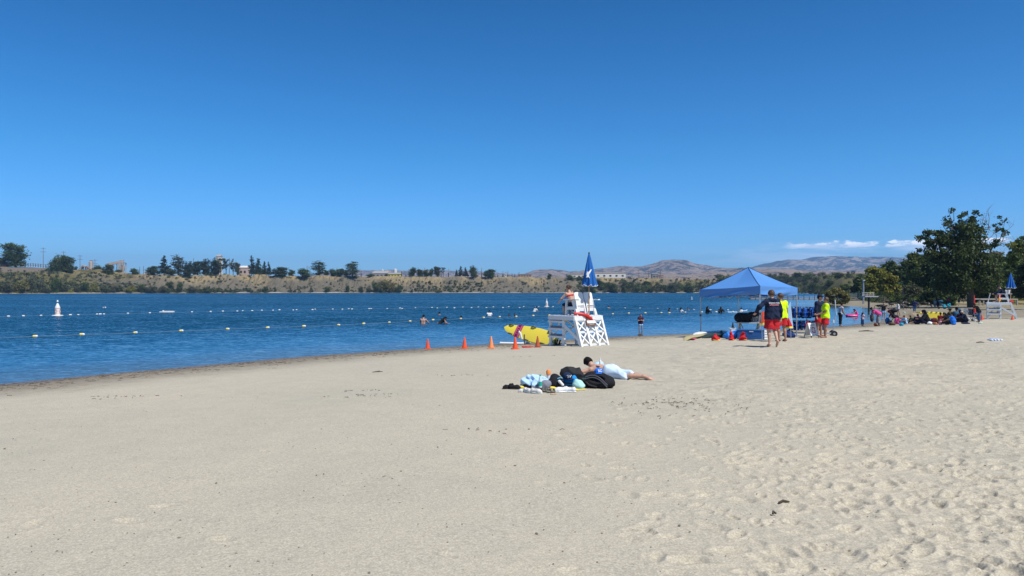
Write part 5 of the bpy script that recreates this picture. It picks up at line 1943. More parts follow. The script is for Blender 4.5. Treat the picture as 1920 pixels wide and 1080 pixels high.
BROWNS = mat('brown_sign', (0.16, 0.075, 0.045), 0.7, 0.1, 5)
METAL = mat('grey_metal', (0.42, 0.43, 0.45), 0.4, 0.08, 8, metal=0.6)
DARKM = mat('dark_metal', (0.05, 0.05, 0.055), 0.5, 0.1, 8, metal=0.3)
CANV = mat('canopy_blue', (0.095, 0.26, 0.58), 0.45, 0.06, 2.0, bump=0.002, spec=0.6, trans=0.03)
NAVY = cloth('navy', (0.013, 0.020, 0.045))
REDC = cloth('red', (0.50, 0.022, 0.028))
NEON = cloth('neon_yellow', (0.60, 0.85, 0.012))
BLACKC = cloth('black', (0.016, 0.016, 0.019))
LBLUE = cloth('light_blue', (0.42, 0.60, 0.80))
WHITEC = cloth('white', (0.72, 0.72, 0.72))
GREYC = cloth('grey', (0.22, 0.23, 0.24))
PINKC = cloth('pink', (0.62, 0.075, 0.26))
TEALC = cloth('teal', (0.03, 0.30, 0.40))
BLUEC = cloth('blue', (0.02, 0.16, 0.62))
DENIM = cloth('denim', (0.06, 0.12, 0.24))
MINT = cloth('mint', (0.38, 0.62, 0.58))
LGREY = cloth('light_grey', (0.42, 0.42, 0.45))
YCLO = cloth('yellow', (0.75, 0.60, 0.10))
MAROON = cloth('maroon', (0.22, 0.02, 0.025))
STRAW = mat('straw', (0.55, 0.45, 0.28), 0.8, 0.15, 12)


# ------------------------------------------------------------------ lifeguard tower
def lifeguard_tower(A, phi, label, scale=1.0, L_=1.75, Wd=1.36):
    """A: foot of the near rear leg. local x runs from the deck front to the rear legs, y across the bench"""
    ca, sa = math.cos(phi), math.sin(phi)
    O = Vector((A.x - L_ * ca * scale, A.y + L_ * sa * scale, A.z))
    e = empty('lifeguard_tower', O, -phi, label, 'lifeguard tower', 'lifeguard towers', scale)

    def board(name, a, b, w, t, up=(0, 0, 1), m=WPAINT):
        return MB().bar(a, b, w, t, up=up).build(name, m, e)

    def rx(z):
        return L_ - 0.35 * z
    q = L_ - 1.53
    Y0, Y1 = 0.18, Wd - 0.18
    DK = 1.10
    # posts of the side ladder and far side
    for y in (0.0, Wd):
        for x in (0.03, 0.78):
            board('post', (x, y, -0.12), (x, y, DK), 0.09, 0.09)
            if y == 0:
                MB().box((x, y, 0.01), (0.16, 0.13, 0.05)).build('foot', WPAINT, e)
    for i, z in enumerate((0.30, 0.60, 0.88)):
        t = MB().box((0.405, -0.07, z), (0.88, 0.055, 0.075)).build('tread', WPAINT, e)
        MB().box((0.405, -0.02, z + 0.075), (0.66, 0.05, 0.09), rot=(-0.9, 0, 0)).build('tread_panel', TREADG, t)  # grey panel tilted back above the white tread board
        t = MB().box((0.405, Wd + 0.07, z), (0.88, 0.055, 0.075)).build('tread', WPAINT, e)
    # deck
    for k in range(9):
        MB().box((0.07 + k * 0.153, Wd / 2, DK + 0.012), (0.135, Wd + 0.06, 0.03)).build('deck_board', WPAINT, e)
    board('fascia', (-0.03, -0.055, DK - 0.07), (rx(DK) + 0.06, -0.055, DK - 0.07), 0.04, 0.15)
    board('fascia', (-0.03, Wd + 0.055, DK - 0.07), (rx(DK) + 0.06, Wd + 0.055, DK - 0.07), 0.04, 0.15)
    board('fascia', (-0.05, -0.05, DK - 0.07), (-0.05, Wd + 0.05, DK - 0.07), 0.04, 0.15)
    for y0, y1 in ((-0.05, Wd / 3 + 0.02), (2 * Wd / 3 - 0.02, Wd + 0.05)):
        board('fascia', (rx(DK) + 0.06, y0, DK - 0.07), (rx(DK) + 0.06, y1, DK - 0.07), 0.04, 0.17)
    board('fascia', (rx(DK) + 0.0, Wd / 3 + 0.02, DK - 0.07), (rx(DK) + 0.0, 2 * Wd / 3 - 0.02, DK - 0.07), 0.04, 0.14)
    # rear legs with lattice between them
    ys = [0.0, Wd / 3, 2 * Wd / 3, Wd]
    for i, y in enumerate(ys):
        board('leg', (rx(-0.12), y, -0.12), (rx(DK - 0.0), y, DK), 0.12, 0.085, up=(0, 1, 0))
    for i in range(3):
        y0, y1 = ys[i] + 0.045, ys[i + 1] - 0.045
        for z in (0.05, 0.52, 0.93):
            board('rail', (rx(z) - 0.02, y0, z), (rx(z) - 0.02, y1, z), 0.02, 0.085)
        for z0, z1 in ((0.09, 0.48), (0.56, 0.89)):
            nx = 0.0
            board('brace', (rx(z0), y0, z0), (rx(z1), y1, z1), 0.055, 0.022, up=(1, 0, 0.4))
            board('brace', (rx(z1) + 0.024, y0, z1), (rx(z0) + 0.024, y1, z0), 0.055, 0.022, up=(1, 0, 0.4))
    for y in (-0.03, Wd + 0.03):
        board('side_brace', (0.80, y, 0.78), (rx(0.22), y, 0.22), 0.035, 0.12)
        board('side_brace', (0.10, y + (0.05 if y < 0 else -0.05), 0.15), (0.62, y + (0.05 if y < 0 else -0.05), 1.0), 0.02, 0.06)
    board('cross_brace', (0.62, 0.05, 0.35), (0.62, Wd - 0.05, 1.02), 0.03, 0.10, up=(1, 0, 0))
    board('cross_brace', (0.65, 0.05, 1.02), (0.65, Wd - 0.05, 0.35), 0.03, 0.10, up=(1, 0, 0))
    # bench
    for y in (Y0, Y1):
        board('arm_post', (0.50 + q, y, DK), (0.53 + q, y, 1.70), 0.085, 0.06)
        board('arm_post', (rx(DK) - 0.03, y, DK), (0.86 + q, y, 1.70), 0.10, 0.05, up=(0, 1, 0))
        board('armrest', (0.38 + q, y, 1.725), (1.26 + q, y, 1.725), 0.11, 0.035)
        board('seat_rail', (0.50 + q, y, 1.40), (1.02 + q, y, 1.40), 0.035, 0.10)
    for i, y in enumerate((Y0 + 0.055, Wd / 2 - 0.05, Wd / 2 + 0.05, Y1 - 0.055)):
        board('back_post', (rx(DK) - 0.04, y, DK), (0.95 + q, y, 1.72), 0.05, 0.07)
    for k in range(5):
        MB().box((0.55 + q + k * 0.105, Wd / 2, 1.455), (0.092, Y1 - Y0 - 0.06, 0.028)).build('seat_slat', WPAINT, e)
    board('arch_rail', (1.02 + q, Y0 + 0.04, 1.36), (1.02 + q, Y1 - 0.04, 1.36), 0.03, 0.13)
    for y0, y1 in ((Y0 + 0.04, Wd / 2 - 0.025), (Wd / 2 + 0.025, Y1 - 0.04)):
        # rounded backrest panel leaning with the legs
        c0 = Vector((0.995 + q, (y0 + y1) / 2, 1.50))
        M = Euler((0, -0.24, 0)).to_matrix()
        w, h, r_ = (y1 - y0) / 2, 0.52, 0.09
        out = [(-w, 0), (w, 0)] + [(w - r_ + r_ * math.cos(a), h - r_ + r_ * math.sin(a)) for a in np.linspace(0, math.pi / 2, 6)] + [(-w + r_ - r_ * math.sin(a), h - r_ + r_ * math.cos(a)) for a in np.linspace(0, math.pi / 2, 6)]
        n = len(out)
        vs = [c0 + M @ Vector((-0.018, y, z)) for y, z in out] + [c0 + M @ Vector((0.018, y, z)) for y, z in out]
        fs = [tuple(range(n))[::-1], tuple(range(n, 2 * n))] + [(i, (i + 1) % n, (i + 1) % n + n, i + n) for i in range(n)]
        bk = MB().add(vs, fs).build('backrest', WPAINT, e)
        for k in range(9):
            y = y0 + 0.05 + (y1 - y0 - 0.10) * k / 8
            p = c0 + M @ Vector((0.022, y - (y0 + y1) / 2, 0.0))
            q_ = c0 + M @ Vector((0.022, y - (y0 + y1) / 2, 0.20))
            MB().bar(p, q_, 0.035, 0.012, up=(1, 0, 0)).build('slat', WPAINT, bk)
    # raised front board on the far side of the foot deck
    board('side_board', (0.06, Wd, DK), (0.22, Wd, 1.78), 0.05, 0.20, up=(0, 1, 0))
    return e, O


PHI = R(52)
QX = 0.03
A1 = gp(1090, 650)
tower, O1 = lifeguard_tower(A1, PHI, 'larger white wooden lifeguard tower with a red rescue tube and a folded blue umbrella')


def T1(x, y, z):
    return O1 + Matrix.Rotation(-PHI, 3, 'Z') @ Vector((x + QX, y, z))


# sign on the rear of the tower
sg = MB().box((1.53 + QX, 0.68, 0.86), (0.025, 0.50, 0.23), rot=(0, -0.35, 0)).build('sign_board', BROWNS, tower)
Ms = Matrix.Translation((1.547 + QX, 0.68, 0.866)) @ Matrix.Rotation(-0.35, 4, 'Y') @ Matrix(((0, 0, 1, 0), (1, 0, 0, 0), (0, 1, 0, 0), (0, 0, 0, 1)))
pn = MB().box((1.547 + QX, 0.68, 0.895), (0.008, 0.44, 0.11), rot=(0, -0.35, 0)).build('sign_panel', WHITEP, sg)
lettering('LIFEGUARD', 0.075, BROWNS, sg, Ms @ Matrix.Translation((0, 0.028, 0.005)), sx=0.95)
lettering('ON DUTY', 0.055, WHITEP, sg, Ms @ Matrix.Translation((0, -0.065, 0.004)))


def folded_umbrella(base, z_tip, z_hem, rad, label, emblem=False, folds=8, open_=1.0, seed=1):
    e = empty('beach_umbrella', base, 0, label, 'umbrella', 'folded blue umbrellas')
    zt, zh = z_tip - base.z, z_hem - base.z
    MB().tube([(0, 0, 0), (0, 0, zt - 0.03)], 0.022, 10).build('pole', WOODT, e, True)
    n, m = 96, 26
    vs, fs = [], []
    for j in range(m):
        t = j / (m - 1)
        for i in range(n):
            a = 2 * math.pi * i / n
            fo = 0.5 + 0.5 * math.cos(folds * a + 1.5 * math.sin(a * 2 + seed) + 0.8 * t)
            r_ = 0.02 + rad * (t ** 0.80) * (0.62 + 0.38 * fo ** 0.8 * (0.4 + 0.6 * t)) * (1 + 0.10 * math.sin(a + seed))
            dz = 0.03 * math.cos(folds * a + 1.5 * math.sin(a * 2 + seed)) * t ** 4
            vs.append((r_ * math.cos(a), r_ * math.sin(a), zt - 0.04 + (zh - zt) * t + dz))
    for j in range(m - 1):
        for i in range(n):
            a, b = j * n + i, j * n + (i + 1) % n
            fs.append((a, a + n, b + n, b))
    me = mesh_np('canopy', vs, fs, UBLUE, True)
    so_ = link('canopy', me, e)
    # pale piping along the hem
    mb = MB()
    last = [Vector(v) for v in vs[(m - 1) * n:]]
    mb.tube([v * 1.005 for v in last] + [last[0] * 1.005], 0.009, 5, cap=False)
    mb.build('piping', WHITEP, e, True)
    MB().lathe([(0.03, zt - 0.06), (0.035, zt - 0.02), (0.012, zt + 0.01)], 10).build('finial', DARKM, e, True)
    if emblem:
        # white fish-like emblem printed on one panel, facing the beach
        pts = [(-0.10, 0.02), (-0.06, 0.13), (-0.02, 0.10), (0.04, 0.13), (0.13, 0.22), (0.15, 0.18), (0.08, 0.08), (0.03, 0.02), (0.02, -0.04), (0.06, -0.15), (0.0, -0.09), (-0.05, -0.10), (-0.12, -0.11), (-0.08, -0.03)]
        t = 0.66
        zc = zt - 0.04 + (zh - zt) * t
        fr = []
        for x, y in pts:
            z = zc + y
            tt = (zt - 0.04 - z) / (zt - zh)
            xx = x * 0.8 - 0.04
            R_ = rad * (tt ** 0.80) * 1.06
            yy = -math.sqrt(max(0.001, R_ * R_ - xx * xx)) - 0.012
            fr.append((xx, yy, z))
        k = len(fr)
        MB().add(fr + [(x, y + 0.01, z) for x, y, z in fr], [tuple(range(k)), tuple(range(k, 2 * k))[::-1]] + [(i, i + k, (i + 1) % k + k, (i + 1) % k) for i in range(k)]).build('emblem', WHITEP, e)
    return e


pb = T1(1.38, 0.72, 1.12)
ztip = ZC + (HZ - 473) * pb.y / F
folded_umbrella(Vector((pb.x, pb.y, pb.z)), ztip, ZC + (HZ - 534) * pb.y / F, 0.29, 'folded blue umbrella with white fish emblem standing on the larger lifeguard tower', True)
# black bird-shaped clip on the tip
# rescue tube lying over the rear of the deck
rt_ = [T1(1.22, 0.10, 1.20), T1(1.36, 0.30, 1.19), T1(1.44, 0.52, 1.13), T1(1.47, 0.70, 1.02), T1(1.48, 0.80, 0.94)]
e = empty('rescue_tube', rt_[0], 0, 'red rescue tube drooping over the rear deck edge of the larger lifeguard tower', 'rescue tube', 'rescue tubes')
MB().tube([p - rt_[0] for p in rt_], [0.05, 0.07, 0.075, 0.07, 0.045], 12).build('foam_tube', REDP, e, True)
MB().tube([rt_[0] - rt_[0], T1(1.10, 0.2, 1.16) - rt_[0], T1(1.2, 0.8, 1.16) - rt_[0], T1(1.33, 0.85, 1.14) - rt_[0]], 0.012, 6).build('strap', REDP, e, True)

# lifeguard leaning forward on the bench
J = skeleton(1.66, lean=0.42, side=-0.10, aL=((-0.45, 0.55, -0.75), (0.25, 0.75, -0.45)), aR=((0.35, 0.5, -0.8), (-0.2, 0.8, -0.3)), lL=((-0.14, 0.97, -0.12), (-0.05, -0.05, -1)), lR=((0.14, 0.97, -0.14), (0.05, -0.1, -1)), head=(-0.35, 0.25))
w = [('bikini_top', [('s', J['chest'] - J['up'] * 0.03 + J['rt'] * 0.085, J['chest'] - J['up'] * 0.03 - J['rt'] * 0.085, 0.106, 0.106, [(J['chest'] + J['up'] * 0.0, J['up']), (J['chest'] - J['up'] * 0.055, -J['up'])])], REDC, 0.0),
     ('shorts', leg_cl(J, 0.012, 1.0, 0.0, 0.03, 0.01), NAVY, 0.004)]
sp = T1(0.86, 0.40, 0)
person(J, Vector((sp.x, sp.y, sp.z)), -PHI + R(90), 'lifeguard in red bikini top and navy shorts leaning forward on the tower bench', skin='light', hair='brown', style='bun', wear=w, h=0.013, fine=True, fem=True, seat=1.475)

# ------------------------------------------------------------------ cones
cone_protos = {}


def cone(loc, h, m, label, rot=0.0, stripe=False, cat='cone'):
    e = empty('traffic_cone', loc, rot, label, cat, 'orange beach cones', h / 0.46)
    k = (m.name,)
    if k not in cone_protos:
        mb = MB()
        mb.lathe([(0.105, 0.03), (0.10, 0.05), (0.058, 0.26), (0.025, 0.44), (0.018, 0.46)], 18)
        cone_protos[k] = (mesh_np('cone_body', mb.v, mb.f, m, True), None)
        mb = MB().box((0, 0, 0.015), (0.27, 0.27, 0.032), bev=0.01)
        cone_protos[k] = (cone_protos[k][0], mesh_np('base', mb.v, mb.f, m))
    link('cone_body', cone_protos[k][0], e)
    link('base', cone_protos[k][1], e)
    if stripe:
        MB().lathe([(0.0855, 0.14), (0.0605, 0.27)], 18).build('reflective_band', WHITEP, e, True)
    return e


for px, yb, yt, m, lab in [(802, 654, 635, ORANGE, 'orange cone standing at the very edge of the water, leftmost of the row'), (871, 653.5, 632, ORANGE, 'orange cone on the sand, second from the left in the waterline row'),
                           (921, 653.5, 630.5, PEACH, 'faded pale orange cone in the middle of the waterline row'), (966, 654.5, 631.5, ORANGE, 'bright orange cone in front of the nose of the yellow rescue board'),
                           (1008, 651, 630, SHADEO, 'dull shaded orange cone beside the tower ladder')]:
    p = gp(px, yb)
    cone(p, (yb - yt) * p.y / F, m, lab, random.uniform(-.3, .3))

# ------------------------------------------------------------------ yellow rescue board on its stand


def board_outline(L_, W_, n=28):
    top = []
    for i in range(n + 1):
        t = i / n
        w = W_ / 2 * (math.sin(math.pi * min(1, t / 0.62) / 2) ** 0.42 if t < 0.62 else (1 - 0.42 * ((t - 0.62) / 0.38) ** 1.7))
        top.append((t * L_, w))
    return top


def paddle_board(name, tail, nose, width_dir, L_, W_, th, m, label, marks=True, cat='rescue board', group=None):
    """nose at local x = 0"""
    X_ = (tail - nose).normalized()
    Y_ = (Vector(width_dir) - X_ * X_.dot(Vector(width_dir))).normalized()
    Z_ = X_.cross(Y_)
    e = empty(name, nose, 0, label, cat, group)
    M = Matrix((X_, Y_, Z_)).transposed()
    e.rotation_euler = M.to_euler()
    mb = MB()
    o = board_outline(L_, W_)
    prof = [(-1.0, 0.0), (-0.94, -0.34), (-0.6, -0.5), (0, -0.54), (0.6, -0.5), (0.94, -0.34), (1.0, 0.0), (0.94, 0.36), (0.6, 0.5), (0, 0.52), (-0.6, 0.5), (-0.94, 0.36)]
    vs, fs = [], []
    n = len(prof)
    for i, (x, w) in enumerate(o):
        t = i / (len(o) - 1)
        k = min(1, 0.25 + t / 0.12) if t < 0.12 else (1 if t < 0.9 else 1 - 0.5 * (t - 0.9) / 0.1)
        rock = 0.10 * max(0, (0.25 - t) / 0.25) ** 2
        for a, b in prof:
            vs.append((x, a * max(w, 0.012), b * th * k + rock))
    for i in range(len(o) - 1):
        for k in range(n):
            a, b = i * n + k, i * n + (k + 1) % n
            fs.append((a, b, b + n, a + n))
    fs.append(tuple(range(n))[::-1])
    fs.append(tuple((len(o) - 1) * n + k for k in range(n)))
    mb.add(vs, fs)
    hull = mb.build('hull', m, e, True)
    if marks:
        def wat(x):
            return np.interp(x, [p[0] for p in o], [p[1] for p in o])

        def zt(x):
            t = x / L_
            return 0.52 * th * (min(1, 0.25 + t / 0.12)) + 0.10 * max(0, (0.25 - t) / 0.25) ** 2
        x0, x1 = 0.60, 0.92
        z = max(zt(x0), zt(x1)) + 0.004
        for (a, b, mm, dz, nm, inset) in ((x0, x1, PURPLE, 0.0, 'band_border', 0.985), (x0 + 0.025, x1 - 0.025, PINK, 0.004, 'band', 0.93)):
            wa, wb = wat(a) * inset, wat(b) * inset
            MB().add([(a, -wa, z + dz - 0.012), (b, -wb, z + dz - 0.012), (b, -wb * .6, z + dz), (b, wb * .6, z + dz), (b, wb, z + dz - 0.012), (a, wa, z + dz - 0.012), (a, wa * .6, z + dz), (a, -wa * .6, z + dz)],
                     [(0, 1, 2, 7), (7, 2, 3, 6), (6, 3, 4, 5)]).build(nm, mm, e)
        Mt = Matrix.Translation(((x0 + x1) / 2, 0, z + 0.010)) @ Matrix.Rotation(R(90), 4, 'Z')
        lettering('RESCUE', 0.17, PURPLE, e, Mt, sx=1.05, bold=0.004)
        for x, sd in ((0.30, 1), (0.42, -1), (1.45, 1), (1.35, -1), (2.35, 1), (2.2, -1)):
            y = wat(x) * 0.90 * sd
            MB().tube([(x - 0.12, y * 1.0, zt(x) - 0.02), (x - 0.06, y * 1.04, zt(x) + 0.035), (x + 0.06, y * 1.04, zt(x) + 0.035), (x + 0.12, y, zt(x) - 0.02)], [0.022, 0.03, 0.03, 0.022], 8).build('grab_handle', mat('handle_olive', (0.10, 0.085, 0.02), 0.7, 0.2, 8), e, True)
    return e, M


nose = onD(948, 31.8, ZC + (HZ - 615.5) * 31.8 / F)
tail = onD(1047, 29.9, ZC + (HZ - 639) * 29.9 / F)
paddle_board('rescue_board', tail, nose, (0.10, 0.60, 1.0), 2.85, 0.68, 0.10, YELB, 'large yellow rescue paddle board with a pink RESCUE band tilted on a white stand')
# stand of white pipe
e = empty('board_stand', gp(972, 647), 0, 'white pipe stand holding up the nose end of the yellow rescue board', 'stand')
b0 = onD(972, 30.4)
e.location = b0
p1 = onD(974, 30.5, ZC + (HZ - 621) * 30.5 / F) - b0
for nm, pts in (('upright', [p1 + Vector((-.03, 0, 0)), p1 + Vector((0.04, 0, -0.10)), p1 + Vector((0.06, 0, -0.22)), p1 + Vector((0.10, 0.02, -0.32))]),
                ('ground_pipe', [(-0.75, 0.35, 0.05), (0.15, 0.10, 0.05), (0.22, 0.08, 0.06)]), ('ground_pipe', [(0.1, 0.1, 0.05), (0.5, 0.9, 0.05)])):
    MB().tube(pts, 0.045 if nm == 'upright' else 0.05, 10).build(nm, WHITEP, e, True)
MB().bar((0.24, 0.1, 0.0), (0.24, 0.15, 0.42), 0.05, 0.05).build('leg', DARKM, e)
MB().bar((1.0, -0.3, 0.02), (1.9, -0.5, 0.10), 0.08, 0.05).build('runner', METAL, e)
# dark things under the tower ladder: fins, and white clips
p = gp(1046, 648)
e = empty('swim_fins', p, 0.2, 'black swim fins lying under the tower ladder', 'fins')
for i in range(5):
    MB().box((-0.2 + i * 0.09, 0.35 + 0.05 * (i % 2), 0.10), (0.05, 0.10, 0.22), rot=(0.2, 0.15 * (i - 2), 0), bev=0.02).build('fin', BLACKP, e)
# heap of red rope
p = gp(986, 651.5)
rr = random.Random(5)
e = tag(MB().tube([(0.26 * math.cos(t * 1.3) * (0.3 + 0.7 * rr.random()) + 0.03, 0.2 * math.sin(t * 1.3) * (0.3 + 0.7 * rr.random()), 0.02 + 0.03 * rr.random()) for t in range(60)], 0.011, 6).build('rope', mat('red_rope', (0.60, 0.07, 0.05), 0.7, 0.2, 12), None, True, loc=p), 'tangled heap of red rope on the sand between two cones', 'rope')

# ------------------------------------------------------------------ blue canopy tent
N_ = Vector((10.33, 31.1, 0))
Rr = Vector((12.62, 33.03, 0))
Lf = Vector((8.40, 33.40, 0))
Bk = Lf + Rr - N_
CT = (Lf + Rr) / 2
ctop = {0: (Lf, 2.35), 1: (N_, 2.50), 2: (Rr, 2.44), 3: (Bk, 2.36)}
for k in (0, 1, 2, 3):
    ctop[k][0].z = gz(ctop[k][0].x, ctop[k][0].y)
base = Vector((CT.x, CT.y, gz(CT.x, CT.y)))
tent = empty('canopy_tent', base, 0, 'blue pop-up canopy tent with thin metal legs near the water', 'canopy')
apex = Vector((CT.x, CT.y, ZC + (HZ - 501.5) * CT.y / F)) - base
MBc = MB()
nn = 22
for k in range(4):
    a, za = ctop[k]
    b, zb = ctop[(k + 1) % 4]
    a = Vector((a.x, a.y, za)) - base
    b = Vector((b.x, b.y, zb)) - base
    vs, fs = [], []
    for i in range(nn + 1):
        t = i / nn
        for j in range(nn + 1):
            s_ = j / nn
            ed = a.lerp(b, s_)
            p = apex.lerp(ed, t)
            rise = (1 - t) ** 1.16
            z = ed.z + (apex.z - ed.z) * rise
            mid = 1 - abs(2 * s_ - 1)
            z -= 0.055 * mid * math.sin(math.pi * t) * 1.2
            z += 0.006 * math.sin(9 * s_ + 14 * t * s_) * mid * t
            vs.append((p.x, p.y, z - 0.025 * math.sin(math.pi * s_) * t))
    for i in range(nn):
        for j in range(nn):
            q0 = i * (nn + 1) + j
            fs.append((q0, q0 + nn + 1, q0 + nn + 2, q0 + 1))
    MB().add(vs, fs).build('roof_panel', CANV, tent, True)
    # valance
    vs, fs = [], []
    mm, kk = 40, 8
    out = (b - a).cross(Vector((0, 0, 1))).normalized()
    if out.dot((a + b) / 2 - Vector((0, 0, 0))) < 0:
        out = -out
    for i in range(kk + 1):
        t = i / kk
        for j in range(mm + 1):
            s_ = j / mm
            p = a.lerp(b, s_)
            w_ = (0.030 * math.sin(6.0 * t + 5 * s_ + k) + 0.02 * math.sin(17 * s_ + 4 * t + k)) * math.sin(math.pi * s_) ** 0.5
            p = p + out * (0.012 + w_ * t)
            sag = 0.025 * math.sin(math.pi * s_)
            vs.append((p.x, p.y, p.z - sag - t * (0.34 + 0.02 * math.sin(3 * math.pi * s_ + k)) + 0.01))
    for i in range(kk):
        for j in range(mm):
            q0 = i * (mm + 1) + j
            fs.append((q0, q0 + mm + 1, q0 + mm + 2, q0 + 1))
    MB().add(vs, fs).build('valance', CANV, tent, True)
    # seam along the ridge
    pts = []
    for i in range(15):
        t = i / 14
        p = apex.lerp(a, t)
        pts.append((p.x, p.y, a.z + (apex.z - a.z) * (1 - t) ** 1.16 + 0.008))
    MB().tube(pts, 0.010, 5).build('ridge_seam', NAVY, tent, True)
    # leg, foot plate, scissor truss
    g0 = ctop[k][0] - base
    MB().box((a.x * 0.985, a.y * 0.985, (a.z + g0.z) / 2 - 0.03), (0.045, 0.045, a.z - g0.z), bev=0.004).build('leg', METAL, tent)
    MB().box((a.x * 0.985, a.y * 0.985, g0.z + 0.01), (0.11, 0.11, 0.02)).build('foot_plate', METAL, tent)
    MB().box((a.x * 0.985, a.y * 0.985, a.z - 1.15), (0.07, 0.07, 0.09)).build('latch', DARKM, tent)
    a2, b2 = a * 0.96, b * 0.96
    for i in range(4):
        q0, q1 = a2.lerp(b2, i / 4), a2.lerp(b2, (i + 1) / 4)
        zl, zh_ = -0.42, -0.08
        MB().bar(q0 + Vector((0, 0, zl + a.z - a2.z)), q1 + Vector((0, 0, zh_ + a.z - a2.z)), 0.022, 0.014).build('truss_bar', METAL, tent)
        MB().bar(q0 + Vector((0, 0, zh_ + a.z - a2.z)), q1 + Vector((0, 0, zl + a.z - a2.z)), 0.014, 0.022).build('truss_bar', METAL, tent)
g0 = Lf - base
MB().tube([(g0.x, g0.y, 1.05), (g0.x + 0.10, g0.y + 0.2, 0.45), (g0.x + 0.14, g0.y + 0.3, 0.0)], 0.012, 5).build('guy_strap', DARKM, tent)

# ------------------------------------------------------------------ table with the black gear bag
p0 = onD(1404, 32.2)
ztop = ZC + (HZ - 604) * 32.2 / F - p0.z
tb = empty('folding_table', p0, R(-8), 'grey wooden table with splayed legs under the canopy tent', 'table')
for k in range(4):
    MB().box((0, -0.24 + k * 0.155, ztop - 0.02), (1.10, 0.145, 0.04)).build('top_plank', LGREY if False else mat('grey_timber', (0.42, 0.40, 0.38), 0.8, 0.15, 6, bump=0.003), tb)
for x in (-0.38, 0.38):
    for sd in (-1, 1):
        MB().bar((x, 0.05 * sd, ztop - 0.05), (x + 0.0, 0.34 * sd, -0.02), 0.04, 0.12, up=(0, 1, 0)).build('leg', MATS['grey_timber'], tb)
    MB().bar((x + 0.05, 0, ztop - 0.06), (x - 0.28 * (1 if x > 0 else -1), 0, 0.02), 0.03, 0.09, up=(0, 1, 0)).build('brace', MATS['grey_timber'], tb)
    MB().box((x, 0, ztop * 0.45), (0.05, 0.6, 0.10)).build('crossbar', MATS['grey_timber'], tb)
MB().box((0, -0.6, ztop * 0.42), (1.2, 0.22, 0.04)).build('bench_plank', MATS['grey_timber'], tb)
pb_ = Vector((p0.x - 0.02, p0.y, p0.z + ztop))
e = empty('gear_bag', pb_, R(-6), 'long black gear bag lying on the table under the canopy', 'bag')
soft_obj('bag_body', [('s', (-0.40, 0, 0.20), (0.40, 0, 0.22), 0.19, 0.20), ('s', (-0.42, 0, 0.16), (-0.30, 0, 0.16), 0.16, 0.16), ('e', (0.2, -0.05, 0.30), (0.28, 0.16, 0.15))], BLACKC, e, 0.02, 0.06, 0.012, 14)
MB().tube([(-0.05, -0.19, 0.32), (-0.02, -0.22, 0.44), (0.10, -0.22, 0.46), (0.16, -0.19, 0.33)], 0.014, 6).build('handle', BLACKP, e, True)
MB().tube([(-0.35, -0.19, 0.25), (-0.2, -0.22, 0.02), (0.05, -0.22, 0.03), (0.25, -0.2, 0.2)], 0.012, 6).build('strap', BLACKP, e, True)
for i in range(5):
    MB().tube([(0.10 + i * 0.07, -0.21, 0.05), (0.12 + i * 0.07, -0.24, 0.22), (0.15 + i * 0.07, -0.22, 0.24), (0.16 + i * 0.07, -0.21, 0.06)], 0.008, 5).build('clip', METAL, e, True)

# blue sled in front of the table, and its lighter neighbour
BLUEP = mat('blue_plastic', (0.018, 0.11, 0.33), 0.45, 0.08, 4)
BLUEP2 = mat('bright_blue_tarp', (0.02, 0.20, 0.62), 0.5, 0.10, 4, bump=0.01)
pa, pbx = onD(1382, 30.6), onD(1431, 30.2)
e = empty('blue_tub', (pa + pbx) / 2, math.atan2(pbx.y - pa.y, pbx.x - pa.x), 'long blue plastic tub on the sand in front of the table', 'tub')
LL = (pbx - pa).length
hB = 17.5 * 30.4 / F
MB().box((0, 0.25, hB * 0.5), (LL, 0.5, hB), bev=0.03).build('tub_body', BLUEP, e)
MB().box((0, 0.25, hB), (LL + 0.04, 0.54, 0.035), bev=0.012).build('rim', BLUEP, e)
MB().box((0.05, -0.015, hB * 0.86), (0.16, 0.02, 0.03)).build('latch', WHITEP, e)
lettering('LIFEGUARD', 0.10, mat('faded_blue_print', (0.05, 0.16, 0.40), 0.6, 0.1, 5), e, Matrix.Translation((0.05, -0.003, hB * 0.42)) @ Matrix.Rotation(R(90), 4, 'X'), sx=1.3)
p = onD(1371, 30.9)
tag(soft_obj('blue_tarp_bundle', [('e', (0, 0.1, 0.14), (0.30, 0.2, 0.17)), ('e', (-0.12, 0.05, 0.12), (0.18, 0.2, 0.14)), ('e', (0.18, 0.1, 0.2), (0.14, 0.2, 0.16))], BLUEP2, None, 0.02, 0.05, 0.02, 18, 3, loc=p), 'bright blue tarp bundle left of the long blue tub', 'tarp')
e = empty('witch_hat_cone', onD(1374, 31.4), 0, 'small black cone on a white pad above the blue bundle', 'cone')
zz = ZC + (HZ - 616) * 31.4 / F - e.location.z
MB().box((0, 0, zz / 2), (0.18, 0.18, zz)).build('stand', WHITEP, e)
MB().box((-0.02, 0, zz + 0.01), (0.26, 0.2, 0.04), bev=0.01).build('pad', WHITEP, e)
MB().lathe([(0.11, zz + 0.03), (0.05, zz + 0.06), (0.012, zz + 0.27)], 14).build('cone_body', BLACKP, e, True)
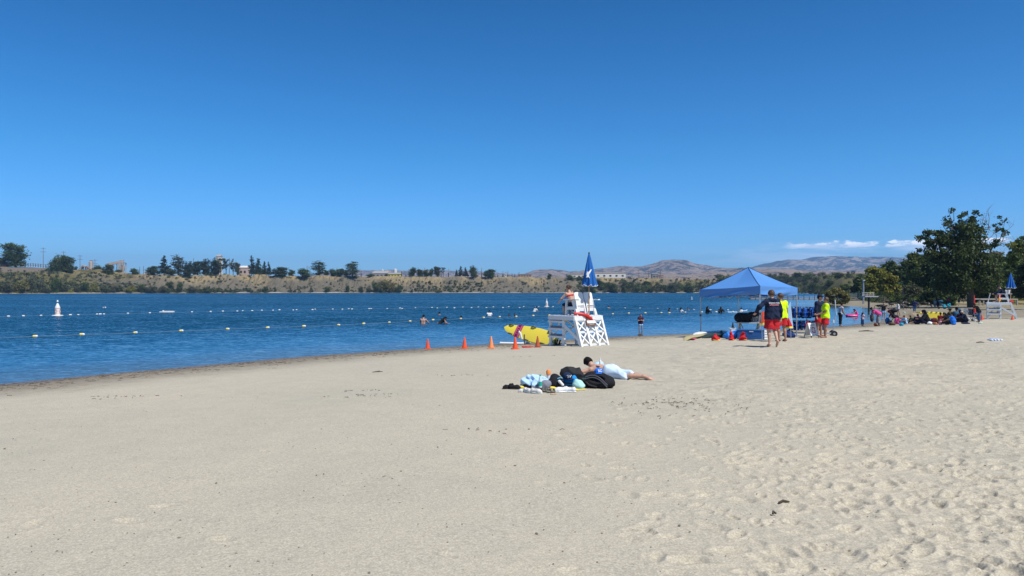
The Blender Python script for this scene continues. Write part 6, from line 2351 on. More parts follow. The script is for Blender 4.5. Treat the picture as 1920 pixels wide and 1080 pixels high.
for i, (px, yb, yt, wd, lab) in enumerate([(1341, 633, 618.5, 0.15, 'red cone-shaped bag left of the blue tarp bundle'), (1371, 633, 617.5, 0.11, 'narrow red cone-shaped bag in front of the blue tarp bundle'), (1393, 633, 617, 0.15, 'red cone-shaped bag with pale foot in front of the blue tub')]):
    p = gp(px, yb)
    p.y = 30.0
    p.x = u_of(px) * p.y
    p.z = gz(p.x, p.y)
    hh = (yb - yt) * p.y / F
    e = empty('red_dry_bag', p, i, lab, 'bag', 'red cone-shaped bags')
    soft_obj('bag_body', [('s', (0, 0, 0.04), (0.02, 0, hh - 0.03), wd * 0.95, 0.035), ('e', (0.02, 0, 0.07), (wd * 1.0, wd * 0.9, 0.09)), ('s', (-0.05, 0, hh - 0.05), (0.05, 0.02, hh - 0.02), 0.03, 0.02)], REDC, e, 0.012, 0.03, 0.022, 30, i)
    soft_obj('hem', [('e', (0.03, -0.02, 0.025), (wd * 1.15, wd, 0.03))], [YCLO, TEALC, YCLO][i] if i != 1 else YCLO, e, 0.015, 0.02, 0.004, 30, i)
# paddle boards lying flat left of the tent leg
pA, pB = onD(1284, 30.5), onD(1322, 33.4)
pA.z += 0.10
pB.z += 0.14
paddle_board('paddle_board', pB, pA, (0.7, -0.7, 0.0), 2.9, 0.42, 0.07, mat('pale_yellow_board', (0.42, 0.36, 0.17), 0.5, 0.1, 4), 'pale yellow paddle board with a red patch lying flat left of the tent leg', False, 'paddle board')[0]
e = [o for o in bpy.data.objects if o.name.startswith('paddle_board')][-1]
MB().box((0.75, 0, 0.055), (0.42, 0.46, 0.02)).build('red_patch', PINK, e)
pA, pB = onD(1317, 32.0), onD(1362, 33.0)
pA.z += 0.12
pB.z += 0.16
paddle_board('paddle_board', pB, pA, (0.3, -0.9, 0.0), 2.6, 0.5, 0.10, mat('dark_green_board', (0.03, 0.05, 0.045), 0.5, 0.15, 4), 'dark green paddle board lying behind the red bags', False, 'paddle board')
pA, pB = onD(1300, 32.6), onD(1366, 34.6)
pA.z += 0.2
pB.z += 0.24
paddle_board('paddle_board', pB, pA, (0.3, -0.9, 0.0), 2.6, 0.5, 0.08, WHITEP, 'white paddle board lying on top of the dark green one', False, 'paddle board')
p = gp(1352, 632)
tag(soft_obj('camouflage_bag', [('e', (0, 0, 0.12), (0.10, 0.09, 0.15)), ('e', (0.02, 0, 0.24), (0.06, 0.06, 0.07))], cloth('dusty_green', (0.10, 0.11, 0.08), 0.5), None, 0.015, 0.03, 0.01, 30, 4, loc=p), 'small mottled grey green bag between two red bags', 'bag')


# ------------------------------------------------------------------ flags, sail, white crates by the near tent leg
def flag(name, top, w, h, m, m2, label, rz, cat='flag', seed=0):
    e = empty(name, top, rz, label, cat)
    vs, fs, mi = [], [], []
    n, k = 14, 18
    for i in range(k + 1):
        t = i / k
        for j in range(n + 1):
            s_ = j / n
            y = 0.05 * math.sin(9 * s_ + seed + t) * (0.3 + t)
            ww = w * (0.55 + 0.45 * t)
            vs.append(((s_ - 0.35) * ww + 0.06 * t * s_, y, -h * t * (1 - 0.10 * s_)))
    for i in range(k):
        for j in range(n):
            q0 = i * (n + 1) + j
            fs.append((q0, q0 + n + 1, q0 + n + 2, q0 + 1))
    cut = (k - 3) * n
    MB().add(vs, fs[:cut]).build('cloth', m, e, True)
    if m2:
        MB().add(vs, fs[cut:]).build('hem', m2, e, True)
    return e


ORC = cloth('orange_red', (0.68, 0.075, 0.035))
t_ = onD(1430, 29.8, ZC + (HZ - 584) * 29.8 / F)
f1 = flag('beach_flag', t_, 0.30, 0.56, ORC, YCLO, 'orange red flag with a yellow hem hanging left of the walking lifeguard', 0.3, seed=1)
MB().tube([(-0.05, 0, 0.04), (-0.03, 0, gz(t_.x, t_.y) - t_.z)], 0.014, 6).build('staff', METAL, f1)
t_ = onD(1473, 29.6, ZC + (HZ - 596) * 29.6 / F)
f2 = flag('beach_flag', t_, 0.34, 0.44, REDC, YCLO, 'deep red flag with a yellow hem hanging right of the walking lifeguard', -0.4, seed=4)
MB().tube([(-0.05, 0, 0.04), (-0.03, 0, gz(t_.x, t_.y) - t_.z)], 0.014, 6).build('staff', METAL, f2)
t_ = onD(1478, 30.6, ZC + (HZ - 566) * 30.6 / F)
e = empty('light_blue_sail', t_, 0, 'pale blue and white folded sail standing behind the flags', 'sail')
hh = t_.z - gz(t_.x, t_.y)
for k, (x0, x1, m) in enumerate(((-0.20, 0.06, LBLUE), (0.0, 0.12, WHITEC))):
    MB().add([(0.08, 0.0 + .02 * k, 0), (0.10, 0.02 * k, 0), (x1 + 0.10, 0.05 * k, -hh * 0.72), (x0, 0.06, -hh * 0.70), (x0 + 0.04, 0.03, -hh * 0.35)], [(0, 1, 2, 3, 4)]).build('cloth', m, e)
MB().tube([(0.09, 0.03, 0.02), (0.12, 0.03, -hh)], 0.014, 6).build('mast', METAL, e)
for px, D, w_, h_, m, lab in ((1434, 30.4, 0.28, 0.40, WHITEP, 'white plastic crate by the near tent leg'), (1440, 30.9, 0.2, 0.24, ORANGE, 'small orange bucket behind the walking lifeguard'), (1478, 31.6, 0.5, 0.26, NAVY, 'dark blue bundle on the sand below the red flag')):
    p = onD(px, D)
    if m is NAVY:
        tag(soft_obj('blue_bundle', [('e', (0, 0, 0.13), (0.24, 0.2, 0.15)), ('e', (0.15, 0, 0.1), (0.16, 0.15, 0.12))], cloth('dark_blue', (0.02, 0.045, 0.16)), None, 0.02, 0.04, 0.02, 25, 2, loc=p), lab, 'bundle')
    elif m is ORANGE:
        e = empty('bucket', p, 0, lab, 'bucket')
        MB().lathe([(0.08, 0), (0.11, h_), (0.115, h_), (0.10, h_ - 0.02), (0.075, 0.02)], 16).build('pail', PEACH, e, True)
        MB().tube([(-0.11, 0, h_), (-0.08, 0, h_ + 0.09), (0.08, 0, h_ + 0.09), (0.11, 0, h_)], 0.006, 5).build('handle', METAL, e)
    else:
        e = empty('crate', p, 0.4, lab, 'crate')
        for sx_, sy_ in ((1, 0), (-1, 0), (0, 1), (0, -1)):
            for k in range(4):
                MB().box((sx_ * w_ / 2, sy_ * w_ / 2, 0.05 + k * h_ / 4), (w_ if sy_ else 0.015, w_ if sx_ else 0.015, h_ / 5.5)).build('slat', m, e)
        MB().box((0, 0, 0.015), (w_ * 0.98, w_ * 0.98, 0.02)).build('floor_panel', m, e)

# ------------------------------------------------------------------ rack of life vests
ra, rb = onD(1481, 33.4), onD(1545, 33.0)
base = (ra + rb) / 2
rz = math.atan2(rb.y - ra.y, rb.x - ra.x)
RL = (rb - ra).length
rack = empty('vest_rack', base, rz, 'black wheeled rack full of hanging life vests right of the tent', 'rack')
H1, H2 = ZC + (HZ - 576) * 33 / F - base.z, ZC + (HZ - 602) * 33 / F - base.z
for x in (-RL / 2, 0, RL / 2):
    MB().tube([(x, 0, 0.10), (x, 0, H1 + 0.02)], 0.018, 8).build('upright', DARKM, rack)
for z in (H1, H2):
    MB().tube([(-RL / 2 - 0.05, 0, z), (RL / 2 + 0.05, 0, z)], 0.016, 8).build('rail', DARKM, rack)
for y in (-0.28, 0.28):
    MB().tube([(-RL / 2 - 0.05, y, 0.13), (RL / 2 + 0.45, y, 0.13)], 0.02, 8).build('chassis_bar', METAL, rack)
for x in (-RL / 2, RL / 2 + 0.38):
    MB().tube([(x, -0.3, 0.13), (x, 0.3, 0.13)], 0.02, 8).build('axle', METAL, rack)
    for y in (-0.33, 0.33):
        wh = MB().tube([(x, y - 0.03, 0.13), (x, y + 0.03, 0.13)], 0.13, 18).build('wheel', BLACKP, rack)
        MB().tube([(x, y - 0.036, 0.13), (x, y + 0.036, 0.13)], 0.05, 12).build('rim', METAL, wh)
MB().tube([(RL / 2 + 0.36, 0, 0.13), (RL / 2 + 0.40, 0, 0.62)], 0.02, 8).build('push_bar', METAL, rack)
MB().box((RL / 2 + 0.40, 0, 0.66), (0.05, 0.05, 0.14)).build('grip', WHITEP, rack)
VB = [cloth('vest_blue', (0.025, 0.13, 0.50)), cloth('vest_navy', (0.012, 0.02, 0.06))]
vest_me = None
REDV = cloth('vest_red', (0.50, 0.02, 0.05))


def vest_parts():
    fr = soft([('e', (-0.05, -0.13, -0.30), (0.045, 0.10, 0.22)), ('e', (-0.05, 0.13, -0.30), (0.045, 0.10, 0.22)), ('e', (0.045, 0, -0.28), (0.04, 0.20, 0.24)), ('s', (-0.03, -0.14, -0.10), (0.03, -0.12, -0.06), 0.05, 0.05), ('s', (-0.03, 0.14, -0.10), (0.03, 0.12, -0.06), 0.05, 0.05)], 0.022, 0.03, 0.005, 30)
    mb = MB()
    for z in (-0.24, -0.40):
        mb.box((0, 0, z), (0.17, 0.44, 0.018))
    for y in (-0.13, 0.13):
        mb.box((-0.098, y, -0.20), (0.01, 0.05, 0.08))
    hg = MB().tube([(0, 0, -0.08), (0, 0, -0.02), (0.0, 0.02, 0.02), (0, 0, 0.03)], 0.008, 5)
    return fr, mb, hg


(vf, ff_), mb_, hg_ = vest_parts()
for r_, (zr, n_, sc_) in enumerate(((H1, 13, 0.95), (H2, 11, 0.82))):
    for i in range(n_):
        x = -RL / 2 + 0.06 + (RL - 0.12) * i / (n_ - 1)
        if abs(x) < 0.03:
            x += 0.05
        j = (i * 5 + r_ * 3) % 4
        key = (0 if j % 2 else 1) if not (r_ == 1 and i in (5, 6)) else 2
        mm_ = [VB[0], VB[1], REDV][key]
        P_ = base + Matrix.Rotation(rz, 3, 'Z') @ Vector((x, random.uniform(-.05, .05), zr + random.uniform(-.035, .03)))
        col_nm = ['blue', 'dark navy', 'red'][key]
        row = ['upper', 'lower'][r_]
        e = empty('life_vest', P_, rz + random.uniform(-.5, .9), f'{col_nm} life vest hanging on the {row} rail of the wheeled rack', 'life vest', f'{col_nm} life vests on the {row} rail of the rack', sc_)
        k = ('vest_panels', key)
        if k not in PROTOS:
            PROTOS[k] = mesh_np('panels', vf, ff_, mm_, True)
            PROTOS[('straps', key)] = mesh_np('straps', mb_.v, mb_.f, [BLUEC, VB[0], BLACKC][key] if key != 1 else cloth('strap_blue', (0.04, 0.16, 0.55)))
            PROTOS[('hook', key)] = mesh_np('hook', hg_.v, hg_.f, METAL)
        link('panels', PROTOS[k], e)
        link('straps', PROTOS[('straps', key)], e)
        link('hook', PROTOS[('hook', key)], e)

# sandwich board
p = onD(1521, 31.3)
sc_ = 31.3 / F
e = empty('sandwich_board', p, R(28), 'white A-frame sign with a red emblem standing in front of the life vests', 'sign')
hS = 26.5 * sc_
for sd in (-1, 1):
    Mx = Matrix.Rotation(sd * 0.30, 3, 'X')
    a_ = 0.27
    c0 = Vector((0, sd * 0.5 * hS * math.sin(0.32), hS * 0.56 + 0.03))
    MB().box(c0, (0.46, 0.02, hS * 0.92), rot=Mx, bev=0.004).build('panel', WHITEP, e)
    for x in (-0.21, 0.21):
        MB().bar((x, sd * 0.13, 0.22), (x + 0.02, sd * 0.21, -0.02), 0.02, 0.02).build('leg', DARKM, e)
nv = Matrix.Rotation(-0.30, 3, 'X') @ Vector((0, -1, 0))
uv_ = Matrix.Rotation(-0.30, 3, 'X') @ Vector((0, 0, 1))
c0 = Vector((0, -0.5 * hS * math.sin(0.32), hS * 0.56 + 0.03)) + nv * 0.012


def onpanel(x, y, dz=0.004):
    M_ = Matrix((Vector((1, 0, 0)), uv_, nv)).transposed().to_4x4()
    return Matrix.Translation(c0 + Vector((x, 0, 0)) + uv_ * y + nv * dz) @ M_


lettering('LIFE JACKETS', 0.052, GREYC, e, onpanel(0, 0.175), sx=1.0)
mb = MB()
MR = Matrix((Vector((1, 0, 0)), uv_, nv)).transposed()
for (x, y, w_, h_) in ((0, 0.065, 0.17, 0.035), (-0.07, 0.02, 0.035, 0.09), (0.07, 0.02, 0.035, 0.06), (-0.07, -0.10, 0.035, 0.08), (0.07, -0.09, 0.035, 0.11), (0, -0.14, 0.17, 0.035)):
    mb.box(c0 + Vector((x, 0, 0)) + uv_ * y + nv * 0.004, (w_, h_, 0.004), rot=MR)
mb.build('emblem', REDP, e)
# white pole standing in the shallows
p = at0(1568, 590)
tag(MB().tube([(p[0], p[1], -0.4), (p[0] - 0.12, p[1], hpx(28, p[1]))], 0.045, 10).build('depth_pole', WHITEP, None, True), 'thin white pole standing in the shallows behind the boy in black trousers', 'pole')
# striped cloth lying on the sand at the right
p = gp(1865, 638.5)
e = empty('striped_cloth', p, 0.2, 'small blue and white striped cloth lying alone on the sand at the right', 'cloth')
for i in range(7):
    soft_obj('stripe', [('s', (-0.20 + i * 0.065, -0.10, 0.02), (-0.17 + i * 0.065, 0.12, 0.035 + 0.02 * math.sin(i)), 0.042, 0.036)], [WHITEC, cloth('stripe_blue', (0.10, 0.25, 0.55))][i % 2], e, 0.014, 0.02, 0.004, 30, i)
# ------------------------------------------------------------------ the lifeguards by the tent
def tee(J, sl=0.6, g=0.018, fem=False, belly=0.0):
    return torso_cl(J, g, sl, -0.10, 0.018, fem, belly)


# walking away in the navy hoodie
pw = gp(1448, 650.5)
Hw = (650.5 - 543.5) * pw.y / F
J = skeleton(Hw, lean=0.06, aL=((-0.72, -0.10, -0.55), (-0.10, 0.65, -0.60)), aR=((0.28, -0.12, -0.95), (0.05, 0.16, -0.98)), lL=((-0.03, 0.10, -1), (-0.0, -0.16, -0.98), (0.05, 0.97, -0.22)), lR=((0.02, 0.10, -0.98), (-0.10, -0.62, -0.78), (0.05, 0.55, -0.84)), head=(0.05, 0.0))
hood = [('e', J['neck'] - J['fw'] * 0.085 - J['up'] * 0.03, np.array([0.13, 0.075, 0.085]), np.stack([J['rt'], J['fw'], J['up']], 1)), ('s', J['neck'] - J['rt'] * 0.07, J['neck'] + J['rt'] * 0.07, 0.075, 0.075, [(J['neck'] + J['up'] * 0.035, J['up'])])]
walker, off = person(J, pw, R(8), 'lifeguard walking away barefoot in navy hoodie and long red shorts', skin='light', hair='brown', style='mop', h=0.013, fine=True,
                     wear=[('hoodie', torso_cl(J, 0.030, 1.0, -0.10, 0.026) + hood, NAVY, 0.012), ('shorts', leg_cl(J, 0.024, 0.88, 0.0, -0.06, 0.055), REDC, 0.013)])
Mb = Matrix((Vector(J['rt']), Vector(J['up']), -Vector(J['fw']))).transposed().to_4x4()
c = Vector(J['chest']) + off - Vector(J['fw']) * 0.170
lettering('REGIONAL PARKS', 0.052, WHITEC, walker, Matrix.Translation(c + Vector(J['up']) * 0.035) @ Mb, sx=0.92, bold=0.0015)
lettering('LIFEGUARD', 0.062, cloth('print_pink', (0.70, 0.28, 0.30)), walker, Matrix.Translation(c - Vector(J['up']) * 0.03) @ Mb, sx=1.05, bold=0.0015)
lettering('GUARD', 0.028, WHITEC, walker, Matrix.Translation(Vector(J['pel']) + off + Vector((0.11, -0.168, -0.03))) @ Matrix.Rotation(R(90), 4, 'X'))

py_ = gp(1465, 640)
J = skeleton((640 - 548) * py_.y / F, lean=0.05, aL=((-0.3, 0.1, -1), (0, 0.5, -0.8)), aR=((0.30, 0.05, -0.95), (0.12, 0.12, -1)), lL=((-0.03, 0.12, -1), (0, -0.15, -1)), lR=((0.03, -0.05, -1), (0, -0.2, -1)), head=(0.0, 0.3))
person(J, py_, R(20), 'lifeguard in neon yellow shirt walking just ahead of the one in the navy hoodie', skin='tan', hair='brown', style='mop', h=0.014, fine=True,
       wear=[('tee_shirt', tee(J, 0.72, 0.024), NEON, 0.011), ('shorts', leg_cl(J, 0.022, 0.8, 0, -0.05, 0.04), REDC, 0.006)])
# two talking by the rack
p = onD(1547.5, 30.9)
J = skeleton((626.5 - 549) * p.y / F, lean=-0.04, aL=((-0.10, 0.25, -0.95), (0.15, 0.85, -0.35)), aR=((0.10, 0.28, -0.95), (-0.15, 0.85, -0.30)), lL=((-0.05, 0.04, -1), (0, 0, -1)), lR=((0.05, 0.02, -1), (0.03, -0.02, -1)), head=(-0.1, 0.1))
person(J, p, R(78), 'lifeguard in neon yellow shirt and red shorts standing in profile beside the vest rack', skin='tan', hair='brown', style='mop', h=0.014, fine=True,
       wear=[('tee_shirt', tee(J, 0.75, 0.026), NEON, 0.012), ('shorts', leg_cl(J, 0.026, 0.82, 0, -0.05, 0.05), REDC, 0.012)])
p = onD(1536.5, 32.1)
J = skeleton((627 - 547) * p.y / F, lean=0.0, aL=((-0.12, 0.1, -1), (0.1, 0.7, -0.7)), aR=((0.15, -0.05, -1), (0, 0.15, -1)), lL=((-0.06, 0.0, -1), (0, 0, -1)), lR=((0.05, 0.0, -1), (0, 0, -1)), head=(0.0, 0.35))
person(J, p, R(215), 'lifeguard in navy sweatshirt, dark cap and sunglasses facing the beach beside the vest rack', skin='tan', hair='black', style='short', h=0.014, fine=True, hat=(NAVY, 'cap'), glasses=True,
       wear=[('sweatshirt', torso_cl(J, 0.026, 1.0, -0.12, 0.01), NAVY, 0.006), ('shorts', leg_cl(J, 0.024, 0.8, 0, -0.05, 0.045), REDC, 0.006)])

# ------------------------------------------------------------------ the man lying on his front, and the heap of belongings
pf = gp(1216, 713)
ph = gp(1100, 704)
dirn = (ph - pf)
dirn.z = 0
Lm = dirn.length
dirn.normalize()
ang = math.atan2(dirn.y, dirn.x) - R(90)
HL = 1.72
s_ = HL / 1.75
# a skeleton posed in the lying frame: +Y towards the head, z up, back upwards
J = skeleton(HL)
J.update({'pel': np.array([0, 0, 0.13]), 'up': nrm((0, 1, 0.06)), 'rt': np.array([1., 0, 0]), 'fw': nrm((0, 0.06, -1))})
up, rt, fw = J['up'], J['rt'], J['fw']
J['waist'] = J['pel'] + up * 0.17 * s_
J['chest'] = J['pel'] + nrm((0, 1, 0.07)) * 0.36 * s_
J['neck'] = J['pel'] + nrm((0, 1, 0.13)) * 0.50 * s_
J['hup'] = nrm(np.array((-0.1, 0.72, 0.70)) - nrm((0.60, 0.45, -0.66)) * (np.array((-0.1, 0.72, 0.70)) @ nrm((0.60, 0.45, -0.66))))
J['hf'] = nrm((0.60, 0.45, -0.66))
J['hrt'] = np.cross(J['hf'], J['hup'])
J['head'] = J['neck'] + J['hup'] * 0.15 * s_
for sd, x in (('L', -1), ('R', 1)):
    J['sh' + sd] = J['chest'] + np.array([x * 0.185, 0.09, 0.0]) * s_
    J['el' + sd] = J['sh' + sd] + nrm((x * 0.75, 0.6, -0.30)) * 0.29 * s_
    J['wr' + sd] = J['el' + sd] + nrm((-x * 0.75, 0.6, -0.06)) * 0.25 * s_
    J['hd' + sd] = nrm((-x * 0.6, 0.7, 0))
    J['hp' + sd] = J['pel'] + np.array([x * 0.09, -0.03, -0.02]) * s_
J['knL'], J['anL'] = J['hpL'] + nrm((-0.10, -1, -0.10)) * 0.42 * s_, None
J['knR'] = J['hpR'] + nrm((0.02, -1, -0.10)) * 0.42 * s_
J['anL'] = J['knL'] + nrm((0.30, -1, 0.05)) * 0.41 * s_
J['anR'] = J['knR'] + nrm((-0.10, -1, 0.0)) * 0.41 * s_
J['ftL'] = nrm((0.15, -0.85, -0.35))
J['ftR'] = nrm((-0.05, -0.95, -0.25))
pm = pf + dirn * (0.96 * s_)
pm.z = gz(pm.x, pm.y)
person(J, pm, ang, 'shirtless man in pale blue shorts lying on his front on the sand', skin='light', hair='black', style='mop', h=0.012, fine=True,
       wear=[('shorts', leg_cl(J, 0.032, 1.0, 0.08, 0.11, 0.03), cloth('pale_blue_white', (0.56, 0.68, 0.80)), 0.016)])


def soft_thing(name, px, py, prims, m, label, cat, h=0.012, k=0.03, fold=0.006, freq=30, seed=0, rz=0.0, dz=0.0, group=None):
    p = gp(px, py)
    o = soft_obj(name, prims, m, None, h, k, fold, freq, seed, loc=p + Vector((0, 0, dz)), rz=rz)
    return tag(o, label, cat, group)


# big black backpack, mouth open towards the viewer
p = gp(1118, 727)
e = empty('backpack', p, R(-12), 'big black backpack lying open beside the man on the sand', 'backpack')
soft_obj('bag_body', [('e', (0.03, 0.10, 0.13), (0.29, 0.20, 0.15)), ('e', (-0.10, 0.15, 0.15), (0.19, 0.18, 0.16)), ('e', (0.18, 0.05, 0.10), (0.18, 0.18, 0.12)), ('e', (-0.22, 0.1, 0.08), (0.18, 0.16, 0.10)),
                      ('-', ('e', (0.0, -0.08, 0.16), (0.17, 0.13, 0.085)))], BLACKC, e, 0.012, 0.05, 0.014, 20)
arc = [(-0.20 + 0.42 * t, -0.085 + 0.03 * math.sin(3 * t) - 0.05 * t, 0.17 + 0.12 * math.sin(math.pi * (0.1 + 0.85 * t)) - 0.12 * t) for t in np.linspace(0, 1, 10)]
MB().tube(arc, 0.013, 7).build('zip', mat('zip_grey', (0.07, 0.07, 0.08), 0.5, 0.2, 10), e, True)
MB().tube([(x, y - 0.03, z - 0.035) for x, y, z in arc], 0.010, 7).build('zip', MATS['zip_grey'], e, True)
MB().tube([(-0.30, 0.0, 0.10), (-0.24, -0.08, 0.16), (-0.12, -0.10, 0.06), (0.02, -0.12, 0.03)], 0.018, 7).build('strap', BLACKP, e, True)
MB().box((-0.235, -0.05, 0.165), (0.07, 0.02, 0.04), rot=(0.3, 0, 0.2)).build('tag', cloth('green_tag', (0.05, 0.13, 0.10)), e)
# round blue cap on top of the backpack
p2 = p + Vector((0.06, 0.14, 0.29))
e = empty('sun_cap', p2, 0.2, 'round blue cap with white letters resting on top of the black backpack', 'cap')
soft_obj('crown', [('e', (0, 0, 0), (0.085, 0.085, 0.075), None, [((0, 0, -0.02), (0, 0, -1))])], BLUEC, e, 0.010)
soft_obj('peak', [('e', (-0.02, -0.07, -0.02), (0.07, 0.075, 0.012))], BLUEC, e, 0.008)
lettering('SC', 0.07, WHITEC, e, Matrix.Translation((0.0, -0.087, 0.025)) @ Matrix.Rotation(R(72), 4, 'X'), sx=1.0, bold=0.002)
# white bottle standing behind the man
p = gp(1125, 696)
pbz = pm + dirn * (0.05)
e = empty('white_bottle', Vector((u_of(1126) * pm.y, pm.y + 0.05, pm.z + 0.28)), 0.1, 'white bottle standing on the back of the lying man', 'bottle')
MB().lathe([(0.0, 0), (0.024, 0.0), (0.026, 0.06), (0.020, 0.08), (0.010, 0.095), (0.010, 0.11)], 12).build('flask', WHITEP, e, True)
MB().lathe([(0.013, 0.105), (0.013, 0.13), (0.005, 0.135)], 10).build('lid', WHITEP, e, True)
soft_thing('blue_towel', 1122, 703, [('e', (0, 0.0, 0.20), (0.12, 0.10, 0.10)), ('e', (0.05, 0, 0.26), (0.07, 0.06, 0.05))], LBLUE, 'crumpled pale blue towel at the waist of the lying man', 'towel', fold=0.010)
# black jacket heap behind the cap
soft_thing('black_jacket', 1070, 714, [('e', (-0.02, 0, 0.16), (0.16, 0.14, 0.13)), ('e', (0.12, 0, 0.13), (0.16, 0.14, 0.10)), ('s', (-0.12, -0.03, 0.18), (0.16, -0.02, 0.20), 0.06, 0.05), ('e', (-0.10, 0.0, 0.12), (0.12, 0.12, 0.12))], cloth('charcoal', (0.03, 0.03, 0.033)), 'crumpled black jacket piled beside the head of the lying man', 'jacket', fold=0.016, freq=34, dz=0.02)
p = gp(1044, 726)
e = empty('black_bag', p, R(10), 'small black bag with a blue trim left of the navy cap', 'bag')
soft_obj('bag_body', [('e', (-0.0, 0.05, 0.10), (0.14, 0.12, 0.12)), ('e', (-0.02, 0.08, 0.19), (0.09, 0.08, 0.07)), ('e', (-0.06, 0.02, 0.08), (0.10, 0.1, 0.10))], BLACKC, e, 0.012, 0.04, 0.006, 24)
MB().tube([(0.00, -0.05, 0.17), (0.05, -0.06, 0.19), (0.10, -0.04, 0.18)], 0.010, 6).build('trim', cloth('cyan_trim', (0.10, 0.42, 0.60)), e, True)
MB().tube([(-0.13, -0.04, 0.13), (0, -0.075, 0.125), (0.12, -0.05, 0.13)], 0.005, 6).build('zip', MATS['zip_grey'], e, True)
p = gp(1066, 724)
e = empty('blue_pack', p, R(-8), 'bright blue day pack half under the navy cap', 'backpack')
soft_obj('bag_body', [('e', (0.02, 0.06, 0.08), (0.17, 0.12, 0.085)), ('e', (0.10, 0.06, 0.12), (0.06, 0.10, 0.09))], cloth('bright_blue', (0.02, 0.25, 0.62)), e, 0.012, 0.04, 0.005, 24)
MB().tube([(-0.10, -0.06, 0.07), (0.05, -0.075, 0.06), (0.18, -0.05, 0.08)], 0.012, 6).build('strap', BLACKP, e, True)
e = empty('baseball_cap', p + Vector((-0.03, -0.05, 0.19)), 0.4, 'navy cap with a white script emblem on top of the blue pack', 'cap')
soft_obj('crown', [('e', (0, 0, 0), (0.095, 0.095, 0.085), None, [((0, 0, -0.04), (0, 0, -1))])], cloth('cap_navy', (0.015, 0.028, 0.07)), e, 0.010)
soft_obj('peak', [('e', (0.03, -0.06, -0.04), (0.085, 0.09, 0.012))], cloth('cap_navy', (0.015, 0.028, 0.07)), e, 0.008)
MB().tube([(-0.05, -0.088, 0.03), (-0.03, -0.10, 0.045), (-0.04, -0.10, -0.01), (0.0, -0.105, 0.035), (0.0, -0.108, -0.005), (0.045, -0.092, 0.04)], 0.0065, 5).build('emblem', WHITEC, e)
soft_thing('mint_cloth', 1084, 729, [('e', (0, 0.03, 0.09), (0.10, 0.08, 0.09)), ('e', (0.03, 0, 0.05), (0.10, 0.07, 0.06)), ('s', (-0.04, 0.02, 0.15), (0.05, 0, 0.05), 0.04, 0.05)], MINT, 'crumpled mint green cloth in front of the blue pack', 'cloth', fold=0.010)
soft_thing('blue_towel', 1001, 727, [('e', (-0.05, 0.08, 0.10), (0.20, 0.14, 0.11)), ('e', (0.12, 0.08, 0.11), (0.17, 0.13, 0.09)), ('e', (-0.16, 0.05, 0.10), (0.09, 0.10, 0.09)), ('s', (0.0, -0.04, 0.10), (0.05, -0.08, 0.03), 0.06, 0.05), ('s', (0.22, 0.05, 0.18), (-0.1, 0.02, 0.20), 0.04, 0.05)], LBLUE, 'pale blue shirt heaped over the belongings, largest blue cloth of the pile', 'shirt', fold=0.024, freq=30, seed=2)
soft_thing('black_pouch', 987, 727, [('e', (0, 0.0, 0.07), (0.07, 0.08, 0.07)), ('s', (0.04, -0.05, 0.03), (0.18, -0.09, 0.05), 0.022, 0.02)], BLACKC, 'black pouch poking out at the left end under the pale blue shirt', 'pouch', fold=0.004)
soft_thing('grey_shorts', 1022, 730, [('e', (0, 0.02, 0.09), (0.11, 0.09, 0.09)), ('e', (-0.10, 0.0, 0.05), (0.10, 0.08, 0.05)), ('e', (0.04, 0, 0.12), (0.07, 0.07, 0.06))], cloth('grey_patterned', (0.22, 0.22, 0.26), 0.55), 'crumpled grey patterned shorts right of the green labelled bottle', 'shorts', fold=0.012)
p = gp(1013, 731)
e = empty('water_bottle', p + Vector((0, -0.02, 0.12)), 0.3, 'clear bottle with a green label leaning on the pale blue shirt', 'bottle')
CLEAR = mat('clear_plastic', (0.62, 0.72, 0.80), 0.15, 0.04, 5, spec=0.8)
MB().lathe([(0.0, -0.07), (0.03, -0.07), (0.033, 0.08), (0.016, 0.13), (0.015, 0.15)], 14).build('flask', CLEAR, e, True)
MB().lathe([(0.0345, -0.04), (0.0345, 0.04)], 14).build('label', mat('green_label', (0.02, 0.36, 0.27), 0.5, 0.1, 6), e, True)
MB().lathe([(0.017, 0.145), (0.017, 0.17), (0.004, 0.172)], 12).build('lid', MATS['green_label'], e, True)
e = empty('juice_bottle', gp(1029, 722) + Vector((0, 0.15, 0.10)), 0, 'bottle with a bright orange top standing behind the pale blue shirt', 'bottle')
MB().lathe([(0.0, -0.10), (0.036, -0.10), (0.036, 0.08), (0.030, 0.12)], 14).build('flask', CLEAR, e, True)
MB().lathe([(0.044, 0.09), (0.047, 0.15), (0.028, 0.19), (0.006, 0.195)], 14).build('lid', mat('orange_plastic', (0.85, 0.28, 0.06), 0.4, 0.08, 8), e, True)


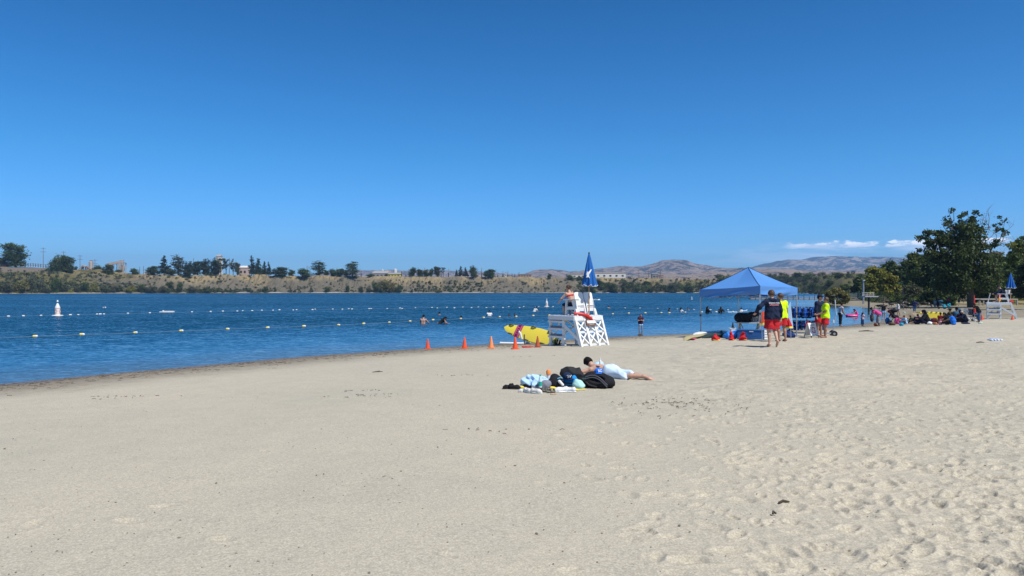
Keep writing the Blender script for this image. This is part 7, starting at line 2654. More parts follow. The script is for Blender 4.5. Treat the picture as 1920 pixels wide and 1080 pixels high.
def shoe(px, py, m, label, L_=0.27, rz=0.0, open_=False, sole=WHITEP, name='shoe', dz=0.0, high=0.07, group=None):
    p = gp(px, py)
    e = empty(name, p + Vector((0, 0, dz)), rz, label, 'shoe', group)
    k = L_ / 0.27
    P = [('s', np.array((-0.08, 0, 0.05)) * k, np.array((0.05, 0, 0.042)) * k, 0.042 * k, 0.046 * k), ('s', np.array((0.05, 0, 0.040)) * k, np.array((0.09, 0, 0.034)) * k, 0.044 * k, 0.034 * k),
         ('s', np.array((-0.085, 0, 0.05)) * k, np.array((-0.08, 0, high)) * k, 0.040 * k, 0.036 * k), ('-', ('e', np.array((-0.045 if not open_ else -0.03, 0, high + 0.02)) * k, np.array((0.055 if not open_ else 0.07, 0.030, 0.05)) * k))]
    soft_obj('upper', P, m, e, 0.008, 0.02, 0.0)
    soft_obj('sole', [('e', np.array((0, 0, 0.012)) * k, np.array((0.14, 0.05, 0.018)) * k)], sole, e, 0.008)
    if m is not BLACKC:
        for x in (0.0, 0.025, 0.05):
            MB().tube([(x * k, -0.03 * k, 0.075 * k), (x * k, 0, 0.092 * k), (x * k, 0.03 * k, 0.075 * k)], 0.004, 5).build('lace', WHITEC, e)
    return e


shoe(953, 729, BLACKC, 'black shoe at the far left of the belongings, toe to the left', 0.25, R(200), True, BLACKP, high=0.085)
shoe(965, 729.5, BLACKC, 'black shoe right next to its pair, toe to the right', 0.26, R(-15), True, BLACKP, high=0.085)
CREAM = mat('cream_canvas', (0.62, 0.60, 0.55), 0.8, 0.08, 10)
shoe(990, 736, CREAM, 'cream slip-on shoe, left one of the pair in front of the pale blue shirt', 0.24, R(-55), True, high=0.07)
shoe(1006, 737.5, CREAM, 'cream slip-on shoe, right one of the pair in front of the pale blue shirt', 0.26, R(-35), True, high=0.07)
shoe(980, 735, CREAM, 'small cream shoe half hidden left of the slip-on pair', 0.18, R(190), True, high=0.05)
shoe(1052, 735.5, WHITEC, 'white trainer with lace holes, largest shoe at the front of the pile', 0.29, R(195), False, high=0.075)
shoe(1067, 735, WHITEC, 'second white trainer right behind the largest one', 0.27, R(160), False, high=0.07)
CAMO = mat('camouflage_strap', (0.16, 0.15, 0.12), 0.8, 0.8, 60)
for i, (px, py_2) in enumerate(((1024, 735), (1037, 736))):
    p = gp(px, py_2)
    e = empty('sandal', p, R(-30 + 50 * i), ['mottled grey sandal, nearer to the slip-on pair', 'mottled grey sandal, nearer to the white trainers'][i], 'sandal')
    soft_obj('sole', [('e', (0, 0, 0.02), (0.13, 0.048, 0.022))], CAMO, e, 0.008)
    for x in (-0.05, 0.02, 0.07):
        MB().tube([(x, -0.045, 0.025), (x, -0.025, 0.065), (x, 0.025, 0.065), (x, 0.045, 0.025)], 0.011, 6).build('strap', CAMO, e, True)
for i, (px, py_2, L_, lab) in enumerate(((983, 727.5, 0.16, 'yellow strip of cloth at the left end of the pile behind the black shoes'), (1041, 729, 0.16, 'yellow strip of cloth under the small black bag'), (1083, 732, 0.26, 'yellow strip of cloth in front of the mint cloth and black backpack'))):
    soft_thing('yellow_cloth', px, py_2, [('s', (-L_ / 2, 0, 0.012), (L_ / 2, 0.02, 0.015), 0.022, 0.018), ('e', (-L_ * .3, 0.01, 0.02), (0.05, 0.04, 0.022))], YCLO, lab, 'cloth', fold=0.005)
soft_thing('paper_scraps', 1037, 739.5, [('e', (0, 0, 0.01), (0.05, 0.03, 0.012)), ('e', (0.05, -0.01, 0.012), (0.02, 0.02, 0.02))], cloth('kraft', (0.50, 0.32, 0.2)), 'crumpled brown paper scrap in front of the sandals', 'litter', h=0.008)
soft_thing('white_socks', 1051, 727, [('s', (-0.02, 0, 0.12), (0.04, -0.04, 0.06), 0.032, 0.028)], WHITEC, 'rolled white sock between the small black bag and the navy cap', 'sock')

# ------------------------------------------------------------------ bathers
wn = [0]


def bather(px, wl, vis, label, rz=0.0, skin='tan', style='short', m=None, H=1.6, kind='trunks', lean=0.1, arms=None, h=0.03, hair='black', hat=None, fem=False, lL=None, lR=None):
    """stands in the lake at the pixel column, waterline row wl, vis pixels showing"""
    x, D = at0(px, wl)
    show = vis * D / F
    a = arms or (((-0.4, 0.5, -0.7), (0.2, 0.7, -0.2)), ((0.4, 0.5, -0.7), (-0.2, 0.7, -0.2)))
    J = skeleton(H, lean=lean, aL=a[0], aR=a[1], head=(0.0, 0.0), lL=lL, lR=lR)
    wear = []
    if kind == 'trunks':
        wear = [('trunks', leg_cl(J, 0.018, 0.6, 0, 0.06, 0.03), m or BLACKC, 0.003)]
    elif kind == 'tee':
        wear = [('shirt', tee(J, 0.6, 0.02), m or WHITEC, 0.004), ('trunks', leg_cl(J, 0.018, 0.6, 0, 0.06, 0.03), BLACKC, 0.003)]
    elif kind == 'suit':
        wear = [('swimsuit', torso_cl(J, 0.012, 0.0, -0.05, 0, True), m or BLACKC, 0.002)]
    elif kind == 'full':
        wear = [('swimdress', torso_cl(J, 0.03, 1.0, -0.12, 0.02), m or BLACKC, 0.006), ('leggings', leg_cl(J, 0.03, 1.0, 0.8, 0.06, 0.05), m or BLACKC, 0.004)]
    top = J['head'][2] + 0.125 * J['s']
    # how far the feet are below the water
    return person(J, Vector((x, D, show - 0)), rz, label, 'people in the lake', skin, hair, style, wear, h, False, fem, seat=-(top - (J['pel'][2] - 0.115 * J['s'])), hat=hat)


bather(793, 607, 17, 'pale man in black trunks standing waist deep, largest bather left of the board', R(-20), 'light', 'short', BLACKC, 1.7, 'trunks', 0.15, h=0.024)
bather(823, 606.5, 12.5, 'long haired woman in a dark swimsuit crouching in the water right of the pale man', R(-70), 'tan', 'long', BLACKC, 1.6, 'suit', 0.9, h=0.026, fem=True)
bather(825, 590.5, 6, 'head of a swimmer behind the crouching woman', R(60), 'mid', 'short', BLACKC, 1.6, 'trunks')
bather(866, 597.5, 5.5, 'head of a swimmer beside a float halfway between the pale man and the white shirt', R(70), 'mid', 'short', BLACKC, 1.6, 'trunks')
bather(917.5, 592, 10.5, 'bather in a white shirt seen from behind, alone among the floats', R(0), 'mid', 'short', WHITEC, 1.6, 'tee')
bather(955, 593.5, 5.2, 'dark haired swimmer, left one of two heads side by side', R(150), 'dark', 'short', BLACKC, 1.5, 'trunks')
bather(965, 593.5, 5.5, 'dark haired swimmer, right one of two heads side by side', R(200), 'dark', 'short', BLACKC, 1.5, 'trunks')
bather(1001, 584, 9, 'bather in white and black sitting low in the water left of the round white buoy', R(-60), 'mid', 'short', WHITEC, 1.6, 'tee', 0.5)
bather(1076, 586, 6, 'dark head of a swimmer seen through the tower bench', R(30), 'dark', 'short', BLACKC, 1.5)
bather(1141, 578.5, 5.5, 'tanned swimmer alone right of the lifeguard tower', R(-60), 'tan', 'short', BLACKC, 1.6)
bather(1254.5, 583, 6, 'dark haired swimmer, leftmost of the three right of the wading girl', R(-60), 'dark', 'long', BLACKC, 1.5)
bather(1276, 585, 8.5, 'dark haired woman in white and black, middle of the three right of the wading girl', R(-50), 'mid', 'long', WHITEC, 1.6, 'tee')
bather(1290, 581.5, 5, 'low dark head of a swimmer, rightmost of the three right of the wading girl', R(160), 'mid', 'short', BLACKC, 1.5)
bather(1325.5, 587, 12.5, 'veiled woman all in black standing in the water right of the tent leg', R(-80), 'mid', 'veil', BLACKC, 1.65, 'full', 0.1, hair='black')
bather(1350.5, 586.5, 11.5, 'woman all in black bending in the water, second of the two in black', R(-170), 'mid', 'veil', BLACKC, 1.6, 'full', 0.35)
bather(1391, 584, 7.5, 'dark haired bather with a white float behind the tent pole', R(60), 'mid', 'short', WHITEC, 1.6, 'tee')
bather(1201, 620, 31, 'small girl in a dark top and pale shorts wading with arms folded', R(190), 'light', 'long', cloth('purple_top', (0.05, 0.015, 0.04)), 1.08, 'tee', 0.08,
       ((((-0.25, 0.25, -0.9), (0.85, 0.45, 0.1)), ((0.25, 0.25, -0.9), (-0.85, 0.45, 0.2)))), 0.016, fem=True, lL=((-0.12, 0.05, -1), (-0.12, -0.15, -1)), lR=((0.06, 0.1, -1), (0.02, -0.1, -1)))
wg = [o for o in bpy.data.objects if o.get('label', '').startswith('small girl in a dark top')][0]
for ch in wg.children:
    if ch.name.startswith('trunks'):
        ch.data.materials[0] = LBLUE
x, D = at0(1605, 594)
e = empty('swim_ring', Vector((u_of(1597) * D, D, 0)), 0, 'pink swim ring floating beside the boy in black trousers', 'swim ring')
me = MB().tube([(0.38 * math.cos(a), 0.38 * math.sin(a), 0.10) for a in np.linspace(0, 2 * math.pi, 25)], 0.125, 12, cap=False)
me.build('ring', mat('hot_pink_vinyl', (0.80, 0.05, 0.28), 0.35, 0.05, 3), e, True)
MB().tube([(0.5 * math.cos(a), 0.5 * math.sin(a), 0.10) for a in np.linspace(3.6, 5.2, 8)], 0.02, 6).build('stripe', WHITEP, e, True)
J = skeleton(1.25, lean=0.5, aL=((-0.3, 0.7, -0.5), (0, 0.8, -0.3)), aR=((0.3, 0.7, -0.5), (0, 0.8, -0.3)), lL=((-0.1, 0.9, -0.3), (0, 0.2, -0.9)), lR=((0.1, 0.9, -0.3), (0, 0.2, -0.9)), head=(0.4, 0))
person(J, Vector((x + 0.1, D, 0)), R(90), 'long haired child leaning over the pink swim ring', None, 'tan', 'black', 'long', [('swimsuit', torso_cl(J, 0.012, 0, -0.05, 0, True), PINKC)], 0.022, False, True, seat=0.12)

# ------------------------------------------------------------------ float lines and buoys
FLW = mat('float_white', (0.78, 0.77, 0.72), 0.4, 0.05, 5)
FLY = mat('float_yellow', (0.80, 0.60, 0.10), 0.4, 0.05, 5)


def swim_line(pts, w, label, two, yaw):
    P3 = [Vector((*at0(*q_), 0)) for q_ in pts]
    e = empty('float_line', P3[0], 0, label, 'float line')
    mb = MB()
    rp = []
    for i in range(len(P3) - 1):
        for t in (0, 0.5):
            p = P3[i].lerp(P3[i + 1], t) - P3[0]
            rp.append(p + Vector((0, 0, 0.02 if t == 0 else -0.005)))
    mb.tube(rp + [P3[-1] - P3[0]], 0.018, 5).build('rope', mat('blue_rope', (0.10, 0.16, 0.22), 0.7, 0.1, 5), e)
    hb = MB().tube([(-0.24, 0, 0), (-0.20, 0, 0), (-0.14, 0, 0), (0.005, 0, 0)], [0.03, 0.085, 0.115, 0.12], 10)
    hc = MB().tube([(0.005, 0, 0), (0.14, 0, 0), (0.20, 0, 0), (0.24, 0, 0)], [0.12, 0.115, 0.085, 0.03], 10)
    ma = mesh_np('float', hb.v, hb.f, FLY if two else FLW, True)
    mb_2 = mesh_np('float_half', hc.v, hc.f, FLW, True)
    for i, p in enumerate(P3):
        d = (P3[min(i + 1, len(P3) - 1)] - P3[max(0, i - 1)])
        a = math.atan2(d.y, d.x)
        k = w * (0.9 + 0.2 * ((i * 7) % 5) / 5)
        if i % 3 == 1 and not two:
            k *= 1.15
        o = link('float', ma, e, p - P3[0] + Vector((0, 0, 0.03)), (0, 0.05 * ((i % 3) - 1), a), k)
        link('float_half', mb_2, o)


NEARL = [(-60, 636), (66, 631.5), (154, 628), (254, 624.5), (340, 621), (427, 617.5), (502, 615), (570, 612.3), (635, 610), (682, 607.5), (730, 605.2), (769, 603), (812, 600.5), (864, 598), (907, 596), (937, 594.5), (968, 594), (1000, 592.5), (1030, 591.5), (1095, 590), (1149, 589), (1179, 587.8), (1210, 587.3), (1240, 586.8), (1255, 587), (1285, 586), (1316, 585.6), (1343, 585.2), (1374, 585), (1388, 585.5), (1420, 586), (1460, 587)]
swim_line(NEARL, 0.52, 'nearer float line of yellow and white floats dividing the swimming area', True, 0)
FARL = [(-40, 595), (16, 593.5), (44, 592.7), (77, 592), (132, 591), (147, 590.6), (182, 589.6), (188, 589.5), (195, 589.3), (240, 588), (281, 587), (360, 585.3), (395, 584.6), (418, 584), (445, 583.8), (455, 583.2), (473, 583), (491, 582.3), (512, 582.2), (524, 581.6), (550, 581.7), (556, 581.2), (586, 581),
        (591, 580.3), (624, 580), (642, 580.2), (654, 579.4), (660, 579.9), (692, 579.1), (696, 579), (726, 579), (750, 578.2), (754, 579), (779, 577.5), (810, 577.2), (820, 578), (838, 576.8), (852, 577.7), (868, 576.3), (884, 577.4), (897, 576.2), (912, 577.2), (925, 576), (943, 577.2), (954, 575.6), (974, 577), (982, 575.4), (1005, 576.2), (1010, 575.4),
        (1037, 575.5), (1060, 576), (1110, 576.8), (1141, 577.4), (1172, 578), (1200, 578.2), (1233, 579), (1270, 580), (1301, 581), (1332, 581.3), (1365, 581.6), (1400, 582), (1440, 582.5)]
swim_line(FARL, 0.45, 'farther float line of closely spaced white floats', False, 0)


def pillar_buoy(px, wl, hpx_, label, fat=1.0):
    x, D = at0(px, wl)
    h = hpx_ * D / F
    e = empty('marker_buoy', Vector((x, D, 0)), 0.4, label, 'buoy', 'white marker buoys')
    r_ = 0.155 * h * fat
    MB().lathe([(r_ * 1.0, -0.1), (r_, h * 0.50)], 20).build('pillar', WHITEP, e, True)
    MB().lathe([(r_, h * 0.50), (r_ * 0.95, h * 0.55), (r_ * 0.25, h * 0.80)], 20).build('cone_top', WHITEP, e, True)
    MB().lathe([(0.02, h * 0.86), (r_ * 0.34, h * 0.88), (r_ * 0.34, h * 0.94), (0.03, h)], 12).build('lamp', WHITEP, e, True)
    MB().tube([(0, 0, h * 0.78), (0, 0, h * 0.88)], 0.02, 8).build('stem', DARKM, e)
    MB().lathe([(r_ * 1.9, -0.03), (r_ * 2.1, 0.02), (r_ * 1.9, 0.06), (r_, 0.07)], 20).build('collar', FLW, e, True)
    OB = mat('buoy_orange', (0.62, 0.20, 0.07), 0.5, 0.15, 5)
    MB().lathe([(r_ * 1.012, h * 0.46), (r_ * 1.012, h * 0.49)], 20).build('band', OB, e, True)
    MB().lathe([(r_ * 1.012, h * 0.10), (r_ * 1.012, h * 0.13)], 20).build('band', OB, e, True)
    for a0 in (-2.0, -0.4):
        pts = [(a0 + dx, z) for dx, z in ((0, 0.16), (0.45, 0.29), (0, 0.42), (-0.45, 0.29), (0, 0.16))]
        MB().tube([(r_ * 1.02 * math.cos(a), r_ * 1.02 * math.sin(a), h * z) for a, z in pts], 0.022 * h / 1.3, 5).build('diamond_mark', OB, e)
    return e


pillar_buoy(108, 592, 29.5, 'large white marker buoy with orange marks at the left of the lake')
pillar_buoy(1025, 575, 15, 'small white marker buoy just left of the lifeguard tower')
pillar_buoy(1297, 561.5, 6.5, 'tiny distant white buoy left of the tent leg', 0.8)
x, D = at0(314, 586.5)
e = empty('floating_platform', Vector((x, D, 0)), 0.06, 'low white floating platform on the farther float line at the left', 'float')
MB().box((0.1, 0, 0.10), (1.05, 0.5, 0.16), bev=0.04).build('deck', WHITEP, e)
MB().box((-0.5, 0, 0.08), (0.5, 0.35, 0.10), bev=0.04).build('float', WHITEP, e)
MB().tube([(-0.42, 0, 0.12), (-0.42, 0, 0.26)], 0.07, 10).build('bollard', WHITEP, e)
for px, wl, lab in ((1368, 586, 'white foam board floating right of the two women in black, left one'), (1378, 586, 'white foam board floating right of the two women in black, right one'), (1396, 583.5, 'white swim ring beside the bather behind the tent pole')):
    x, D = at0(px, wl)
    tag(MB().box((0, 0, 0.04), (0.45, 0.3, 0.09), bev=0.03).build('foam_board', cloth('foam_pale', (0.62, 0.72, 0.80)), None, loc=(x, D, 0)), lab, 'foam board')
# gull
gl = Vector((u_of(196) * 85, 85, ZC - (577 - HZ) * 85 / F))
e = empty('gull', gl, 0.3, 'white gull flying low over the lake above the farther float line', 'bird')
soft_obj('body', [('s', (-0.14, 0, 0), (0.10, 0, 0.01), 0.045, 0.05), ('e', (0.15, 0, 0.03), (0.04, 0.035, 0.035))], WHITEP, e, 0.02)
for sd in (-1, 1):
    MB().add([(0.06, 0.03 * sd, 0.02), (0.10, 0.28 * sd, 0.12), (-0.02, 0.56 * sd, 0.06 + 0.03 * sd), (-0.04, 0.27 * sd, 0.10), (-0.06, 0.03 * sd, 0.02)] + [(0.06, 0.03 * sd, 0.008), (0.10, 0.28 * sd, 0.11), (-0.02, 0.56 * sd, 0.055 + 0.03 * sd), (-0.04, 0.27 * sd, 0.09), (-0.06, 0.03 * sd, 0.008)],
             [(0, 1, 2, 3, 4), (9, 8, 7, 6, 5)] + [(i, i + 5, (i + 1) % 5 + 5, (i + 1) % 5) for i in range(5)]).build('wing', LGREY, e)
# ------------------------------------------------------------------ people on the beach at the right
def stand(px, pyb, pyt, label, rz, skin='tan', style='short', top=None, bottom=None, topk='tee', botk='shorts', lean=0.05, aL=None, aR=None, lL=None, lR=None, fem=False, hair='black', hat=None, D=None, h=0.022, head=(0, 0), group=None, Hf=1.0, belly=0.0):
    p = gp(px, pyb) if D is None else onD(px, D)
    H = (pyb - pyt) * p.y / F * Hf
    J = skeleton(H, lean=lean, aL=aL, aR=aR, lL=lL, lR=lR, head=head)
    w = []
    g_ = 0.02 * J['s']
    if topk == 'tee':
        w.append(('shirt', tee(J, 0.65, g_, fem, belly), top, 0.004))
    elif topk == 'long':
        w.append(('jacket', torso_cl(J, g_ * 1.3, 1.0, -0.12, 0.01, fem, belly), top, 0.006))
    elif topk == 'tank':
        w.append(('tank_top', torso_cl(J, g_ * 0.8, 0.0, -0.06, 0, fem), top, 0.003))
    if botk == 'shorts':
        w.append(('shorts', leg_cl(J, g_, 0.6, 0, 0.06, 0.03), bottom, 0.004))
    elif botk == 'trousers':
        w.append(('trousers', leg_cl(J, g_, 1.0, 0.85, 0.06, 0.02), bottom, 0.005))
    elif botk == 'skirt':
        s = J['s']
        kn = (J['knL'] + J['knR']) / 2
        an = (J['anL'] + J['anR']) / 2
        w.append(('skirt', leg_cl(J, g_ * 1.6, 1.0, 0.6, 0.08, 0.05) + [('s', J['pel'], kn, 0.13 * s, 0.15 * s), ('s', kn, kn * 0.45 + an * 0.55, 0.15 * s, 0.17 * s, [(kn * 0.5 + an * 0.5, an - kn)])], bottom, 0.008))
    return person(J, p, rz, label, group, skin, hair, style, w, h, False, fem, belly, hat=hat)


def sit(px, pyb, pyt, label, rz, skin='mid', style='short', top=None, bottom=None, lean=0.15, aL=None, aR=None, fem=False, hat=None, D=None, h=0.022, hair='black', chair=0.0, long_=False, belly=0.0, head=(0, 0), knees='up'):
    p = gp(px, pyb) if D is None else onD(px, D)
    up_h = (pyb - pyt) * p.y / F - chair
    H = up_h / 0.53
    if knees == 'up':
        lL, lR = ((-0.12, 0.80, 0.55), (-0.05, 0.45, -0.85)), ((0.12, 0.80, 0.50), (0.05, 0.45, -0.85))
    elif knees == 'chair':
        lL, lR = ((-0.12, 0.97, -0.02), (0, 0.08, -1)), ((0.12, 0.97, -0.02), (0, 0.05, -1))
    else:
        lL, lR = ((-0.2, 0.98, 0.10), (0.1, 0.98, -0.12)), ((0.25, 0.95, 0.12), (-0.3, 0.92, -0.14))
    J = skeleton(H, lean=lean, aL=aL or ((-0.35, 0.55, -0.75), (0.2, 0.85, -0.1)), aR=aR or ((0.35, 0.55, -0.75), (-0.2, 0.85, -0.1)), lL=lL, lR=lR, head=head)
    g_ = 0.02 * J['s']
    w = [('jacket', torso_cl(J, g_ * 1.4, 1.0, -0.1, 0.015, fem, belly), top, 0.006)] if long_ else [('shirt', tee(J, 0.7, g_, fem, belly), top, 0.005)]
    w.append(('trousers', leg_cl(J, g_, 1.0, 0.85, 0.05, 0.03), bottom, 0.005))
    return person(J, p, rz, label, None, skin, hair, style, w, h, False, fem, belly, seat=chair + 0.02, hat=hat)


TANKG = cloth('pale_grey', (0.50, 0.50, 0.54))
TEALD = cloth('dark_teal', (0.025, 0.10, 0.17))
stand(1576, 611.5, 568, 'boy in grey tank top and black trousers reaching towards the pink ring', R(-82), 'tan', 'short', TANKG, BLACKC, 'tank', 'trousers', 0.08,
      aL=((0.0, 0.35, -0.92), (0.1, 0.75, -0.6)), aR=((0.1, 0.1, -1), (0, 0.5, -0.8)), lL=((-0.05, 0.05, -1), (0, -0.02, -1)), lR=((0.05, -0.12, -1), (0, -0.1, -1)), head=(0.35, 0), h=0.018, Hf=1.02)
stand(1617, 612, 585.5, 'small child in a dark sun hat at the water edge', R(-80), 'mid', 'long', cloth('pale_pink', (0.62, 0.42, 0.48)), DENIM, 'tee', 'skirt', 0.03, aR=((0.2, 0.6, -0.6), (0, 0.9, -0.1)), fem=True, hat=(BLACKC, 'brim'), h=0.014)
stand(1648, 611.5, 577, 'woman in a pink shirt and long grey skirt bending forward', R(85), 'dark', 'bun', PINKC, GREYC, 'tee', 'skirt', 0.95, aL=((-0.1, 0.5, -0.85), (0, 0.2, -1)), aR=((0.1, 0.3, -0.9), (0, 0.1, -1)), lL=((-0.05, 0.2, -1), (0, -0.15, -1)), lR=((0.05, 0.12, -1), (0, -0.18, -1)), fem=True, Hf=1.25, belly=0.03, h=0.02)
stand(1657, 598, 567, 'slim girl in black top and pale shorts standing behind the woman in pink', R(160), 'light', 'long', BLACKC, LBLUE, 'tank', 'shorts', 0.0, fem=True, h=0.02, aL=((-0.2, 0, -1), (0.1, 0.2, -1)))
stand(1668, 595, 580, 'person in dark red crouching over at the water edge', R(-70), 'dark', 'short', MAROON, MAROON, 'tee', 'trousers', 1.2, lL=((-0.1, 0.75, -0.5), (0, -0.6, -0.8)), lR=((0.1, 0.75, -0.5), (0, -0.6, -0.8)), Hf=2.0, h=0.022)
stand(1684, 591.5, 565.5, 'girl in a white top and denim shorts walking left with long dark hair', R(70), 'tan', 'long', WHITEC, DENIM, 'tee', 'shorts', 0.02, fem=True, lL=((-0.05, 0.25, -1), (0, -0.05, -1)), lR=((0.05, -0.2, -1), (0, -0.3, -1)))
stand(1714.5, 584.5, 561, 'child in navy with a bag walking between the geese', R(150), 'dark', 'short', cloth('navy_print', (0.02, 0.03, 0.09), 0.5), DENIM, 'long', 'trousers', 0.05, aL=((-0.5, 0.2, -0.8), (-0.3, 0.3, -0.9)))
stand(1753, 576.5, 561, 'small child in a pale hooded jacket far back among the geese', R(180), 'mid', 'short', LGREY, GREYC, 'long', 'trousers', 0.0, h=0.025)
stand(1758.5, 577, 556, 'woman in dark clothes with a bare shoulder beside the pale hooded child', R(150), 'tan', 'bun', BLACKC, BLACKC, 'tank', 'trousers', 0.0, fem=True, aR=((0.7, 0.1, -0.5), (-0.2, 0.3, -0.9)), h=0.025)
stand(1778, 576.5, 554.5, 'person in grey cap and dark red shirt standing far back with bags', R(200), 'mid', 'short', MAROON, DENIM, 'tee', 'trousers', 0.1, hat=(LGREY, 'cap'), aR=((0.5, 0.5, -0.5), (0.2, 0.7, -0.4)), h=0.025)
tag(soft_obj('teal_bag', [('e', (0, 0, 0.35), (0.22, 0.16, 0.22)), ('e', (0.05, -0.1, 0.5), (0.12, 0.1, 0.12))], TEALC, None, 0.03, 0.05, 0.02, 14, loc=onD(1779, 84)), 'teal bag at the legs of the person in the grey cap', 'bag')
tag(soft_obj('teal_bag', [('e', (0, 0, 0.25), (0.18, 0.16, 0.25))], TEALC, None, 0.03, 0.05, 0.02, 14, 3, loc=onD(1770.5, 83)), 'smaller teal bag on the ground left of the person in the grey cap', 'bag')

D0 = 46.5
sit(1739, 608, 579.5, 'person with dark hood and black jacket sitting facing left in front of the yellow board', R(70), 'mid', 'veil', BLACKC, cloth('dark_navy', (0.012, 0.016, 0.035)), 0.25, long_=True, head=(0.4, 0), belly=0.03, knees='flat', h=0.02)
sit(1729, 607, 587, 'smaller dark haired figure crouched left of the hooded one', R(60), 'dark', 'short', cloth('dark_purple', (0.045, 0.012, 0.09)), BLACKC, 0.5, long_=True, knees='up')
sit(1776, 608.5, 585, 'woman in black shirt with a patterned green sleeve leaning left on her hands', R(75), 'mid', 'long', BLACKC, BLACKC, 0.30, fem=True, knees='flat', h=0.018, aL=((-0.1, 0.75, -0.6), (0, 0.8, -0.55)))
sit(1787.5, 609, 585.5, 'woman in bright blue shirt with a long dark ponytail sitting with her back to us', R(40), 'mid', 'tail', BLUEC, BLACKC, 0.12, fem=True, knees='flat', h=0.018, belly=0.05, aL=((-0.4, 0.6, -0.6), (-0.1, 0.8, -0.4)))
sit(1795.5, 605, 577.5, 'man in dark teal shirt sitting behind the woman in bright blue', R(10), 'dark', 'short', TEALD, BLACKC, 0.1, D=49.5, belly=0.04, h=0.022)
sit(1785, 603, 578, 'person in an olive hat sitting behind the woman with the green sleeve', R(30), 'dark', 'short', cloth('olive', (0.06, 0.06, 0.03)), BLACKC, 0.2, D=50.5, hat=(cloth('olive', (0.06, 0.06, 0.03)), 'brim'))
sit(1811, 605, 582, 'grey haired person in dark clothes sitting low right of the group', R(60), 'mid', 'short', NAVY, BLACKC, 0.3, long_=True, D=48, hair='grey', head=(0.5, 0))
stand(1835.5, 601.5, 566, 'man in black shirt and jeans bending over the folded red umbrella', R(75), 'dark', 'short', BLACKC, DENIM, 'tee', 'trousers', 0.45, aL=((-0.1, 0.7, -0.6), (0, 0.9, 0.0)), aR=((0.1, 0.6, -0.7), (0, 0.9, -0.1)), Hf=1.08, head=(0.4, 0), h=0.02, D=47.5)
sit(1827, 600, 572, 'bald man with tanned face sitting in a camp chair behind the folded red umbrella', R(-160), 'tan', '', NAVY, DENIM, 0.05, chair=0.32, D=49.0, knees='chair', h=0.022)
# folded red umbrella
p = onD(1827.5, 48.2)
e = empty('red_umbrella', p, 0, 'tall folded red umbrella standing among the seated group', 'umbrella')
zt = ZC + (HZ - 553.5) * p.y / F - p.z
MB().tube([(0, 0, 0), (-0.03, 0, zt)], 0.018, 8).build('pole', METAL, e)
MB().tube([(-0.02, 0, zt * 0.34), (-0.025, 0, zt * 0.6), (-0.03, 0, zt)], [0.075, 0.06, 0.03], 10).build('canopy', REDP, e, True)


def camp_chair(px, D, rz, m, label):
    p = onD(px, D)
    e = empty('camp_chair', p, rz, label, 'chair', 'camp chairs in the seated group')
    for x in (-0.26, 0.26):
        MB().tube([(x, -0.25, 0), (x, 0.22, 0.62)], 0.013, 6).build('leg', METAL, e)
        MB().tube([(x, 0.25, 0), (x, -0.22, 0.60), (x, -0.30, 0.85)], 0.013, 6).build('leg', METAL, e)
        MB().box((x, 0.02, 0.60), (0.06, 0.5, 0.02)).build('armrest', BLACKP, e)
    MB().box((0, 0.02, 0.31), (0.5, 0.46, 0.02)).build('seat', m, e)
    MB().box((0, -0.26, 0.62), (0.5, 0.02, 0.44), rot=(0.2, 0, 0)).build('backrest', m, e)
    return e


camp_chair(1803, 50.5, R(200), TEALD, 'dark teal camp chair right of the man in teal')
camp_chair(1817, 50.0, R(160), GREYC, 'grey camp chair between the grey haired person and the red umbrella')
camp_chair(1827, 49.0, R(-160), NAVY, 'navy camp chair under the bald man')


def lump(name, px, py, w_, h_, m, label, cat='bag', D=None, seed=0, fold=0.015, straps=False):
    p = gp(px, py) if D is None else onD(px, D)
    s = p.y / F
    w, hh = w_ * s / 2, h_ * s
    o = soft_obj(name if not straps else 'bag_body', [('e', (0, 0, hh * 0.45), (w, max(0.12, w * 0.7), hh * 0.5)), ('e', (w * 0.35, 0, hh * 0.35), (w * 0.7, max(0.1, w * 0.6), hh * 0.38)), ('e', (-w * 0.3, -0.03, hh * 0.7), (w * 0.5, 0.1, hh * 0.28))], m, None, 0.02, 0.04, fold, 22, seed)
    if straps:
        e = empty(name, p, 0, label, cat)
        o.parent = e
        MB().tube([(-w * .5, -w * .6, hh * .2), (-w * .3, -w * .85, hh * .6), (0, -w * .5, hh * 1.0), (w * .3, -w * .8, hh * .55), (w * .5, -w * .6, hh * .2)], 0.015, 6).build('strap', BLACKP, e, True)
        return e
    o.location = p
    return tag(o, label, cat)


sit(1762, 606, 587, 'child with dark hair sitting low behind the picnic things', R(-60), 'dark', 'short', MAROON, BLACKC, 0.2, D=48.5, h=0.026)
sit(1803, 606, 583, 'woman in dark clothes sitting between the man in teal and the grey haired person', R(20), 'dark', 'veil', cloth('dark_plum', (0.05, 0.02, 0.05)), BLACKC, 0.2, D=48.2, long_=True, h=0.026)
sit(1698, 607, 590, 'child in pale blue sitting right of the orange and white cone', R(100), 'mid', 'short', LBLUE, DENIM, 0.25, D=47.5, h=0.026)
sit(1712, 603, 587, 'person in dark green bent over left of the dark bags', R(80), 'dark', 'short', cloth('dark_green', (0.02, 0.05, 0.03)), BLACKC, 0.4, D=48.5, h=0.026)
lump('striped_bag', 1748, 606, 8, 9, cloth('violet', (0.10, 0.03, 0.18), 0.5), 'violet bag right of the hooded person', seed=21, straps=True)
lump('white_hat', 1814, 600, 4, 3, WHITEC, 'white sun hat lying on a camp chair arm', 'hat', D=49.4, seed=22, fold=0.002).location.z += 0.65
lump('pink_backpack', 1682.5, 607.5, 12, 12, PINKC, 'pink backpack standing on the sand in front of the black pushchair', seed=1, straps=True)
lump('teal_towel', 1690, 611, 9, 6, TEALC, 'teal towel bundle right of the pink backpack', 'towel', seed=2)
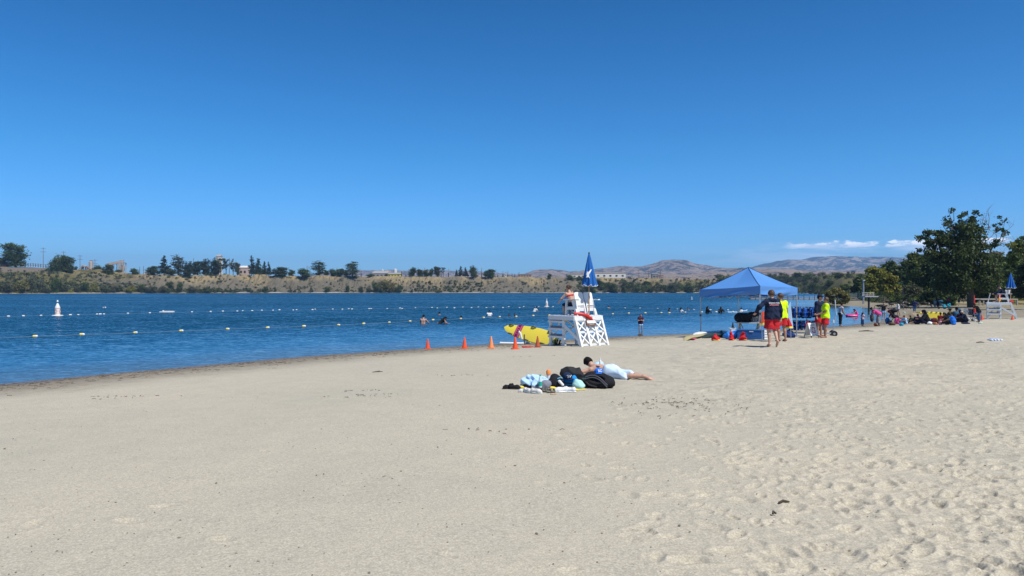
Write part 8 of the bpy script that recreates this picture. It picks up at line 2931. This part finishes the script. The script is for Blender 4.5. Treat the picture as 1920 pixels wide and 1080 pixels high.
lump('blue_bag', 1664.5, 607, 11, 12, cloth('sky_blue', (0.06, 0.22, 0.48), 0.5), 'blue and pink bag in front of the slim girl', seed=3, straps=True)
lump('brown_blanket', 1672, 610, 14, 6, cloth('brown', (0.10, 0.06, 0.045), 0.5), 'brown blanket heap left of the pink backpack', 'blanket', seed=4)
lump('teal_trousers', 1706, 606.5, 16, 7, TEALC, 'teal cloth spread left of the dark bags', 'cloth', seed=5)
lump('dark_bags', 1719, 608, 14, 15, cloth('plum', (0.022, 0.014, 0.04), 0.4), 'dark plum bag heap left of the hooded person', seed=6, straps=True)
lump('white_bag', 1743, 609, 9, 6, WHITEC, 'crumpled white plastic bag in front of the hooded person', seed=7)
lump('snack_bags', 1753, 608.5, 12, 13, cloth('mixed_red', (0.22, 0.05, 0.04), 0.9), 'red and dark bag of picnic things left of the orange cone', seed=8, straps=True)
lump('mint_box', 1754.5, 603, 6, 5, MINT, 'mint coloured box on top of the picnic things', 'box', D=46.8, seed=9, fold=0.003)
lump('orange_bag', 1755, 609, 5, 4, PEACH, 'small orange bag at the foot of the picnic things', seed=10)
lump('pink_towel', 1763, 609, 5, 7, cloth('baby_pink', (0.66, 0.34, 0.50)), 'pale pink towel by the hand of the woman in black', 'towel', seed=11)
lump('navy_blanket', 1810, 607.5, 17, 3.5, NAVY, 'flat navy blanket under the grey haired person', 'blanket', seed=12)
lump('grey_cooler_bag', 1825, 602, 9, 5, LGREY, 'light grey bag on the sand right of the navy blanket', seed=13)
lump('white_cup_litter', 1816, 601, 4, 5, WHITEC, 'white paper bag beside the camp chairs', seed=14)
lump('white_cloth', 1838, 606.5, 8, 2, cloth('pale_green', (0.50, 0.66, 0.58)), 'small pale green cloth lying on the sand below the standing man', 'cloth', seed=15)
lump('orange_pail', 1641, 611.5, 5, 6, ORANGE, 'bright orange pail at the feet of the woman in pink', 'bucket', seed=16, fold=0.0)
lump('dark_handbag', 1634.5, 603, 7, 14, cloth('slate', (0.05, 0.06, 0.07)), 'dark slate bag held by the woman in pink', D=46.2, seed=17, straps=True).location.z += 0.28
lump('red_bucket', 1700, 595.5, 6, 4, REDC, 'small red toy bucket by the sand heap', 'toy', seed=18)
lump('white_ball', 1695, 587.5, 4, 3, WHITEP, 'white bag left on the wet sand left of the sand heap', seed=19)
# yellow boat-like boards
p = gp(1760, 600)
e = empty('yellow_board', p, R(-6), 'large yellow rescue board lying on its side behind the seated group', 'rescue board')
s = p.y / F
MB().box((0, 0.6, 8.0 * s), (27 * s, 0.14, 13 * s), rot=(0.12, 0.06, 0), bev=0.05).build('hull', YELB, e)
for x in (-7, 2, 9):
    MB().box((x * s, 0.50, 14.2 * s - x * 0.06 * s), (3.2 * s, 0.06, 0.9 * s), rot=(0, 0.06, 0)).build('grab_handle', mat('handle_olive', (0.10, 0.085, 0.02), 0.7, 0.2, 8), e)
p = onD(1729, 50)
e = empty('yellow_board', p, R(12), 'pale end of a yellow board sticking up left of the hooded person', 'rescue board')
s = p.y / F
MB().box((0, 0, 17.5 * s), (18 * s, 0.4, 2.4 * s), rot=(0, 0.18, 0), bev=0.03).build('hull', YELB, e)
MB().box((5 * s, 0, 8 * s), (0.05, 0.3, 17 * s)).build('prop', METAL, e)
# sand heap
p = gp(1724, 598)
v, f = soft([('e', (0, 0, 0), (0.62, 0.5, 0.50)), ('e', (-0.5, 0.1, 0), (0.6, 0.4, 0.26)), ('e', (0.35, 0, -0.05), (0.5, 0.4, 0.34))], 0.035, 0.2, 0.02, 12)
o = link('sand_heap', mesh_np('sand_heap', v, f, mat('damp_sand', (0.27, 0.21, 0.135), 0.95, 0.2, 4, bump=0.02), True), None, p + Vector((0, 0.9, -0.05)))
tag(o, 'heap of dug up brown sand left of the yellow board', 'sand heap')


def pushchair(px, D, label, m):
    p = onD(px, D)
    e = empty('pushchair', p, R(60), label, 'pushchair')
    for x in (-0.22, 0.22):
        for y in (-0.3, 0.3):
            wh = MB().tube([(x - 0.02, y, 0.10), (x + 0.02, y, 0.10)], 0.10, 14).build('wheel', BLACKP, e)
        MB().tube([(x, -0.3, 0.1), (x, 0.15, 0.62), (x, 0.42, 1.0)], 0.014, 6).build('frame', DARKM, e)
        MB().tube([(x, 0.3, 0.1), (x, 0.0, 0.55)], 0.014, 6).build('frame', DARKM, e)
    MB().tube([(-0.22, 0.42, 1.0), (0.22, 0.42, 1.0)], 0.018, 6).build('handle', BLACKP, e)
    soft_obj('seat', [('e', (0, 0.02, 0.46), (0.20, 0.22, 0.12)), ('e', (0, 0.16, 0.68), (0.19, 0.08, 0.22)), ('e', (0, 0.1, 0.86), (0.21, 0.24, 0.13))], m, e, 0.025, 0.05, 0.008, 16)
    return e


pushchair(1679, 49.0, 'black pushchair behind the pink backpack', BLACKC)
pushchair(1766, 83, 'dark pushchair far back left of the teal bags', TEALD)
for px, yb, yt, m, lab, st in [(1693.5, 605.5, 592.5, ORANGE, 'orange cone with a white band right of the pink backpack', True), (1766, 604, 591.5, ORANGE, 'orange cone in front of the yellow board among the seated group', False),
                               (1841, 599.5, 588.5, ORANGE, 'orange cone between the seated group and the far tower', False), (1898, 599.5, 590, ORANGE, 'orange cone with a dark cap leaning on the rear leg of the far tower', False)]:
    p = gp(px, yb)
    cone(p, (yb - yt) * p.y / F, m, lab, 0.3, st)

# ------------------------------------------------------------------ the far lifeguard tower
ptr = gp(1907, 597.5)
PH2 = R(31)
tw2 = copy_tree(tower)
tw2['label'] = 'smaller looking distant white lifeguard tower at the right edge'
SC2 = 0.99
tw2.rotation_euler = (0, 0, -PH2)
tw2.scale = (SC2,) * 3
O2 = Vector((ptr.x - 1.75 * SC2 * math.cos(PH2), ptr.y + 1.75 * SC2 * math.sin(PH2), ptr.z))
tw2.location = O2
for ch in list(tw2.children):
    if ch.name.startswith('sign_board'):
        for c2 in list(ch.children):
            bpy.data.objects.remove(c2)
        bpy.data.objects.remove(ch)


def T2(x, y, z):
    return O2 + Matrix.Rotation(-PH2, 3, 'Z') @ (Vector((x + QX, y, z)) * SC2)


pb = T2(1.38, 0.7, 1.12)
folded_umbrella(pb, ZC + (HZ - 511) * pb.y / F, ZC + (HZ - 539) * pb.y / F, 0.30, 'folded blue umbrella on the far lifeguard tower against the dark trees', False, 9, seed=3)
J = skeleton(1.72, lean=0.30, aL=((-0.3, 0.6, -0.7), (0.2, 0.85, -0.3)), aR=((0.3, 0.6, -0.7), (-0.2, 0.85, -0.3)), lL=((-0.12, 0.95, 0.10), (0, 0.05, -1)), lR=((0.14, 0.97, 0.05), (0, -0.05, -1)), head=(0.15, 0))
sp = T2(0.92, 0.62, 0)
person(J, sp, R(90) - PH2, 'lifeguard in navy top and red shorts sitting on the distant tower', None, 'light', 'brown', 'short', [('sweatshirt', torso_cl(J, 0.026, 1.0, -0.08, 0.01), NAVY, 0.005), ('shorts', leg_cl(J, 0.022, 0.7, 0, 0.05, 0.03), REDC, 0.004)], 0.02, seat=1.475 * SC2, hat=(NAVY, 'cap'))
p = T2(1.25, 1.15, 1.745)
e = empty('white_bucket', p, 0, 'white bucket standing on the armrest of the far tower', 'bucket')
MB().lathe([(0.09, 0), (0.13, 0.26), (0.12, 0.26), (0.085, 0.02)], 14).build('pail', WHITEP, e, True)
MB().tube([(-0.12, 0, 0.25), (0, 0, 0.36), (0.12, 0, 0.25)], 0.008, 5).build('handle', METAL, e)
p = T2(0.70, 0.10, 1.2)
tag(MB().box((0, 0, 0.14), (0.13, 0.06, 0.26), bev=0.02).build('orange_pouch', mat('amber_plastic', (0.80, 0.30, 0.03), 0.5, 0.1, 6), None, loc=p), 'orange pouch hanging on the arm post of the far tower', 'pouch')
p = T2(1.30, 0.1, 1.16)
tag(MB().tube([(0, 0, 0.04), (0.25, 0.05, 0.03), (0.4, 0.2, -0.02)], [0.05, 0.07, 0.04], 8).build('rescue_tube', REDP, None, True, loc=p), 'red rescue tube at the rear deck edge of the far tower', 'rescue tube')

# ------------------------------------------------------------------ geese
gv, gf_ = soft([('e', (0, 0, 0.30), (0.24, 0.13, 0.13)), ('s', (-0.18, 0, 0.30), (-0.34, 0, 0.33), 0.07, 0.02)], 0.03, 0.05)
nk, nf = soft([('s', (0.18, 0, 0.36), (0.27, 0, 0.52), 0.045, 0.028), ('s', (0.27, 0, 0.52), (0.29, 0, 0.60), 0.028, 0.028), ('e', (0.32, 0, 0.62), (0.055, 0.034, 0.036)), ('s', (0.36, 0, 0.615), (0.42, 0, 0.605), 0.016, 0.008)], 0.016, 0.02)
nk2, nf2 = soft([('s', (0.18, 0, 0.34), (0.34, 0, 0.30), 0.045, 0.028), ('s', (0.34, 0, 0.30), (0.42, 0, 0.12), 0.028, 0.026), ('e', (0.44, 0, 0.08), (0.045, 0.032, 0.045)), ('s', (0.46, 0, 0.05), (0.48, 0, 0.01), 0.014, 0.008)], 0.016, 0.02)
GB = mat('goose_brown', (0.060, 0.048, 0.038), 0.8, 0.4, 8)
GN = mat('goose_black', (0.012, 0.012, 0.012), 0.7, 0.2, 8)
m_b = mesh_np('body', gv, gf_, GB, True)
m_n = [mesh_np('neck', nk, nf, GN, True), mesh_np('neck', nk2, nf2, GN, True)]
mb = MB()
for y in (-0.05, 0.05):
    mb.tube([(0.02, y, 0.20), (0.02, y, 0.0)], 0.012, 5)
    mb.box((0.05, y, 0.008), (0.09, 0.05, 0.012))
m_l = mesh_np('legs', mb.v, mb.f, GN)
mb = MB().box((-0.24, 0, 0.27), (0.14, 0.12, 0.07), bev=0.03)
m_t = mesh_np('rump', mb.v, mb.f, WHITEP)
GE = [(1647, 577), (1652, 576), (1663, 577), (1668, 573.5), (1672, 574), (1676, 572), (1690, 577.5), (1693, 574), (1697, 570), (1700, 572), (1703, 576), (1696, 577), (1694, 579), (1699, 579), (1707, 575), (1720, 573), (1722, 577), (1735, 571.5), (1741, 573), (1747, 577), (1700, 566.5), (1704, 567), (1712, 566), (1728, 566), (1662, 567), (1798, 569), (1806, 567), (1846, 566), (1852, 566.5), (1716, 578), (1686, 576), (1658, 580)]
rr = random.Random(9)
for i, (px, py_g) in enumerate(GE):
    p = gp(px, py_g + 1.2)
    dn = rr.random() < 0.6
    right = p.x
    lab = 'goose with lowered head feeding on the far mud flat' if dn else 'goose standing with raised neck on the far mud flat'
    e = empty('goose', p, rr.choice([0.2, 3.0, 2.6, -0.4, 1.2]), lab, 'goose', 'geese feeding' if dn else 'geese with raised necks', rr.uniform(1.0, 1.25))
    link('body', m_b, e)
    link('neck', m_n[1 if dn else 0], e)
    link('legs', m_l, e)
    link('rump', m_t, e)

# ------------------------------------------------------------------ pier, boardwalk, platform, lamp
GT = mat('pale_dock_timber', (0.32, 0.29, 0.25), 0.85, 0.15, 1.0)
a0_, b0_ = Vector((*at0(1405, 561.5), 0)), Vector((*at0(1545, 561.5), 0))
e = empty('pier', a0_, math.atan2(b0_.y - a0_.y, b0_.x - a0_.x), 'long low pier with thin posts across the water behind the tent', 'pier')
PL = (b0_ - a0_).length
sP = a0_.y / F
MB().box((PL / 2, 0, 0.18), (PL, 1.6, 0.22)).build('deck', GT, e)
MB().box((PL / 2, 0.5, 0.62), (PL, 0.10, 0.10)).build('rail', GT, e)
pm0 = MB().tube([(0, -0.8, -0.6), (0, -0.8, 1.05)], 0.09, 7).build('post', WOODP, e)
for i in range(1, 15):
    o = pm0.copy()
    col.objects.link(o)
    o.location = (PL * i / 14, 0, -0.3 * (i % 2))
a0_, b0_ = onD(1584, 160), onD(1623, 150)
e = empty('boardwalk', a0_, math.atan2(b0_.y - a0_.y, b0_.x - a0_.x), 'railed boardwalk leading to the lamp post on the spit', 'boardwalk')
PL = (b0_ - a0_).length
GRN = mat('pale_green_rail', (0.30, 0.34, 0.30), 0.7, 0.1, 1.0)
zb = ZC + (HZ - 559) * 155 / F - a0_.z
for z in (0.05, 0.55, 1.0):
    MB().box((PL / 2, 0, zb + z), (PL, 0.08 if z > .1 else 1.4, 0.08)).build('rail' if z > .1 else 'deck', GRN if z > .1 else GT, e)
pm0 = MB().bar((0, -0.05, -0.3), (0, -0.05, zb + 1.05), 0.10, 0.10).build('post', GRN, e)
for i in range(1, 18):
    o = pm0.copy()
    col.objects.link(o)
    o.location = (PL * i / 17, 0, 0)
p = onD(1629, 80)
s = p.y / F
e = empty('raised_platform', p, 0, 'flat grey platform on one dark post above the mud flat', 'platform')
zt = ZC + (HZ - 556) * s - p.z
MB().tube([(0, 0, -0.2), (0, 0, zt)], 0.10, 10).build('post', BLACKP, e)
MB().box((2 * s, 0, zt), (25 * s, 0.9, 0.10)).build('deck', LGREY, e)
for z in (3, 7):
    MB().box((2 * s, 0.35, zt + z * s), (23 * s, 0.04, 0.05)).build('rail', MATS['grey_timber'], e)
for x in (-9, 0, 12):
    MB().tube([(x * s, 0.35, zt), (x * s, 0.35, zt + 7.5 * s)], 0.025, 6).build('rail_post', MATS['grey_timber'], e)
p = onD(1619, 118)
e = empty('lamp_post', p, 0, 'tall grey lamp post on the spit left of the yellow green willows', 'lamp post')
s = p.y / F
zt = ZC + (HZ - 526) * s - p.z
MB().tube([(0, 0, 0), (0, 0, zt)], [0.16, 0.10], 8).build('pole', METAL, e)
MB().box((0, -0.1, zt), (0.34, 0.3, 0.16), bev=0.03).build('lamp_head', LGREY, e)
p = onD(1658, 100)
tag(MB().tube([(0, 0, 0), (0, 0, 1.35)], 0.07, 8).build('fence_post', WOODP, None, loc=p), 'lone grey post standing on the flat right of the raised platform', 'post')
# log rails and a dark log under the trees
for px, D, L_, z, lab in ((1873, 96, 5.0, 0.5, 'horizontal timber rail under the trees behind the far tower'), (1845, 97, 3.5, 0.55, 'shorter timber rail left of the far tower seat')):
    p = onD(px, D)
    e = empty('timber_rail', p, 0.05, lab, 'rail')
    MB().box((0, 0, z + 0.3), (L_, 0.12, 0.16)).build('rail', GT, e)
    for x in (-L_ / 2, 0, L_ / 2):
        MB().box((x, 0.1, z / 2 + 0.1), (0.14, 0.14, z + 0.4)).build('post', GT, e)

# ------------------------------------------------------------------ litter on the sand
r = np.random.default_rng(44)
mb = MB()
ico = [(1, 0, 0), (-1, 0, 0), (0, 1, 0), (0, -1, 0), (0, 0, 1), (0, 0, -1)]
icf = [(0, 2, 4), (2, 1, 4), (1, 3, 4), (3, 0, 4), (2, 0, 5), (1, 2, 5), (3, 1, 5), (0, 3, 5)]
N = 900
py_r = HZ + 25 + (1090 - HZ - 25) * r.random(N) ** 1.4
px_r = r.uniform(-20, 1940, N)
D_ = 1.8 * F / (py_r - HZ)
X_ = (px_r - 960) / F * D_
S_ = shore_dist(X_, D_)
Zg = ground_z(X_, D_, S_)
for i in range(N):
    if S_[i] < 0.4:
        continue
    s = r.uniform(0.003, 0.008) * (1.0 if r.random() < 0.93 else 1.9)
    q_ = np.array(ico) * np.array([s * r.uniform(0.8, 1.8), s, s * 0.6])
    a = r.random() * 6.28
    ca_, sa_ = math.cos(a), math.sin(a)
    q_ = [(X_[i] + x * ca_ - y * sa_, D_[i] + x * sa_ + y * ca_, Zg[i] + z + 0.004) for x, y, z in q_]
    mb.add(q_, icf)
mb.m = [0] * len(mb.f)
tag(mb.build('pebbles', mat('pebble_dark', (0.17, 0.145, 0.12), 0.9, 0.5, 2.0)), kind='stuff')
mb = MB()
rr = random.Random(3)


def twigs(cx, cy, sx_, sy_, n, L0, L1):
    for _ in range(n):
        x, y = cx + rr.gauss(0, sx_), cy + rr.gauss(0, sy_)
        if shore_dist(np.array([x]), np.array([y]))[0] < 0.05:
            continue
        L_ = rr.uniform(L0, L1)
        a = rr.gauss(0.1, 0.6)
        z = gz(x, y) + 0.008
        mb.tube([(x, y, z), (x + L_ * .5 * math.cos(a), y + L_ * .5 * math.sin(a), z + rr.uniform(0, .015)), (x + L_ * math.cos(a + .3), y + L_ * math.sin(a + .3), z)], rr.uniform(0.0025, 0.006), 3)


for px, py_t, n, w_ in ((1262, 757, 46, 0.30), (1310, 765, 26, 0.30), (1285, 748, 18, 0.25), (700, 741, 24, 0.25), (680, 733, 10, 0.15), (1235, 777, 12, 0.4), (230, 745, 26, 0.3), (905, 806, 10, 0.2), (1010, 668, 8, 0.3), (880, 704, 10, 0.25)):
    p = gp(px, py_t)
    twigs(p.x, p.y, w_ * 1.6, w_ * 0.5, n, 0.02, 0.07)
for i in range(420):      # wrack line along the water
    t = rr.random()
    px = -40 + 1300 * t
    k = np.interp(px, [-40, 0, 200, 400, 600, 800, 1000, 1145, 1300], [724, 720, 700, 683, 666, 652, 640.5, 632, 625])
    p = gp(px, k + 2 + abs(rr.gauss(0, 7)) * (1 - 0.6 * t))
    twigs(p.x, p.y, 0.12, 0.08, 2, 0.04, 0.13)
mb.m = [0] * len(mb.f)
tag(mb.build('twigs', mat('driftwood', (0.075, 0.055, 0.038), 0.95, 0.4, 2.0)), kind='stuff')
for px, py_d, L_, rz, lab, r_ in ((708, 698, 0.26, 0.5, 'small forked stick lying on the sand left of the belongings', 0.012), (1624, 622, 0.75, 0.05, 'thin dark stick on the sand below the woman in pink', 0.03), (1838, 643, 0.3, 0.1, 'short dark stick left of the striped cloth', 0.02), (1470, 944, 0.10, 0.2, 'small dark piece of bark on the trampled sand at the lower right', 0.012), (1452, 966, 0.03, 0.2, 'tiny black pebble beside the piece of bark', 0.014)):
    p = gp(px, py_d)
    m_ = MB().tube([(-L_ / 2, 0, r_), (0, 0.02, r_ * 1.6), (L_ / 2, 0, r_)], [r_ * .6, r_, r_ * .5], 6)
    if L_ > 0.2:
        m_.tube([(0, 0.02, r_ * 1.5), (L_ * .3, L_ * .25, r_ * 2.5)], [r_ * .7, r_ * .3], 5)
    tag(m_.build('stick', MATS['driftwood'], None, True, loc=p, rot=(0, 0, rz)), lab, 'stick')
